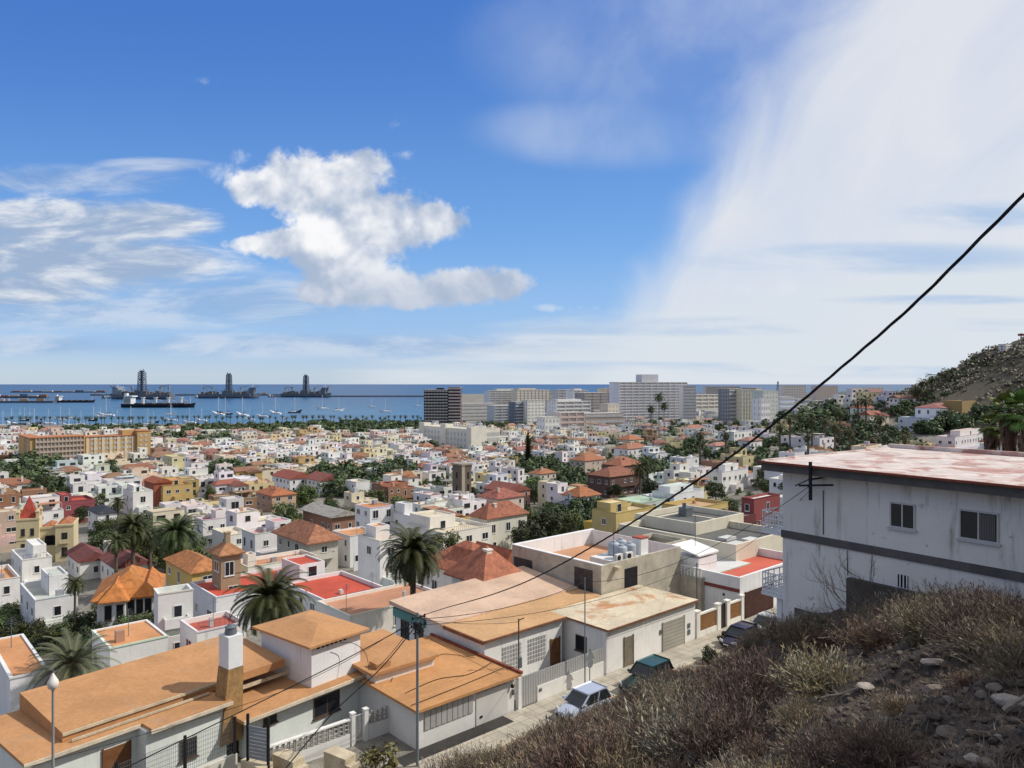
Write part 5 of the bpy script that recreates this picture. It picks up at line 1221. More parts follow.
for i, (x, y, W, D, ang) in enumerate(fill):
    rn = random.Random(1000 + i); u0_ = px((x, y, 0))[0]
    wn, wc, _ = pick(rn, PAL); rnm, rc, _ = pick(rn, RPAL); rc = tuple(c * rn.uniform(.85, 1.12) for c in rc)
    wc = tuple(c * rn.uniform(.93, 1.03) for c in wc)
    kind = 'flat' if rn.random() < (.88 if u0_ < 430 else .78) else ('hip' if rn.random() < .7 else 'gable')
    if kind != 'flat': rc = tuple(c * rn.uniform(.8, 1.15) for c in (.27, .125, .08))
    h = rn.choice([3.5, 6.0, 6.2, 6.6, 6.4, 5.8, 6.8]) if y < 500 else rn.choice([3.6, 6.2, 6.6, 7, 6.4, 9.2])
    hz = sm(200, 900, y) * .20                 # sea-air haze painted into the colours of what is far
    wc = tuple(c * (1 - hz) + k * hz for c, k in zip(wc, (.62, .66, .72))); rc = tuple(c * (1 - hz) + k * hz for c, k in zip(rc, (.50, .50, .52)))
    cs, sn = math.cos(ang), math.sin(ang)
    ox, oy = x - cs * W / 2 + sn * D / 2, y - sn * W / 2 - cs * D / 2
    zb = min(ground(ox, oy), ground(x, y))
    stor = 'one-storey' if h < 4.5 else ('two-storey' if h < 8.5 else 'three-storey')
    roofn = f'flat house with {rnm}' if kind == 'flat' else ('house with hipped tile roof' if kind == 'hip' else 'house with gabled tile roof')
    if i < N_IND:
        u, v = px((x, y, zb + h)); ph = f'{wn} {stor} {roofn}'
        r = empty('house', (ox, oy, zb), ang, None, 'house') if y < 260 else None
        mb = MB()
        if r is not None:
            fr = rn.choice([FRAME, FRAME, DFRAME, GREYF])
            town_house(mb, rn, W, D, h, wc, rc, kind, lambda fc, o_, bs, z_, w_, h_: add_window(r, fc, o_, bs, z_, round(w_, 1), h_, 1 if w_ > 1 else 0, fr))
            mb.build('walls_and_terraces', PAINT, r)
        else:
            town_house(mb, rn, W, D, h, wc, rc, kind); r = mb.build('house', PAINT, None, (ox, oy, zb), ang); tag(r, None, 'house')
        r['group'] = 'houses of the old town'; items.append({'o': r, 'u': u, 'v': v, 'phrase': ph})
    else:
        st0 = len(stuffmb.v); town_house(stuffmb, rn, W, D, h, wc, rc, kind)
        stuffmb.xf(Matrix.Translation((ox, oy, zb)) @ Matrix.Rotation(ang, 4, 'Z'), st0)
label_all(items)
for it in items: it['o']['label'] = it['label']
# far quarter on the neck of land: low city mass seen only as specks
rq = random.Random(9)
for i in range(900):
    y = 1060 * (4.0 ** rq.random()); a = rq.uniform(-.02, .56)
    x = a * y
    if coast(x, y) < 12 or y > 4200: continue
    if in_house(x, y, 12): continue
    if x > 190 and y < 1200 and a > .5: continue
    W, D, h = rq.uniform(14, 34), rq.uniform(12, 22), rq.choice([8, 10, 13, 16, 19, 22])
    if a < .3: h *= .8
    h = min(h, 53.0 - (.002 * y) - 3.5 * 0 if y < 1500 else 40)
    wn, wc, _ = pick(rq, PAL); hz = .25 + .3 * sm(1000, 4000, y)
    wc = tuple(c * .82 * (1 - hz) + k * hz for c, k in zip(wc, (.45, .50, .58)))  # distance haze painted into the wall colours
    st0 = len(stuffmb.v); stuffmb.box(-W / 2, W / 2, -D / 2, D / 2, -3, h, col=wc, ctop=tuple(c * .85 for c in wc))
    for k in range(1, int(h / 3)):
        z = k * 3.0; stuffmb.quad([(-W / 2 + .6, -D / 2 - .1, z), (W / 2 - .6, -D / 2 - .1, z), (W / 2 - .6, -D / 2 - .1, z + 1.3), (-W / 2 + .6, -D / 2 - .1, z + 1.3)], col=tuple(c * .45 for c in wc))
    stuffmb.xf(Matrix.Translation((x, y, max(ground(x, y), -58) )) @ Matrix.Rotation(R(rq.uniform(-25, 25)), 4, 'Z'), st0)
o = stuffmb.build('town_houses', PAINT); tag(o, 'crowded small pale houses of the farther town', 'houses', kind='stuff')
# lighthouse hill far out
# ================================================================ trees
def leaf_mat(name, col, var=.35):
    if name in MATS: return MATS[name]
    m = bpy.data.materials.new(name); m.use_nodes = True; t = NT(m.node_tree); b = t.n['Principled BSDF']
    a = t.new('ShaderNodeAttribute'); a.attribute_name = 'Col'; oi = t.new('ShaderNodeObjectInfo')
    c = t.mix(1.0, (*col,), a.outputs['Color'], 'MULTIPLY')
    hs = t.new('ShaderNodeHueSaturation'); t.link(c, hs.inputs['Color'])
    t.link(t.ramp(oi.outputs['Random'], 0, 1, .465, .53), hs.inputs['Hue']); t.link(t.ramp(oi.outputs['Random'], 0, 1, 1 - var, 1 + var), hs.inputs['Value'])
    t.link(hs.outputs[0], b.inputs['Base Color']); b.inputs['Roughness'].default_value = .6; b.inputs['Specular IOR Level'].default_value = .25
    MATS[name] = m; return m
LEAF = leaf_mat('tree_leaves', (.085, .112, .040)); LEAFD = leaf_mat('dark_leaves', (.052, .072, .032)); PALML = leaf_mat('palm_leaves', (.058, .072, .028), .2)
BARK = mat('tree_bark', (.13, .10, .075), var=.3, scale=2, bump=.8, bscale=6)
def crown_mesh(rn, H_, rad, leaves, size, lobes, low=.25):
    """leaf clumps spread through the crown's volume"""
    mb = MB(); cs = []
    for i in range(lobes):
        w = rn.uniform(0, 6.283); z = rn.uniform(low, .92); k = rad * math.sqrt(max(.05, 1 - ((z - .55) / .52) ** 2)) * rn.uniform(.35, .85)
        cs.append((Vector((k * math.cos(w), k * math.sin(w), z * H_)), rad * rn.uniform(.28, .5), rn.uniform(.6, 1.35)))
    for c, r, b in cs:
        for _ in range(leaves // lobes):
            d = Vector((rn.gauss(0, 1), rn.gauss(0, 1), rn.gauss(0, .8))).normalized(); p = c + d * r * rn.uniform(.45, 1.08)
            n = (d + Vector((rn.uniform(-.8, .8), rn.uniform(-.8, .8), rn.uniform(-.3, .9)))).normalized()
            a = n.orthogonal().normalized(); e = n.cross(a); s = size * rn.uniform(.6, 1.3); q = rn.uniform(0, 6.283)
            u = (a * math.cos(q) + e * math.sin(q)) * s; v = (e * math.cos(q) - a * math.sin(q)) * s * .55
            k = b * rn.uniform(.65, 1.4); kk = (k * rn.uniform(.9, 1.2), k, k * rn.uniform(.8, 1.1))
            mb.quad([p - u, p - v * .9, p + u, p + v], 0, kk)
    return mb, cs
TV = []
for i in range(7):
    rn = random.Random(50 + i); hh, rad = 1.0, rn.uniform(.36, .5)
    mb, cs = crown_mesh(rn, 10, rad * 10, 1900, .42, rn.randint(16, 24))
    tr = MB(); tr.path([(0, 0, -1.5), (.1, 0, 1.5), (0, .1, 3.2), (.1, .1, 5.5)], [.32, .26, .2, .1], 7)
    for c, r, b in cs[:8]: tr.path([(0, .05, 2.6), c * .55 + Vector((0, 0, 1.0)), c], [.14, .09, .03], 5)
    TV.append((mb.mesh('crown', LEAF if i % 3 else LEAFD), tr.mesh('trunk', BARK)))
TF = []
for i in range(4):
    rn = random.Random(80 + i); mb, cs = crown_mesh(rn, 10, rn.uniform(4.2, 5.4), 420, .85, 14)
    TF.append(mb)
TFF = [crown_mesh(random.Random(90 + i), 10, 4.8, 170, 1.35, 10)[0] for i in range(4)]
TREES.sort(key=lambda q: q[1])
T_IND = 280
titems = []; wood = MB(); rn = random.Random(31)
for i, (x, y, sz) in enumerate(TREES):
    z = ground(x, y); k = sz / 10 * (.92 if y > 300 else .85)
    if i < T_IND:
        vi = rn.randrange(7); r = empty('tree', (x, y, z - .2), rn.uniform(0, 6.28), None, 'tree', 'broad green trees of the town'); kx = rn.uniform(.9, 1.25) * k; r.scale = (kx, kx, k * rn.uniform(.85, 1.1))
        put('crown', TV[vi][0], r); put('trunk', TV[vi][1], r)
        u, v = px((x, y, z + sz * .5)); s_ = 'tall' if sz > 9 else ('middling' if sz > 6.5 else 'small')
        titems.append({'o': r, 'u': u, 'v': v, 'phrase': f'{s_} {"bright green" if vi % 3 else "dark green"} bushy tree'})
    else:
        st0 = len(wood.v); src = (TF if y < 420 else TFF)[rn.randrange(4)]
        n = len(wood.v); wood.v.extend(src.v); wood.f.extend([tuple(a + n for a in f) for f in src.f]); wood.m.extend(src.m); wood.c.extend(src.c)
        kx = k * rn.uniform(.95, 1.4)
        wood.xf(Matrix.Translation((x, y, z - 1.5)) @ Matrix.Rotation(rn.uniform(0, 6.28), 4, 'Z') @ Matrix.Diagonal((kx, kx, k, 1)), st0)
label_all(titems)
for it in titems: it['o']['label'] = it['label']
if wood.f: tag(wood.build('woods', leaf_mat('far_leaves', (.082, .108, .052), .1)), 'dark green tree belt of the distant parks', 'trees', kind='stuff')  # leaf colour lightened to paint in distance haze
zz = ground(12.6, 11.6); r = empty('tree', (12.6, 11.6, zz - .2), 1.0, 'broad evergreen tree on the near slope whose shadow darkens the bare soil', 'tree'); r.scale = (.56, .56, .58); put('crown', TV[1][0], r); put('trunk', TV[1][1], r)  # tree added out of view so its shadow darkens the soil
zz = ground(11.4, 8.4); r = empty('tree', (11.4, 8.4, zz - .2), 2.0, 'smaller evergreen tree on the near slope beside the broad one', 'tree'); r.scale = (.46, .46, .5); put('crown', TV[4][0], r); put('trunk', TV[4][1], r)  # unseen companion to the added shade tree
# tall pointed conifer with tiers
rn = random.Random(3); q = MB(); Hc = 21
for j in range(30):
    z = 2 + (Hc - 2) * j / 30; rr = 3.6 * (1 - j / 31) ** .8 * (.75 + .35 * (j % 2))
    for i in range(16):
        w = 6.283 * i / 16 + j * .7 + rn.uniform(-.15, .15); d = Vector((math.cos(w), math.sin(w), .1)); p1 = d * rr * rn.uniform(.8, 1.1) + Vector((0, 0, z + .3)); p0 = Vector((0, 0, z))
        s = d.cross(Vector((0, 0, 1))) * (.28 + .3 * rr / 3.6); k = rn.uniform(.6, 1.3)
        q.quad([p0 + s * .3, (p0 + p1) / 2 + s, p1, (p0 + p1) / 2 - s], 0, (k, k, k)); q.quad([p0 + Vector((0, 0, -.25)), (p0 + p1) / 2 + Vector((0, 0, -.4)), p1, (p0 + p1) / 2 + Vector((0, 0, .25))], 0, (k * .8, k * .8, k * .8))
p = hit(528, 473, 0, 60); r = empty('conifer', (p.x, p.y, p.z - .5), 0, 'tall narrow pointed dark conifer rising over the tiled roofs', 'conifer'); r.scale = (.9, .9, 44 / F * p.y / 21)
pmesh('crown', q, LEAFD, r); pmesh('trunk', MB().tube((0, 0, -2), (0, 0, 20), .35, .05), BARK, r)
# ---------------------------------------------------------------- palms
def date_crown(rn, n=64, ln=3.6, pairs=24, droop=1.0, lw=.06, ll=.5, up=78, dead=10):
    mb = MB()
    for i in range(n):
        w = i * 2.39996 + rn.uniform(-.2, .2); f = i / n; el = R(up - (up + 42) * f ** .8 + rn.uniform(-7, 7)); L_ = ln * rn.uniform(.85, 1.1)
        d = Vector((math.cos(w), math.sin(w), 0)); side = Vector((-math.sin(w), math.cos(w), 0)); p = Vector((0, 0, 0)) + d * .15; pts = []; e = el
        for k in range(pairs + 1):
            pts.append((p.copy(), e)); e -= droop * (1.5 / pairs) * (.4 + 1.1 * k / pairs); p = p + (d * math.cos(e) + Vector((0, 0, math.sin(e)))) * (L_ / pairs)
        c = rn.uniform(.75, 1.3); col = (c, c, c * .9)
        if f > .9: col = (c * 1.9, c * 1.25, c * .9)
        mb.path([q_[0] for q_ in pts[::4]], [.05 * (1 - .13 * k) for k in range(len(pts[::4]))], 3, 0, (c * 1.3, c * 1.25, c))
        for k in range(2, pairs + 1):
            q_, e = pts[k]; t_ = d * math.cos(e) + Vector((0, 0, math.sin(e))); nn = side.cross(t_)
            l = ll * (.55 + .6 * math.sin(math.pi * min(1, .12 + .88 * k / pairs))) * rn.uniform(.85, 1.1)
            for sg in (-1, 1):
                tip = q_ + (side * sg * .80 + t_ * .62 + nn * .12 * 1 + Vector((0, 0, -.12))).normalized() * l
                mb.quad([q_ - t_ * lw, q_ + t_ * lw, tip], 0, tuple(x * rn.uniform(.85, 1.15) for x in col))
    return mb
def palm_trunk(h, r0=.32, r1=.28, bulge=.5):
    mb = MB(); pr = [(r0 * 1.2, -1.5), (r0, .5)]; n = int(h / .22)
    for i in range(n): z = .5 + (h - .9) * i / n; pr += [(r0 + (r1 - r0) * i / n, z), (r0 * 1.06 + (r1 - r0) * i / n, z + .14)]
    pr += [(r1, h - .7), (bulge, h - .25), (bulge * .9, h + .15), (.1, h + .35)]
    return mb.lathe(pr, 10)
rp = random.Random(12)
PALM_BIG = [date_crown(random.Random(i), 110, 4.0, 34, 1.05, .06, .66).mesh('crown', PALML) for i in (1, 2)]
PALM_PALE = date_crown(random.Random(5), 76, 3.9, 28, .85, .06, .62, up=80).mesh('crown', leaf_mat('pale_palm_leaves', (.13, .15, .095), .1))
PALM_MID = [date_crown(random.Random(i), 44, 3.3, 12, 1.1, .13, .75).mesh('crown', PALML) for i in (3, 4)]
PALM_FAR = [date_crown(random.Random(i), 22, 3.2, 5, 1.2, .34, .9).mesh('crown', PALML) for i in (6, 7)]
PTR = mat('palm_bark', (.115, .085, .06), var=.35, scale=3, bump=.8, bscale=7)
def palm(u, vc, y, h, k, crown, label, group=None, thick=1.0):
    """crown centre seen at (u, vc) at depth y; the trunk runs down to the ground"""
    c = at(u, vc, y); zg = ground(c.x, c.y); hh = (c.z - zg) if h is None else h
    r = empty('palm_tree', (c.x, c.y, c.z - hh), rp.uniform(0, 6), label, 'palm tree', group)
    put('crown', crown, r, (0, 0, hh)).scale = (k, k, k)
    pmesh('trunk', palm_trunk(hh, .3 * thick, .24 * thick, .45 * thick), PTR, r, smooth=True); return r
palm(413, 550, 76, None, .98, PALM_BIG[0], 'tall date palm with drooping crown above the tan roof', thick=1.1)
palm(271, 597, 66, None, .98, PALM_BIG[1], 'big dark date palm with bushy crown behind the white roof tower', thick=1.5)
palm(73, 664, 57, None, .86, PALM_PALE, 'pale grey-green date palm beside the small orange roof', thick=1.4)
palm(176, 532, 128, None, 1.25, PALM_BIG[0], 'large bushy date palm right of the palm clump', thick=1.5)
palm(133, 527, 135, None, 1.05, PALM_BIG[1], 'tallest date palm in the clump below the slate roof', thick=1.3)
palm(116, 541, 130, None, .8, PALM_MID[0], 'shorter date palm low in the clump below the slate roof')
palm(150, 536, 138, None, .8, PALM_MID[1], 'date palm filling the gap between two large date palms')
palm(118, 502, 150, None, .62, PALM_MID[0], 'slender tall palm before the white modern cube house', thick=.6)
palm(75, 583, 92, None, .5, PALM_MID[1], 'thin palm with small crown beside the orange hipped villa', thick=.5)
palm(297, 470, 330, None, .9, PALM_MID[0], 'lone palm above the long red gable roofs')
palm(403, 470, 300, None, 1.0, PALM_MID[1], 'date palm rising at the edge of the centre park trees')
palm(648, 462, 250, None, 1.5, PALM_MID[0], 'bright green broad palm right of the tiled cluster')
palm(640, 468, 246, None, 1.2, PALM_MID[1], 'lower bright green palm against the tiled cluster')
for i, (u, v, y, k) in enumerate(((659, 396, 600, 1.7), (664, 405, 600, 1.5), (651, 408, 610, 1.5))): palm(u, v, y, None, k, PALM_MID[i % 2], ['tallest dark tree palm before the huge white slab', 'dark palm just below the tallest one before the slab', 'left dark palm of three before the huge white slab'][i])
# fan palms with skirts of dead leaves, right edge
def fan_crown(rn, n=46):
    mb = MB()
    for i in range(n):
        w = i * 2.4; el = R(80 - 135 * (i / n) + rn.uniform(-8, 8)); d = Vector((math.cos(w) * math.cos(el), math.sin(w) * math.cos(el), math.sin(el))); st_ = d * rn.uniform(.8, 1.2); side = d.cross(Vector((0, 0, 1))).normalized(); up = side.cross(d)
        mb.path([(0, 0, 0), st_], .025, 3, 0, (1, 1, .7)); c = rn.uniform(1.3, 2.6)
        for k in range(13):
            a = R(-75 + 150 * k / 12); dd = (d * math.cos(a) + side * math.sin(a) + up * .1).normalized(); L_ = .95 * (1 - .25 * abs(k - 6) / 6); tip = st_ + dd * L_ + Vector((0, 0, -.25 * L_)); s = side.cross(dd) if False else (d * -math.sin(a) + side * math.cos(a)) * .07
            mb.quad([st_, st_ + dd * L_ * .55 + s, tip, st_ + dd * L_ * .55 - s], 0, (c * 1.1, c * 1.25, c * .7))
    return mb
FAN = fan_crown(random.Random(2)).mesh('crown', PALML)
for i, (u, v, y, k, lab) in enumerate(((1009, 410, 62, 1.0, 'tall fan palm with brown skirt at the back of the pink roof'), (1026, 412, 60, 1.1, 'fan palm cut by the frame edge behind the pink roof'), (992, 425, 66, .75, 'darker smaller fan palm left of the tall skirted one'))):
    c = at(u, v, y); zg = ground(c.x, c.y); r = empty('fan_palm', (c.x, c.y, zg), i, lab, 'palm tree', 'fan palms behind the weathered building'); hh = c.z - zg
    put('crown', FAN, r, (0, 0, hh)).scale = (k, k, k); pmesh('trunk', MB().tube((0, 0, -1), (0, 0, hh), .3, .2, 9), PTR, r)
    q = MB(); rn = random.Random(i)
    for j in range(420):
        z = hh - .3 - rn.random() ** 1.2 * min(5.5, hh * .8); w = rn.uniform(0, 6.28); rr = .75 * (1 - (hh - z) / 9); d = Vector((math.cos(w), math.sin(w), 0)); s = Vector((-d.y, d.x, 0)) * rn.uniform(.06, .16); kk = rn.uniform(.6, 1.4)
        q.quad([Vector((0, 0, z)) + d * .2, Vector((0, 0, z - .3)) + d * rr * .9 + s, Vector((0, 0, z - 1.1)) + d * rr, Vector((0, 0, z - .3)) + d * rr * .9 - s], 0, (kk, kk, kk))
    pmesh('dead_leaf_skirt', q, leaf_mat('dead_leaves', (.13, .085, .045), .1), r)
# waterfront palms and other far palms
pit = []
ptk = {h: palm_trunk(h, .4, .32, .5).mesh('trunk', PTR) for h in (7, 9, 11, 14, 16)}
def far_palm(x, y, h, k, phrase, zg=None):
    z = ground(x, y) if zg is None else zg; r = empty('palm_tree', (x, y, z - .3), rp.uniform(0, 6), None, 'palm tree', 'distant palms'); put('crown', PALM_FAR[rp.randrange(2)], r, (0, 0, h)).scale = (k, k, k * .9); put('trunk', ptk[h], r)
    u, v = px((x, y, z + h)); pit.append({'o': r, 'u': u, 'v': v, 'phrase': phrase})
for i in range(78):
    u = 8 + i * 5.45 + rp.uniform(-1.8, 1.8); y = (1062 if u > 165 else 985) + rp.uniform(-6, 6); far_palm((u - 512) / F * y, y, rp.choice([9, 11, 11]), rp.uniform(.95, 1.3), rp.choice(['small waterfront palm', 'waterfront palm with full crown', 'slim waterfront palm']))
for (u, v, y) in ((916, 384, 395), (923, 381, 398), (932, 380, 400), (945, 374, 402), (919, 386, 390), (790, 420, 330), (800, 416, 345), (812, 425, 320), (825, 421, 330), (840, 418, 340), (858, 412, 360), (866, 411, 360), (880, 416, 300), (835, 432, 270), (808, 436, 260), (850, 436, 260), (872, 436, 250), (780, 428, 320), (700, 440, 330), (726, 452, 290), (905, 440, 240), (922, 430, 260)):
    x = (u - 512) / F * y; h = (rp.choice([14, 16]) if 690 < u < 890 else rp.choice([7, 9, 11])) if y > 255 else 11; z = ground(x, y); far_palm(x, y, h, rp.uniform(1.0, 1.35) * (.85 if y < 300 else 1), rp.choice(['dark palm', 'palm with ragged crown', 'slender palm']))
label_all(pit)
for it in pit: it['o']['label'] = it['label']
# ================================================================ ships and boats
def at_sea(u, v): y = -ZSEA * F / (v - 384); return (u - 512) / F * y, y
HULLG = mat('hull_grey', (.13, .155, .19), rough=.6, var=.15, scale=.03); SHIPW = mat('ship_white', (.66, .68, .70), rough=.6, var=.1, scale=.05); STEEL = mat('derrick_steel', (.115, .145, .195), rough=.6, var=.15, scale=.05); DECKB = mat('deck_gear', (.16, .15, .16), var=.4, scale=.06)  # hull grey and derrick steel paled to paint in distance haze
def hull(mb, L_, B, D, mi=0, bow=.14, rake=6):
    st_ = [(-.5, .80, 0), (-.46, .95, 0), (-.3, 1, 0), (.5 - bow, 1, 0), (.5 - bow * .45, .62, 1.2), (.5, .04, 3.0)]; n0 = len(mb.v); V = []
    for f, w, up in st_:
        x = f * L_; k = 1 if f < .3 else 0
        for y, z in ((-B / 2 * w, D + up), (-B / 2 * w * .96, D * .4), (-B / 2 * w * .7, -1.5), (B / 2 * w * .7, -1.5), (B / 2 * w * .96, D * .4), (B / 2 * w, D + up)): V.append((x + (rake * max(0, z) / D if f > .44 else 0), y, z))
    fs = []
    for i in range(len(st_) - 1):
        for j in range(5): fs.append((i * 6 + j, i * 6 + j + 1, (i + 1) * 6 + j + 1, (i + 1) * 6 + j))
        fs.append((i * 6 + 5, i * 6, (i + 1) * 6, (i + 1) * 6 + 5))
    fs += [(0, 1, 2, 3, 4, 5), tuple(30 + i for i in (5, 4, 3, 2, 1, 0))]
    return mb.faces(V, fs, mi)
def drillship():
    r = empty('drillship', (0, 0, 0), 0, '', 'ship', 'drillships moored along the breakwater')
    pmesh('hull', hull(MB(), 228, 42, 17), HULLG, r)
    b = MB(); b.box(78, 100, -18, 18, 17, 40); b.box(84, 104, -21, 21, 40, 44); b.box(70, 78, -15, 15, 17, 32); pmesh('superstructure', b, mat('ship_grey', (.26, .30, .36), var=.2, scale=.05), r)
    b = MB()
    for k in range(5): b.box(100.1, 100.4, -16, 16, 20 + k * 4, 21.6 + k * 4); b.box(80, 98, -18.3, -18.01, 20 + k * 4, 21.6 + k * 4)
    pmesh('window_band', b, DARK, r); pmesh('helideck', MB().lathe([(.1, 46), (13, 46), (13, 47), (.1, 47)], 8, (112, 0)), DECKB, r)
    b = MB(); rn = random.Random(2)
    for i in range(46):
        x = rn.uniform(-105, 72); w, h = rn.uniform(4, 16), rn.uniform(4, 13); y = rn.uniform(-15, 8); b.box(x, x + w, y, y + rn.uniform(4, 11), 17.05, 17 + h)
    for i in range(18):
        x = rn.uniform(-100, 70); b.tube((x, rn.uniform(-12, 12), 17), (x, rn.uniform(-12, 12), 17 + rn.uniform(8, 22)), .8, n=5)
    pmesh('deck_equipment', b, DECKB, r)
    b = MB(); b.box(-16, 16, -16, 16, 17.05, 31)
    def ring(z): 
        k = (z - 31) / 72; q = 10.5 * (1 - k) + 8.2 * k; return [Vector((-q, -q, z)), Vector((q, -q, z)), Vector((q, q, z)), Vector((-q, q, z))]
    zs = [31 + i * 7.8 for i in range(9)]
    for i in range(8):
        A, B = ring(zs[i]), ring(zs[i + 1])
        for j in range(4):
            b.tube(A[j], B[j], 1.1, n=4); b.tube(B[j], B[(j + 1) % 4], .8, n=4); b.tube(A[j], B[(j + 1) % 4], .7, n=4); b.tube(A[(j + 1) % 4], B[j], .7, n=4)
        b.box(-3.2, -.6, -3, 3, zs[i], zs[i + 1] - .5); b.box(1.2, 3.6, -3, 3, zs[i] + .2, zs[i + 1] - .8)
    b.box(-9, 9, -9, 9, 68, 71); pmesh('derrick', b, STEEL, r)
    b = MB(); b.box(-7.5, -1.2, -4, 4, 93.5, 100); b.box(1.5, 7.5, -4, 4, 93.5, 99); b.tube((-5, 0, 99), (-5, 0, 106), .8, n=5); b.tube((4, 0, 99), (4, 0, 104), .8, n=5); pmesh('crown_block', b, STEEL, r)
    for x, d, z in ((-60, -1, 52), (48, 1, 50), (-92, 1, 45)):
        b = MB(); b.tube((x, -14, 17), (x, -14, 38), 2.2, n=6); b.box(x - 3, x + 3, -17, -11, 38, 44); b.tube((x, -14, 41), (x + d * 34, -14, z), 1.1, .6, n=4); b.tube((x, -14, 46), (x + d * 34, -14, z), .5, n=4); pmesh('deck_crane', b, mat('crane_paint', (.3, .3, .31), var=.1), r)
    b = MB(); b.tube((92, 0, 44), (92, 0, 60), 1, n=5); b.tube((92, -4, 55), (92, 4, 55), .6, n=4); pmesh('mast', b, SHIPW, r)
    return r
ds = drillship()
for i, (u, v, rz, k, lab) in enumerate(((142, 399.2, 172, 1.10, 'leftmost grey drillship with twin derrick behind the bulk carrier'), (229, 398.2, 8, 1.02, 'middle grey drillship with the tallest lattice derrick'), (306, 397.2, -10, .98, 'rightmost grey drillship at the start of the bare breakwater'))):
    o = ds if i == 0 else copy_tree(ds); x, y = at_sea(u, v); o.location = (x, y, ZSEA); o.rotation_euler = (0, 0, R(rz)); o.scale = (k, k, k); o['label'] = lab
def cargo(name, u0, u1, v, label, hullcol, cat='ship', bridge_left=True, derricks=4, scale_h=1.0, white=True):
    x0, y = at_sea(u0, v); x1, _ = at_sea(u1, v); L_ = x1 - x0; r = empty(name, ((x0 + x1) / 2, y, ZSEA), 0 if bridge_left else math.pi, label, cat)
    pmesh('hull', hull(MB(), L_, L_ * .15, L_ * .052 * scale_h, bow=.1, rake=3), mat('hull_' + hullcol, {'black': (.012, .016, .026), 'grey': (.09, .10, .12), 'dark': (.03, .03, .045)}[hullcol], rough=.6, var=.15), r)
    D = L_ * .052 * scale_h; b = MB(); k = L_ / 174
    b.box(-80 * k, -62 * k, -12 * k, 12 * k, D, D + 17 * k); b.box(-78 * k, -58 * k, -13.5 * k, 13.5 * k, D + 17.05 * k, D + 20 * k); b.box(-82 * k, -75 * k, -4 * k, 4 * k, D + 20.05 * k, D + 26 * k); pmesh('superstructure', b, SHIPW if white else mat('ship_grey'), r)
    b = MB()
    for i in range(5): b.box(-79 * k, -63 * k, -12.3 * k, -12.02 * k, D + (2 + 3 * i) * k, D + (3.2 + 3 * i) * k)
    pmesh('window_band', b, DARK, r)
    for i in range(derricks):
        x = (-38 + i * 31) * k; b = MB(); b.box(x - 2.4 * k, x + 2.4 * k, -3 * k, 3 * k, D, D + 14 * k); b.box(x - 4 * k, x + 4 * k, -4 * k, 4 * k, D + 14.05 * k, D + 16 * k); b.tube((x, 0, D + 12 * k), (x + 24 * k, 0, D + 4 * k), .8 * k, n=4); pmesh('cargo_crane', b, SHIPW, r)
    b = MB()
    for i in range(5): b.box((-54 + i * 26) * k, (-36 + i * 26) * k, -10 * k, 10 * k, D + .02, D + 2.6 * k)
    pmesh('hatch_cover', b, DECKB, r)
    b = MB(); b.tube((78 * k, 0, D), (78 * k, 0, D + 15 * k), .7 * k, n=5); pmesh('foremast', b, SHIPW, r); return r
cargo('bulk_carrier', 123, 194, 407.5, 'black bulk carrier with white bridge and four pale cranes', 'black')
cargo('cargo_ship', 55, 94, 402.5, 'dark low cargo ship left of the black bulk carrier', 'dark', derricks=0, white=True)
cargo('tanker', 102, 122, 398.4, 'grey ship with pale bridge behind the bulk carrier bow', 'grey', derricks=1, white=False)
cargo('supply_ship', 195, 210, 397.8, 'small white supply ship left of the middle drillship', 'grey', derricks=0)
cargo('supply_ship', 268, 284, 397.2, 'small grey supply ship before the rightmost drillship stern', 'grey', derricks=1)
# piers and breakwater
def sea_block(name, u0, u1, v, h, label, col, cat, depth=30, extra=None, structure=False):
    x0, y = at_sea(u0, v); x1, _ = at_sea(u1, v); r = empty(name, (x0, y, ZSEA), 0, label, cat); pmesh('quay', MB().prism([(0, 0), (x1 - x0, 0), (x1 - x0 - 4, depth), (4, depth)], -3, h), mat('quay_' + name, col, var=.25, scale=.05), r)
    if extra: extra(r, x1 - x0, h)
    return r
def sheds(r, W, h):
    rn = random.Random(3)
    for i in range(7):
        x = rn.uniform(0, W - 30); w = rn.uniform(14, 34); hh = rn.uniform(5, 9); b = MB(); b.box(x, x + w, 4 + i * 3.2, 7 + i * 3.2, h + .02, h + hh); pmesh('shed', b, mat('shed_%d' % (i % 3), [(.6, .6, .6), (.45, .3, .2), (.5, .5, .55)][i % 3], var=.1), r)
def stacks(r, W, h):
    rn = random.Random(8)
    for i in range(9):
        x = W * (i + .1) / 9; b = MB(); b.box(x, x + W / 11, 8, 20, h + .02, h + rn.uniform(3, 9)); pmesh('container_stack', b, mat('stack_%d' % (i % 4), [(.35, .15, .08), (.5, .45, .4), (.12, .17, .28), (.55, .56, .56)][i % 4], var=.2, scale=.1), r)
sea_block('breakwater', 300, 424, 396.9, 6, 'long bare grey breakwater running right from the drillships', (.17, .16, .16), 'breakwater', 22)
sea_block('breakwater', 90, 300, 395.6, 7, 'low dark breakwater behind the three drillships', (.14, .15, .17), 'breakwater', 22, sheds)
sea_block('pier', -20, 53, 402.9, 6, 'dark pier with orange and white sheds at the far left', (.10, .11, .14), 'pier', 26, sheds)
sea_block('pier', -40, 46, 398.2, 8, 'farther container pier at the far left of the bay', (.16, .17, .20), 'pier', 30, stacks)
sea_block('pier', 10, 105, 392.6, 7, 'most distant grey port mole on the left horizon', (.2, .22, .26), 'pier', 30, stacks)
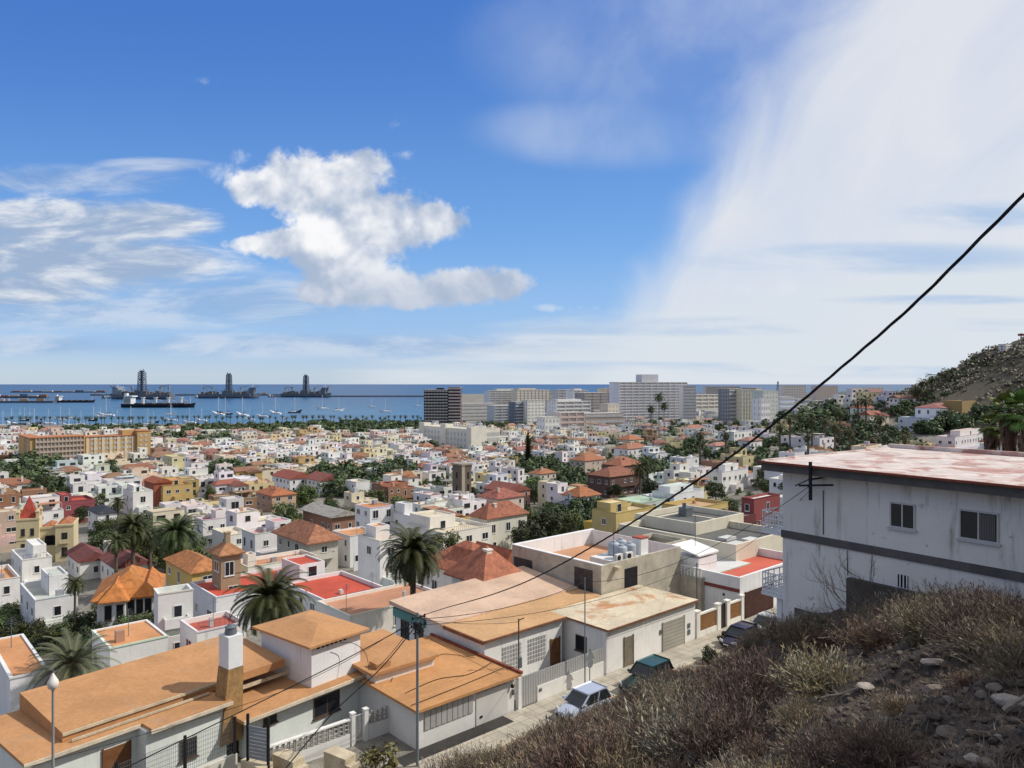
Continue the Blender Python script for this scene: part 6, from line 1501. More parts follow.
# sailing boats and launches
def yacht_me():
    h = hull(MB(), 13, 3.8, 1.3, bow=.35, rake=.8); c = MB(); c.box(-3.5, 2.2, -1.1, 1.1, 1.3, 1.95); c.box(-3.2, 1.6, -1.13, -1.101, 1.5, 1.8)
    m = MB(); m.tube((.8, 0, 1.2), (.8, 0, 18), .26, .2, 6); m.tube((.8, 0, 3), (-4.5, 0, 3.1), .12, n=6); m.tube((.8, -1.0, 9), (.8, 1.0, 9), .07, n=4); m.tube((.8, 0, 17.8), (6.2, 0, 1.6), .05, n=4); m.tube((.8, 0, 17.8), (-6, 0, 1.6), .04, n=4)
    s = MB(); s.tube((.5, 0, 3.3), (-4.4, 0, 3.35), .28, .18, 8)
    return h.mesh('hull', mat('yacht_white', (.78, .79, .80), rough=.4, var=.05)), c.mesh('cabin', mat('yacht_white')), m.mesh('mast', mat('mast_alloy', (.62, .64, .66), rough=.4, var=.05)), s.mesh('furled_sail', mat('sail_blue', (.08, .11, .2), var=.1))
YM = yacht_me(); DKH = YM[0].copy(); DKH.materials[0] = mat('hull_black')
yit = []; ry = random.Random(6)
YS = [(2, 426), (12, 424), (24, 421), (35, 427), (49, 424), (61, 420), (70, 428), (80, 425), (93, 421), (101, 417), (107, 416), (118, 426), (130, 423), (147, 425), (153, 428), (170, 415), (172, 421), (190, 424), (202, 421), (219, 415), (226, 414.5), (243, 416), (250, 420), (263, 417), (276, 414), (285, 419), (294, 413), (323, 409), (338, 411), (372, 407), (386, 412), (418, 406)]
for i, (u, v) in enumerate(YS):
    x, y = at_sea(u, v); dark = i % 6 == 2; big = v < 416.5
    if coast(x, y) > -3: y = 1098 if u > 150 else 1022; x = (u - 512) / F * y
    r = empty('sailing_boat', (x, y, ZSEA), ry.uniform(-.5, .5) + (math.pi if ry.random() < .5 else 0), None, 'boat', 'sailing boats in the bay'); k = ry.uniform(.8, 1.15) * (1.7 if big else 1.25); r.scale = (k, k, k)
    put('hull', DKH if dark else YM[0], r)
    for m in YM[1:]: put(m.name.split('.')[0], m, r)
    uu, vv = px((x, y, ZSEA)); yit.append({'o': r, 'u': uu, 'v': vv, 'phrase': ('dark hulled' if dark else 'white') + (' larger' if k > 1.2 else '') + ' sailing boat'})
LMS = LM[:]; LM[:] = [('the black bulk carrier', 158, 404), ('the middle drillship', 229, 393), ('the rightmost drillship', 306, 393), ('the ochre hotel', 85, 445), ('the dark sea tower', 440, 405), ('the left frame edge', 2, 425), ('the breakwater end', 400, 397), ('the dark cargo ship', 74, 400), ('the hotel end tower', 142, 434)]
label_all(yit)
for it in yit: it['o']['label'] = it['label']
LM[:] = LMS
sch = []
for u, v, L_, lab in ((26, 425, 40, 'dark old sailing ship with two masts behind the ochre hotel'),):
    x, y = (u - 512) / F * 1035, 1035; r = empty('schooner', (x, y, ZSEA), .1, lab, 'ship'); pmesh('hull', hull(MB(), 34, 7, 3, bow=.3, rake=3), mat('hull_dark'), r)
    for k in (-8, 5): b = MB(); b.tube((k, 0, 3), (k, 0, 25), .3, .15, 6); b.tube((k, -4, 17), (k, 4, 17), .15, n=5); b.tube((k, 0, 5), (k - 7, 0, 6), .2, n=5); pmesh('mast', b, mat('mast_alloy'), r)
x, y = at_sea(72, 418.5); r = empty('speed_boat', (x, y, ZSEA), .2, 'white speed boat drawing a thin wake before the cargo ships', 'boat'); pmesh('hull', hull(MB(), 12, 3.6, 1.4, bow=.4, rake=1), mat('yacht_white'), r); pmesh('cabin', MB().box(-2, 2, -1.2, 1.2, 1.4, 2.8), mat('yacht_white'), r)
pmesh('wake', MB().quad([(-6, -.6, .05), (-90, -4, .05), (-90, 4, .05), (-6, .6, .05)]), mat('foam', (.4, .5, .6), var=.1), r)
# lighthouse on the far cape
x, y = (778 - 512) / F * 4100, 4100; r = empty('lighthouse', (x, y, -50), 0, 'small distant lighthouse tower above the sea at right', 'lighthouse'); pmesh('tower', MB().lathe([(9, -10), (7, 40), (9, 41), (9, 44), (5, 45), (5, 60), (.1, 68)], 12), mat('far_grey', (.28, .33, .42), var=.1), r); pmesh('base', MB().box(-110, 110, -20, 20, -12, 12), mat('far_grey'), r)
# antenna on the hill crest villa
p = at(1021, 345, 418); r = empty('antenna_mast', (p.x, p.y, ground(p.x, p.y)), 0, 'thin antenna mast with reddish top on the crest villa', 'antenna'); hh = at(1021, 333, 418).z - r.location.z; pmesh('pole', MB().tube((0, 0, 0), (0, 0, hh), .35, .2, 6), mat('mast_red', (.3, .1, .08), var=.1), r); pmesh('head', MB().box(-1.1, 1.1, -1.1, 1.1, hh - 1.6, hh - .4), mat('mast_red'), r)
# ================================================================ poles, cables, lamp, fences
def pole(name, s, t, ztop, r0, r1, label, m, cat='utility pole', zb=-22.2, arms=True):
    x, y = xy_of(s, t); r = empty(name, (x, y, zb), PHI, label, cat); h = ztop - zb
    pmesh('shaft', MB().tube((0, 0, 0), (0, 0, h), r0, r1, 12), m, r, smooth=False)
    return r, x, y, h
r, PX, PY, ph = pole('utility_pole', -9.0, -1.6, -13.1, .09, .07, 'tall blue-grey steel utility pole gathering many black cables', mat('galvanised', (.22, .26, .29), rough=.5, var=.15, metal=.3))
b = MB()
for z, dx in ((ph - .25, .45), (ph - .7, .5), (ph - 1.1, .4)): b.bar((-dx, -.12, z), (dx, -.12, z), .05, .05)
b.box(-.16, .16, -.22, .2, ph - .95, ph - .55); pmesh('bracket', b, BLACK, r)
for x, z in ((-.42, ph - .2), (.42, ph - .2), (-.48, ph - .65), (.48, ph - .65), (.1, ph - 1.05)): pmesh('insulator', MB().lathe([(.01, z - .12), (.06, z - .1), (.045, z - .03), (.07, z), (.05, z + .07), (.01, z + .08)], 8, (x, -.12)), BLACK, r)
r2, QX, QY, qh = pole('thin_pole', .75, .45, -16.0, .045, .045, 'thin rusty pole with small grey box at the orange garage corner', RUST, 'pole', -20.5)
pmesh('box', MB().box(-.13, .13, -.2, -.046, 1.2, 1.9), METAL, r2); b = MB(); b.bar((0, 0, qh - .1), (.5, 0, qh - .05), .05, .05); pmesh('arm', b, BLACK, r2)
r3, RX, RY, rh = pole('thin_pole', 6.1, -.75, -13.9, .05, .04, 'tall thin grey pole standing behind the silver-blue hatchback', mat('galvanised'), 'pole')
r4, TX, TY_, th = pole('thin_pole', 21.9, .5, -15.6, .04, .04, 'thin dark pole beside the balustraded terrace house', RUST, 'pole')
r5, *_ = pole('antenna_mast', 30.5, 6.5, -13.2, .03, .03, 'thin aerial mast on the bright red roof terrace', METAL, 'antenna', -19)
b = MB()
for i in range(5): b.bar((-.5 + .06 * i, -.0, 5.0 + .12 * i), (.5 - .06 * i, 0, 5.0 + .12 * i), .02, .02)
pmesh('aerial', b, METAL, r5)
r6, *_ = pole('antenna_mast', 19.6, 8.0, -13.4, .025, .025, 'short aerial on the terracotta terrace beside the water tanks', METAL, 'antenna', -17.6)
# road sign seen from behind
x, y = xy_of(6.5, -.85); r = empty('road_sign', (x, y, -22), PHI, 'triangular road sign seen from behind beside the tall thin pole', 'road sign'); pmesh('post', MB().tube((0, 0, 0), (0, 0, 2.9), .035, n=8), METAL, r)
pmesh('sign_plate', MB().prism([(-.45, 0), (.45, 0), (0, .8)], 0, .02).xf(Matrix.Translation((0, -.05, 2.15)) @ Matrix.Rotation(R(90), 4, 'X')), mat('sign_back', (.22, .23, .24), rough=.5, var=.1), r); pmesh('lower_plate', MB().lathe([(.01, 0), (.3, 0), (.3, .02), (.01, .02)], 14).xf(Matrix.Translation((0, -.05, 1.85)) @ Matrix.Rotation(R(90), 4, 'X')), mat('sign_back'), r)
# street lamp at the left
x, y = xy_of(-26.6, -1.6); c = at(53, 683, 30.5); r = empty('street_lamp', (c.x, c.y, -22.5), 0, 'street lamp with white teardrop globe on a slim grey post', 'street lamp'); h = c.z + 22.5
pmesh('post', MB().tube((0, 0, 0), (0, 0, h - .2), .07, .05, 10), mat('lamp_post_grey', (.3, .3, .3), rough=.5, var=.1), r); pmesh('globe', MB().lathe([(.06, h - .28), (.17, h - .2), (.22, h - .05), (.2, h + .08), (.13, h + .2), (.06, h + .34), (.02, h + .42)], 16), mat('white_globe', (.78, .74, .68), rough=.3, var=.04), r, smooth=True); pmesh('finial', MB().tube((0, 0, h + .4), (0, 0, h + .55), .025, .01, 6), METAL, r)
CAB = mat('black_cable', (.012, .012, .014), rough=.6, var=.1)
TOP = Vector((PX, PY, -13.3))
def cable(pts, rad, label, n=6, twist=False, name='cable'):
    # smooth Catmull-Rom through the points
    P = [Vector(p) for p in pts]; Q = []
    for i in range(len(P) - 1):
        p0, p1, p2, p3 = P[max(i - 1, 0)], P[i], P[i + 1], P[min(i + 2, len(P) - 1)]
        for k in range(10):
            t = k / 10; Q.append(.5 * ((2 * p1) + (p2 - p0) * t + (2 * p0 - 5 * p1 + 4 * p2 - p3) * t * t + (3 * p1 - p0 - 3 * p2 + p3) * t ** 3))
    Q.append(P[-1]); mb = MB()
    o = Vector(Q[0]); loc = o.copy()
    if twist:
        for k in range(3):
            R_ = []
            for i, q in enumerate(Q):
                d = (Q[min(i + 1, len(Q) - 1)] - Q[max(0, i - 1)]).normalized(); a = d.orthogonal().normalized(); bb = d.cross(a)
                R_.append(q - loc)
            # three strands wound round one another
            D = []; ln = 0; m = 0
            for i in range(len(Q) - 1):
                seg = (Q[i + 1] - Q[i]); nst = max(2, int(seg.length / .09))
                d = seg.normalized(); a = Vector((0, 0, 1)).cross(d).normalized(); bb = d.cross(a)
                for j in range(nst):
                    q = Q[i] + seg * j / nst; w = (ln + seg.length * j / nst) * 4.2 + k * 2.094; D.append(q + (a * math.cos(w) + bb * math.sin(w)) * rad * .62 - loc)
                ln += seg.length
            mb.path(D, rad * .6, 5)
    else: mb.path([q - loc for q in Q], rad, n)
    o = mb.build(name, CAB, None, loc); tag(o, label, 'cable'); return o
def mid(a, b, sag, k=.5): p = Vector(a) * (1 - k) + Vector(b) * k; p.z -= sag * 4 * k * (1 - k); return p
def span(a, b, sag, rad, label, **k): return cable([a] + [mid(a, b, sag, j / 8) for j in range(1, 8)] + [b], rad, label, **k)
def main_pt(k, z): return Vector((PX + (5.19 - PX) * k, PY + (7.5 - PY) * k, z))
cable([TOP + Vector((.1, -.1, 0)), main_pt(.2, -10.75), main_pt(.459, -7.45), main_pt(.628, -5.05), main_pt(.829, -1.75), main_pt(.942, .5), main_pt(1.0, 1.92), main_pt(1.12, 5.0)], .0175, 'thick twisted black cable rising from the utility pole to the upper right', twist=True)
w2 = at(640, 575, 60); br = e1pt(2.17, -1.0, -4.9)
span(TOP + Vector((.3, 0, -.15)), Vector((RX, RY, -14.2)), .5, .018, 'thin cable from the utility pole to the tall thin pole')
span(Vector((RX, RY, -14.2)), br, 1.2, .014, 'thin cable from the tall thin pole to the bracket on the weathered building')
span(TOP + Vector((.2, 0, -.5)), Vector((TX, TY_, -15.8)), 1.0, .016, 'thin cable passing over the white house to the dark thin pole')
span(Vector((TX, TY_, -15.8)), br + Vector((0, 0, -.2)), .9, .012, 'thin cable from the dark thin pole up to the wall bracket')
cable([TOP + Vector((-.2, 0, -.7)), at(381, 668, 41), at(330, 716, 39), at(268, 790, 37)], .032, 'heavy black cable dropping from the utility pole past the garden gate')
cable([TOP + Vector((-.3, 0, -.4)), at(340, 662, 40), at(240, 712, 36.5), at(125, 768, 33), at(60, 800, 31)], .03, 'heavy cable passing before the roof tower down to the wire fence')
cable([TOP + Vector((-.3, 0, -.3)), at(335, 667, 40.5), at(246, 704, 38), at(0, 775, 32)], .014, 'thin cable crossing the long orange roof towards the left')
span(TOP + Vector((-.2, .2, -.4)), xy_of(-8.0, 4.6) + (-18.4,), .2, .02, 'short service cable from the pole to the rear orange roof')
span(TOP + Vector((.0, .1, -.9)), xy_of(-1.0, .3) + (-19.3,), .1, .012, 'thin service cable from the pole to the garage roof corner')
span(Vector((QX, QY, -16.2)), TOP + Vector((.3, 0, -.2)), .2, .012, 'thin cable between the rusty pole and the utility pole')
span(xy_of(-8.1, .4) + (-19.32,), xy_of(.1, 1.1) + (-19.30,), .04, .022, 'dark cable lying along the edge of the orange garage roof')
cable([xy_of(-7.3, 2.2) + (-19.36,), xy_of(-4.5, 2.6) + (-19.36,), xy_of(-2.4, 1.9) + (-19.36,), xy_of(.1, 2.4) + (-19.3,)], .022, 'loose dark cable lying across the middle of the orange garage roof')
cable([xy_of(-7.0, 4.3) + (-19.36,), xy_of(-5.0, 6.2) + (-19.36,), xy_of(-3.3, 5.4) + (-19.36,), xy_of(-1.5, 6.0) + (-19.36,), xy_of(-.4, 3.8) + (-19.3,)], .018, 'curly dark cable lying on the rear of the orange garage roof')
cable([xy_of(-8.2, 5) + (-18.5,), xy_of(-8.1, 5.6) + (-17.6,), xy_of(-8.6, 6.2) + (-17.0,), xy_of(-9.6, 6.3) + (-16.75,)], .02, 'looped black cable end hanging at the white roof tower')
# wire fence in the lower left corner
x, y = xy_of(-27.0, 2.0); r = empty('wire_fence', (x, y, -20.2), PHI + R(9), 'dark wire mesh fence with black posts before the long orange-roofed house', 'fence')
for i, xx in enumerate((.0, 3.4, 6.8, 9.6)): pmesh('post', MB().box(xx - .06, xx + .06, -.06, .06, -.5, 2.0), BLACK, r)
b = MB()
for i in range(96): b.box(.1 * i, .1 * i + .012, -.006, .006, .1, 1.85)
for i in range(8): b.box(0, 9.6, -.012, -.0062, .15 + .24 * i, .165 + .24 * i)
pmesh('wire_mesh', b, METAL, r)
pmesh('base_wall', MB().box(-1, 9.7, -.1, .1, -4, -.02), PLASTER, r, (.6, .58, .5))
x, y = xy_of(-17.0, 2.9); r = empty('panel_fence', (x, y, -20.6), PHI - R(62), 'grey panel fence running down beside the stair blocks', 'fence')
b = MB()
for i in range(9): b.box(.0, 1.25, -.02, .02, .2 + i * .2, .37 + i * .2)
pmesh('panel', b, mat('grey_panel', (.28, .30, .33), rough=.5, var=.15), r)
for xx in (-.05, 1.3): pmesh('post', MB().box(xx - .06, xx + .06, -.06, .06, -.5, 2.6), BLACK, r)
x, y = xy_of(-22.5, -.5); r = empty('garden_wall', (x, y, -22.0), PHI + R(9), 'low pale wall with wire mesh at the lower left below the long orange roof', 'wall'); b = MB(); b.box(0, 5.2, 0, .25, -2, .9); pmesh('wall', b, PLASTER, r, (.66, .62, .5)); b = MB()
for i in range(52): b.box(.1 * i, .1 * i + .012, .1, .112, .9, 1.5)
for i in range(4): b.box(0, 5.2, .09, .0985, .92 + .18 * i, .935 + .18 * i)
pmesh('wire_mesh', b, METAL, r)
# ================================================================ cars
def loft(mb, st_, mi=0):
    """stations (x, z low, z high, half width, top half width)"""
    V = []; n = 8
    for x, z0, z1, w, wt in st_:
        zm = z0 + (z1 - z0) * .55
        V += [(x, -w * .86, z0), (x, -w, z0 + .12), (x, -w, zm), (x, -wt, z1), (x, wt, z1), (x, w, zm), (x, w, z0 + .12), (x, w * .86, z0)]
    fs = []
    for i in range(len(st_) - 1):
        for j in range(n): fs.append((i * n + j, (i + 1) * n + j, (i + 1) * n + (j + 1) % n, i * n + (j + 1) % n))
    fs += [tuple(range(n)), tuple(range((len(st_) - 1) * n, len(st_) * n))[::-1]]
    return mb.faces(V, fs, mi)
CARP = mat('car_paint', src='object', rough=.25, var=.03, spec=.5, metal=.15); CGL = mat('car_glass', (.02, .025, .03), rough=.06, var=.1, spec=.6); RIM = mat('wheel_rim', (.35, .36, .37), rough=.35, metal=.6, var=.05); LIGHT = mat('car_lamp', (.6, .62, .62), rough=.15, var=.05); TAIL = mat('tail_lamp', (.3, .02, .02), rough=.2, var=.05)
def car(s, t, label, col, kind='hatch', roofcol=None, rot=0.0):
    L_, w, hh = {'hatch': (4.0, .86, 1.48), 'suv': (4.5, .9, 1.72), 'saloon': (4.4, .88, 1.45)}[kind]
    x, y = xy_of(s, t); r = empty('car', (x, y, -21.95), PHI + math.pi + rot, label, 'car', 'cars parked along the street')
    f, bk = L_ / 2, -L_ / 2; bz = .92 if kind != 'suv' else 1.05; hz = .82 if kind != 'suv' else .98
    body = loft(MB(), [(bk, .38, .75, w * .9, w * .8), (bk + .12, .26, bz - .02, w, w * .92), (bk + .9, .22, bz, w, w * .94), (0, .22, bz, w, w * .94), (f - 1.25, .22, bz - .03, w, w * .93), (f - .45, .22, hz - .08, w * .97, w * .84), (f - .1, .28, hz - .2, w * .9, w * .74), (f, .34, .58, w * .8, w * .66)])
    o = put('body', body.mesh('body', CARP, False), r, color=col); bv = o.modifiers.new('s', 'SUBSURF'); bv.levels = bv.render_levels = 1
    c0, c1, c2, c3 = {'hatch': (bk + .1, bk + .4, f - 1.85, f - 1.05), 'suv': (bk + .1, bk + .4, f - 2.1, f - 1.4), 'saloon': (bk + .55, bk + 1.2, f - 2.1, f - 1.2)}[kind]
    wb, wt = w * .95, w * .80
    V = [(c0, -wb, bz - .03), (c3, -wb, bz - .03), (c3, wb, bz - .03), (c0, wb, bz - .03), (c1, -wt, hh - .05), (c2, -wt, hh - .05), (c2, wt, hh - .05), (c1, wt, hh - .05)]
    put('windows', MB().faces(V, [(0, 1, 5, 4), (1, 2, 6, 5), (2, 3, 7, 6), (3, 0, 4, 7)]).mesh('windows', CGL), r)
    rf = loft(MB(), [(c1 - .06, hh - .07, hh - .03, wt + .03, wt - .05), ((c1 + c2) / 2, hh - .07, hh + .01, wt + .03, wt - .08), (c2 + .06, hh - .07, hh - .03, wt + .03, wt - .05)])
    put('roof', rf.mesh('roof', CARP), r, color=roofcol or col)
    p = MB()
    for sg in (-1, 1):
        for (xa, xb) in ((c0, c1), (c3, c2), ((c0 + c3) / 2 - .1, (c1 + c2) / 2 - .15)): p.bar((xa, sg * (wb + .012), bz - .02), (xb, sg * (wt + .02), hh - .05), .09, .07)
    put('pillars', p.mesh('pillars', CARP), r, color=col)
    for xx in (bk + .78, f - .82):
        for sg in (-1, 1):
            wl = empty_part = put('wheel', MB().tube((xx, sg * (w - .2), .31), (xx, sg * (w + .015), .31), .31, n=18).mesh('tyre', BLACK), r); put('rim', MB().tube((xx, sg * (w - .02), .31), (xx, sg * (w + .022), .31), .2, n=14).mesh('rim', RIM), wl)
    for sg in (-1, 1):
        put('headlight', MB().faces([(f - .14, sg * w * .45, .58), (f - .3, sg * w * .9, .6), (f - .34, sg * w * .9, .76), (f - .2, sg * w * .48, .72), (f - .0, sg * w * .45, .58), (f - .2, sg * w * .91, .6), (f - .25, sg * w * .91, .76), (f - .1, sg * w * .48, .72)], [(4, 5, 6, 7), (0, 1, 5, 4), (3, 2, 6, 7), (1, 2, 6, 5), (0, 3, 7, 4)]).mesh('headlight', LIGHT), r)
        put('tail_light', MB().box(bk - .02, bk + .12, sg * w * .75 - .1, sg * w * .75 + .1, .72, .9).mesh('tail_light', TAIL), r)
        m = MB().box(c3 - .25, c3 - .1, sg * (w + .12) - .09, sg * (w + .12) + .09, bz, bz + .14); put('mirror', m.mesh('mirror', CARP), r, color=col)
    put('bumper', MB().box(f - .12, f + .03, -w * .6, w * .6, .3, .46).mesh('bumper', BLACK), r)
    put('licence_plate', MB().box(f + .031, f + .045, -.26, .26, .4, .5).mesh('licence_plate', FRAME), r)
    return r
car(3.2, -3.2, 'pale silver-blue hatchback, nearest to the utility pole on the street', (.50, .55, .66))
car(9.7, -3.4, 'dark teal green estate car with a dirty pale bonnet', (.014, .034, .034), 'suv', roofcol=(.035, .10, .11))
car(22.6, -3.2, 'dark purple navy car parked in front of the silver car', (.028, .022, .05), 'hatch')
car(27.2, -3.1, 'silver grey car parked below the white balconies', (.50, .51, .53), 'saloon')
# ================================================================ dry slope: shrubs, stones, dead wood
def shrub_mesh(rn, n, rad, h, cols):
    mb = MB()
    for i in range(n):
        w = rn.uniform(0, 6.283); el = math.asin(min(1, rn.uniform(.05, 1) ** .8)); L_ = rn.uniform(.5, 1.05); b = Vector((rn.gauss(0, .22) * rad, rn.gauss(0, .22) * rad, -.05)); d = Vector((math.cos(w) * math.cos(el) * rad, math.sin(w) * math.cos(el) * rad, math.sin(el) * h)) * L_
        c = cols[rn.randrange(len(cols))]; k = rn.uniform(.55, 1.35); col = tuple(k * q for q in c)
        p = b; dd = d / 3.0
        wd = rn.uniform(.006, .012)
        for s in range(3):
            d2 = dd + Vector((rn.uniform(-.17, .17), rn.uniform(-.17, .17), rn.uniform(-.08, .13))) * rad; q = p + d2; side = d2.cross(Vector((rn.uniform(-1, 1), rn.uniform(-1, 1), .4))).normalized() * wd
            mb.quad([p - side, p + side, q + side * .8, q - side * .8], 0, col)
            if s:
                for _ in range(7):
                    a = p + d2 * rn.random(); e = (d2.normalized() + Vector((rn.uniform(-1, 1), rn.uniform(-1, 1), rn.uniform(-.3, 1)))).normalized() * rn.uniform(.06, .17) * rad; sd = e.cross(Vector((rn.uniform(-1, 1), rn.uniform(-1, 1), rn.uniform(-1, 1)))).normalized() * rn.uniform(.005, .011)
                    kk = rn.uniform(.75, 1.5); mb.quad([a, a + e * .55 + sd, a + e, a + e * .55 - sd], 0, tuple(kk * q for q in col))
            p = q; wd *= .8
    return mb
TW = leaf_mat('dry_twigs', (1, 1, 1), .3)
BRN = [(.23, .16, .105), (.19, .135, .09), (.29, .215, .145)]; PUR = [(.18, .137, .098), (.215, .165, .115), (.145, .113, .083)]; STR = [(.26, .21, .155), (.22, .18, .13), (.30, .25, .19)]; GRY = [(.22, .19, .15), (.18, .155, .125), (.26, .23, .185)]
SHM = []
for i, (n, rad, h, cols) in enumerate(((420, .9, .8, BRN + PUR), (460, 1.0, .9, PUR), (400, .85, .75, BRN), (380, .8, .65, BRN + STR), (440, .95, .85, PUR + GRY), (300, .7, .6, STR), (360, .8, .7, GRY), (460, 1.05, .95, BRN + PUR))): SHM.append(shrub_mesh(random.Random(200 + i), n, rad, h, cols).mesh('dry_shrub', TW))
rs = random.Random(77); n_sh = 0
spots = []
def slope_ok(x, y):
    s, t = st_of(x, y); return t < -4.2
def shrub(x, y, k, vi):
    global n_sh
    o = put('dry_shrub', SHM[vi], None, (x, y, ground(x, y) - .04), rs.uniform(0, 6.28)); o.scale = (k, k, k * rs.uniform(.85, 1.15)); tag(o, 'dry leafless brown shrub growing on the steep bare slope', 'shrub', 'dry shrubs covering the slope'); n_sh += 1
cand = 0
while n_sh < 285 and cand < 9000:
    cand += 1
    u = rs.uniform(425, 1040); y = 9 * (62 / 9) ** rs.random(); x = (u - 512) / F * y
    if not slope_ok(x, y): continue
    z = ground(x, y); v = 384 - F * z / y
    if v > 800 or v < 560: continue
    s, t = st_of(x, y)
    # the weathered building stands here
    dx, dy = x - 13.9, y - 38; a, b = dx * .593 - dy * .806, dx * .806 + dy * .593
    if -1.3 < a < 17 and b > -1.2: continue
    bare = u > 700 and v > 655 + (u - 700) * -.05 and v > 640
    near = y < 15
    if bare and rs.random() < (.95 if u > 760 else .6): continue
    k = rs.uniform(.8, 1.6) * (.5 if near else 1.0)
    vt = 384 - F * (z + .95 * k) / y
    if vt < interp([(440, 762), (520, 727), (565, 716), (610, 699), (650, 682), (700, 656), (760, 624), (790, 606), (800, 0)], u): continue
    if u > 870 and vt < 588: continue
    if 790 < u <= 870 and vt < 598: continue
    if 690 < u <= 790 and vt < 652 - (u - 690) * .42: continue
    if any((x - q[0]) ** 2 + (y - q[1]) ** 2 < (.62 * (k + q[2]) * .5) ** 2 for q in spots): continue
    spots.append((x, y, k)); vi = rs.choice([0, 1, 2, 4, 7, 0, 1, 2, 7, 6, 3])
    if u < 560 and rs.random() < .15: vi = 5
    if u > 880 and v > 650: vi = rs.choice([1, 2, 0]); 
    shrub(x, y, k, vi)
# dense line along the building foot and the street edge
for i in range(12):
    s = -9 + i * 2.2; x, y = xy_of(s + rs.uniform(-.5, .5), -4.7 - rs.uniform(0, .5)); shrub(x, y, rs.uniform(.4, .6), rs.choice([0, 1, 2, 4]))
# small dry tufts and stones too many to count
q = MB(); rq2 = random.Random(15)
for i in range(6600):
    u = rq2.uniform(400, 1240); y = 6.5 * (50 / 6.5) ** rq2.random(); x = (u - 512) / F * y
    if not slope_ok(x, y): continue
    z = ground(x, y); c = rq2.choice(STR[:1] + BRN + GRY + PUR + PUR); n = rq2.randint(4, 9)
    for j in range(n):
        w = rq2.uniform(0, 6.28); L_ = rq2.uniform(.06, .26); d = Vector((math.cos(w) * L_ * .7, math.sin(w) * L_ * .7, L_ * rq2.uniform(.3, 1.1))); sd = Vector((-math.sin(w), math.cos(w), 0)) * rq2.uniform(.004, .012); p = Vector((x + rq2.uniform(-.1, .1), y + rq2.uniform(-.1, .1), z - .02)); k = rq2.uniform(.6, 1.3)
        q.quad([p - sd, p + sd, p + d], 0, tuple(k * a for a in c))
tag(q.build('dry_grass', TW), 'short dry grass and twigs scattered over the slope', 'grass', kind='stuff')
def stone_mesh(rn, n=1):
    mb = MB(); me = bpy.data.meshes.new('x'); import bmesh; bm = bmesh.new(); bmesh.ops.create_icosphere(bm, subdivisions=2, radius=1)
    ax = Vector((rn.uniform(.6, 1.2), rn.uniform(.5, 1), rn.uniform(.4, .8)))
    pl = [(Vector((rn.gauss(0, 1), rn.gauss(0, 1), rn.gauss(0, 1))).normalized(), rn.uniform(.55, .9)) for _ in range(9)]
    for v in bm.verts:
        c = v.co.copy()
        for nrm, d in pl:
            k = c.dot(nrm)
            if k > d: c -= nrm * (k - d)
        v.co = Vector((c.x * ax.x, c.y * ax.y, c.z * ax.z))
    mb.faces([v.co for v in bm.verts], [tuple(l.vert.index for l in f.loops) for f in bm.faces]); bm.free(); bpy.data.meshes.remove(me); return mb
ROCK = mat('slope_rock', (.155, .128, .105), var=.35, scale=2.5, bump=.6, bscale=9, fine=.2)
STM = [stone_mesh(random.Random(300 + i)) for i in range(6)]
q = MB(); rq3 = random.Random(16)
for i in range(5200):
    u = rq3.uniform(400, 1240); y = 6.2 * (45 / 6.2) ** rq3.random(); x = (u - 512) / F * y
    if not slope_ok(x, y): continue
    if u < 640 and rq3.random() < .6: continue
    z = ground(x, y); k = .02 + .12 * rq3.random() ** 3.5; st0 = len(q.v); src = STM[rq3.randrange(6)]; c = rq3.choice([(.13, .105, .085), (.09, .075, .06), (.17, .14, .115), (.07, .06, .052)]); q.faces(src.v, src.f, 0, c); q.xf(Matrix.Translation((x, y, z + k * .15)) @ Matrix.Rotation(rq3.uniform(0, 6), 4, 'Z') @ Matrix.Scale(k, 4), st0)
tag(q.build('gravel', mat('gravel_stone', src='attr', var=.25, scale=3, bump=.5, bscale=12)), 'loose dark stones and clods scattered on the slope', 'gravel', kind='stuff')
def big_rock(u, v, k, label, m=ROCK, i=0, flat=1.0):
    p = hit(u, v, 0, 4, 80); o = STM[i].build('rock', m, None, (p.x, p.y, p.z + k * .1), i * 1.3); o.scale = (k, k, k * flat); tag(o, label, 'rock', 'rocks lying on the slope')
PALE = mat('pale_rock', (.36, .31, .26), var=.2, scale=4, bump=.4)
for i, (u, v, k, lab, m, fl) in enumerate(((934, 664, .30, 'white-topped rock lying at the shadow edge, upper right slope', PALE, .8), (866, 687, .22, 'tilted pale slab stone in the middle of the slope', PALE, .5), (818, 701, .24, 'flat pale stone left of the tilted slab stone', PALE, .35), (1012, 706, .34, 'pale stone half hidden at the right frame edge', PALE, .7), (935, 692, .3, 'dark rock just below the white-topped rock', ROCK, .8), (880, 720, .26, 'brown rock below the tilted slab stone', ROCK, .8), (760, 690, .3, 'brown rock among shrubs left of the flat pale stone', ROCK, .8), (905, 706, .4, 'long brown ledge rock in the centre of the bare soil', ROCK, .5), (975, 762, .16, 'small cream stone at the lower right bottom edge', PALE, .9), (830, 745, .25, 'dark rock low on the bare soil', ROCK, .9), (748, 672, .16, 'small white stone under the purple shrubs', PALE, .6), (800, 655, .2, 'grey stone among the uppermost shrubs', ROCK, .8), (700, 735, .22, 'brown rock at the lower shrub edge', ROCK, .8), (950, 735, .2, 'dark rounded rock in the shaded soil', ROCK, .9))): big_rock(u, v, k, lab, m, i % 6, fl)
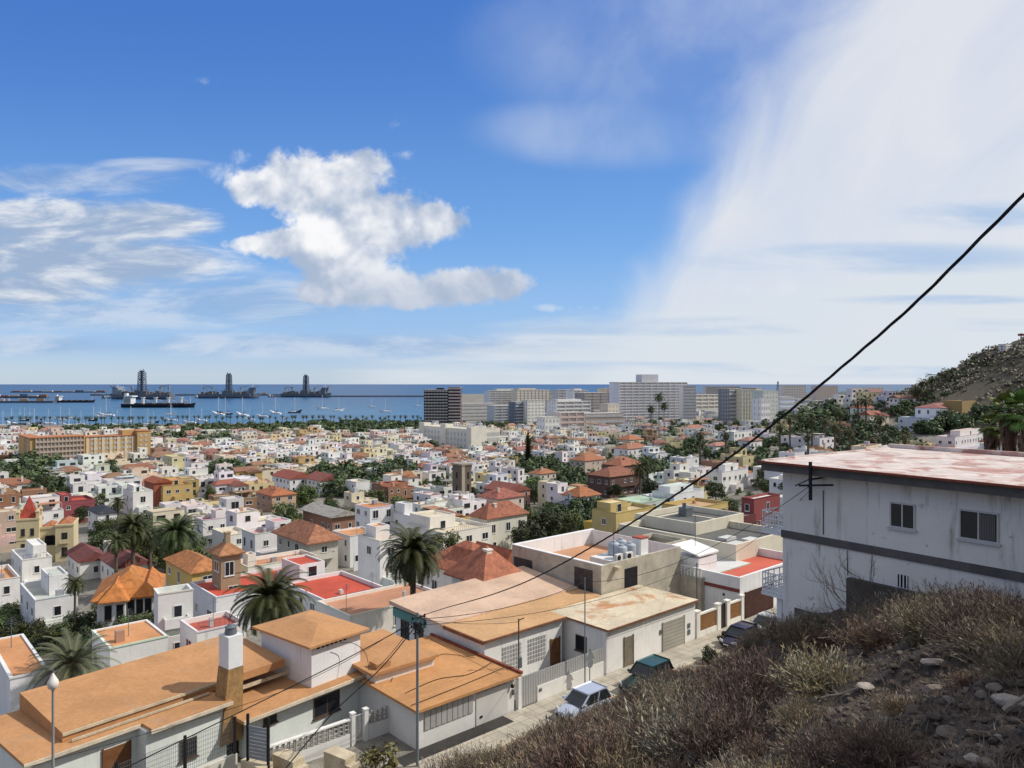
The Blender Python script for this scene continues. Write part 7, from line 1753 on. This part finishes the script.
def stick(u0, v0, u1, v1, rad, label):
    a, b = hit(u0, v0, .04, 4, 80), hit(u1, v1, .06, 4, 80); pts = []; rn = random.Random(int(u0))
    for k in range(7): p = a.lerp(b, k / 6); p.z = max(p.z, ground(p.x, p.y) + .04) + rn.uniform(0, .05); pts.append(p - a)
    tag(MB().path(pts, [rad * (1 - .1 * k) for k in range(7)], 6).build('dead_branch', mat('dead_wood', (.32, .27, .21), var=.2, scale=4), None, a), label, 'branch', 'dead branches on the slope')
stick(822, 700, 862, 688, .03, 'pale dead branch leading to the tilted slab stone'); stick(1005, 712, 1030, 696, .05, 'thick pale dead branch at the right frame edge'); stick(790, 695, 815, 672, .02, 'thin dead branch among the middle shrubs')
q = MB(); rq5 = random.Random(26)
for i in range(4200):
    u = rq5.uniform(690, 1060); y = 6.0 * (26 / 6.0) ** rq5.random(); x = (u - 512) / F * y
    if not slope_ok(x, y): continue
    z = ground(x, y); v = 384 - F * z / y
    if v < 640 or v > 800: continue
    k = .025 + .11 * rq5.random() ** 2.6; st0 = len(q.v); src = STM[rq5.randrange(6)]; m = rq5.uniform(.55, 1.5); q.faces(src.v, src.f, 0, (.085 * m, .064 * m, .047 * m)); q.xf(Matrix.Translation((x, y, z + k * .1)) @ Matrix.Rotation(rq5.uniform(0, 6), 4, 'Z') @ Matrix.Diagonal((k * 1.2, k, k * .8, 1)), st0)
tag(q.build('soil_clods', mat('gravel_stone')), 'dark brown clods of broken soil on the bare slope', 'soil', kind='stuff')
# scrub that covers the hill flank
q = MB(); rq4 = random.Random(18)
for i in range(3000):
    x = rq4.uniform(195, 320); y = rq4.uniform(320, 440); z = ground(x, y)
    if z < -16 or in_house(x, y, 1): continue
    if vnoise(x / 14, y / 14) + rq4.uniform(-.3, .3) < -.12: continue
    k = rq4.uniform(.6, 2.0); c = rq4.choice([(.06, .065, .035), (.09, .08, .055), (.13, .105, .08), (.055, .06, .035), (.15, .125, .095), (.11, .09, .07)])
    for j in range(16):
        d = Vector((rq4.gauss(0, .6), rq4.gauss(0, .6), abs(rq4.gauss(0, .5)))) * k; p = Vector((x, y, z)) + d; a = Vector((rq4.uniform(-1, 1), rq4.uniform(-1, 1), rq4.uniform(-1, 1))).normalized() * .45 * k; b_ = a.orthogonal().normalized() * .4 * k; m = rq4.uniform(.6, 1.4)
        q.quad([p - a, p - b_, p + a, p + b_], 0, tuple(m * e for e in c))
tag(q.build('hill_scrub', TW), 'dark scrub covering the dry hill flank', 'scrub', kind='stuff')
# green bushes
def bush(u, v, k, label, m=LEAF, seed=1, y=None):
    p = hit(u, v, 0, 20) if y is None else Vector((*xy_of(*y), -22)); mb, _ = crown_mesh(random.Random(seed), 1.6, 1.0, 900, .13, 12, .1); r = empty('bush', (p.x, p.y, p.z - .1), 0, label, 'bush'); r.scale = (k, k, k); pmesh('foliage', mb, m, r); q = MB()
    for i in range(6): q.path([(0, 0, 0), (.3 * math.cos(i), .3 * math.sin(i), .6), (.6 * math.cos(i + .3), .6 * math.sin(i + .3), 1.2)], [.03, .02, .01], 5)
    pmesh('stems', q, BARK, r)
bush(0, 0, 1.15, 'leafy bush with pale yellow-green leaves beside the utility pole', leaf_mat('yellow_leaves', (.16, .17, .06), .1), 5, (-11.0, -.9))
bush(0, 0, .8, 'small dark bush at the pavement edge behind the teal car', LEAFD, 6, (17.6, -3.6)); bush(0, 0, .6, 'small yellow-green bush over the teal car bonnet', leaf_mat('yellow_leaves', (.16, .17, .06), .1), 7, (8.0, -4.6)); bush(0, 0, .6, 'small green plant beside the navy car and the brown panels', LEAF, 8, (22.0, -2.2))
bush(0, 0, 1.3, 'round grey-green bush between red terrace and grey workshop', LEAF, 9, (44, 3))
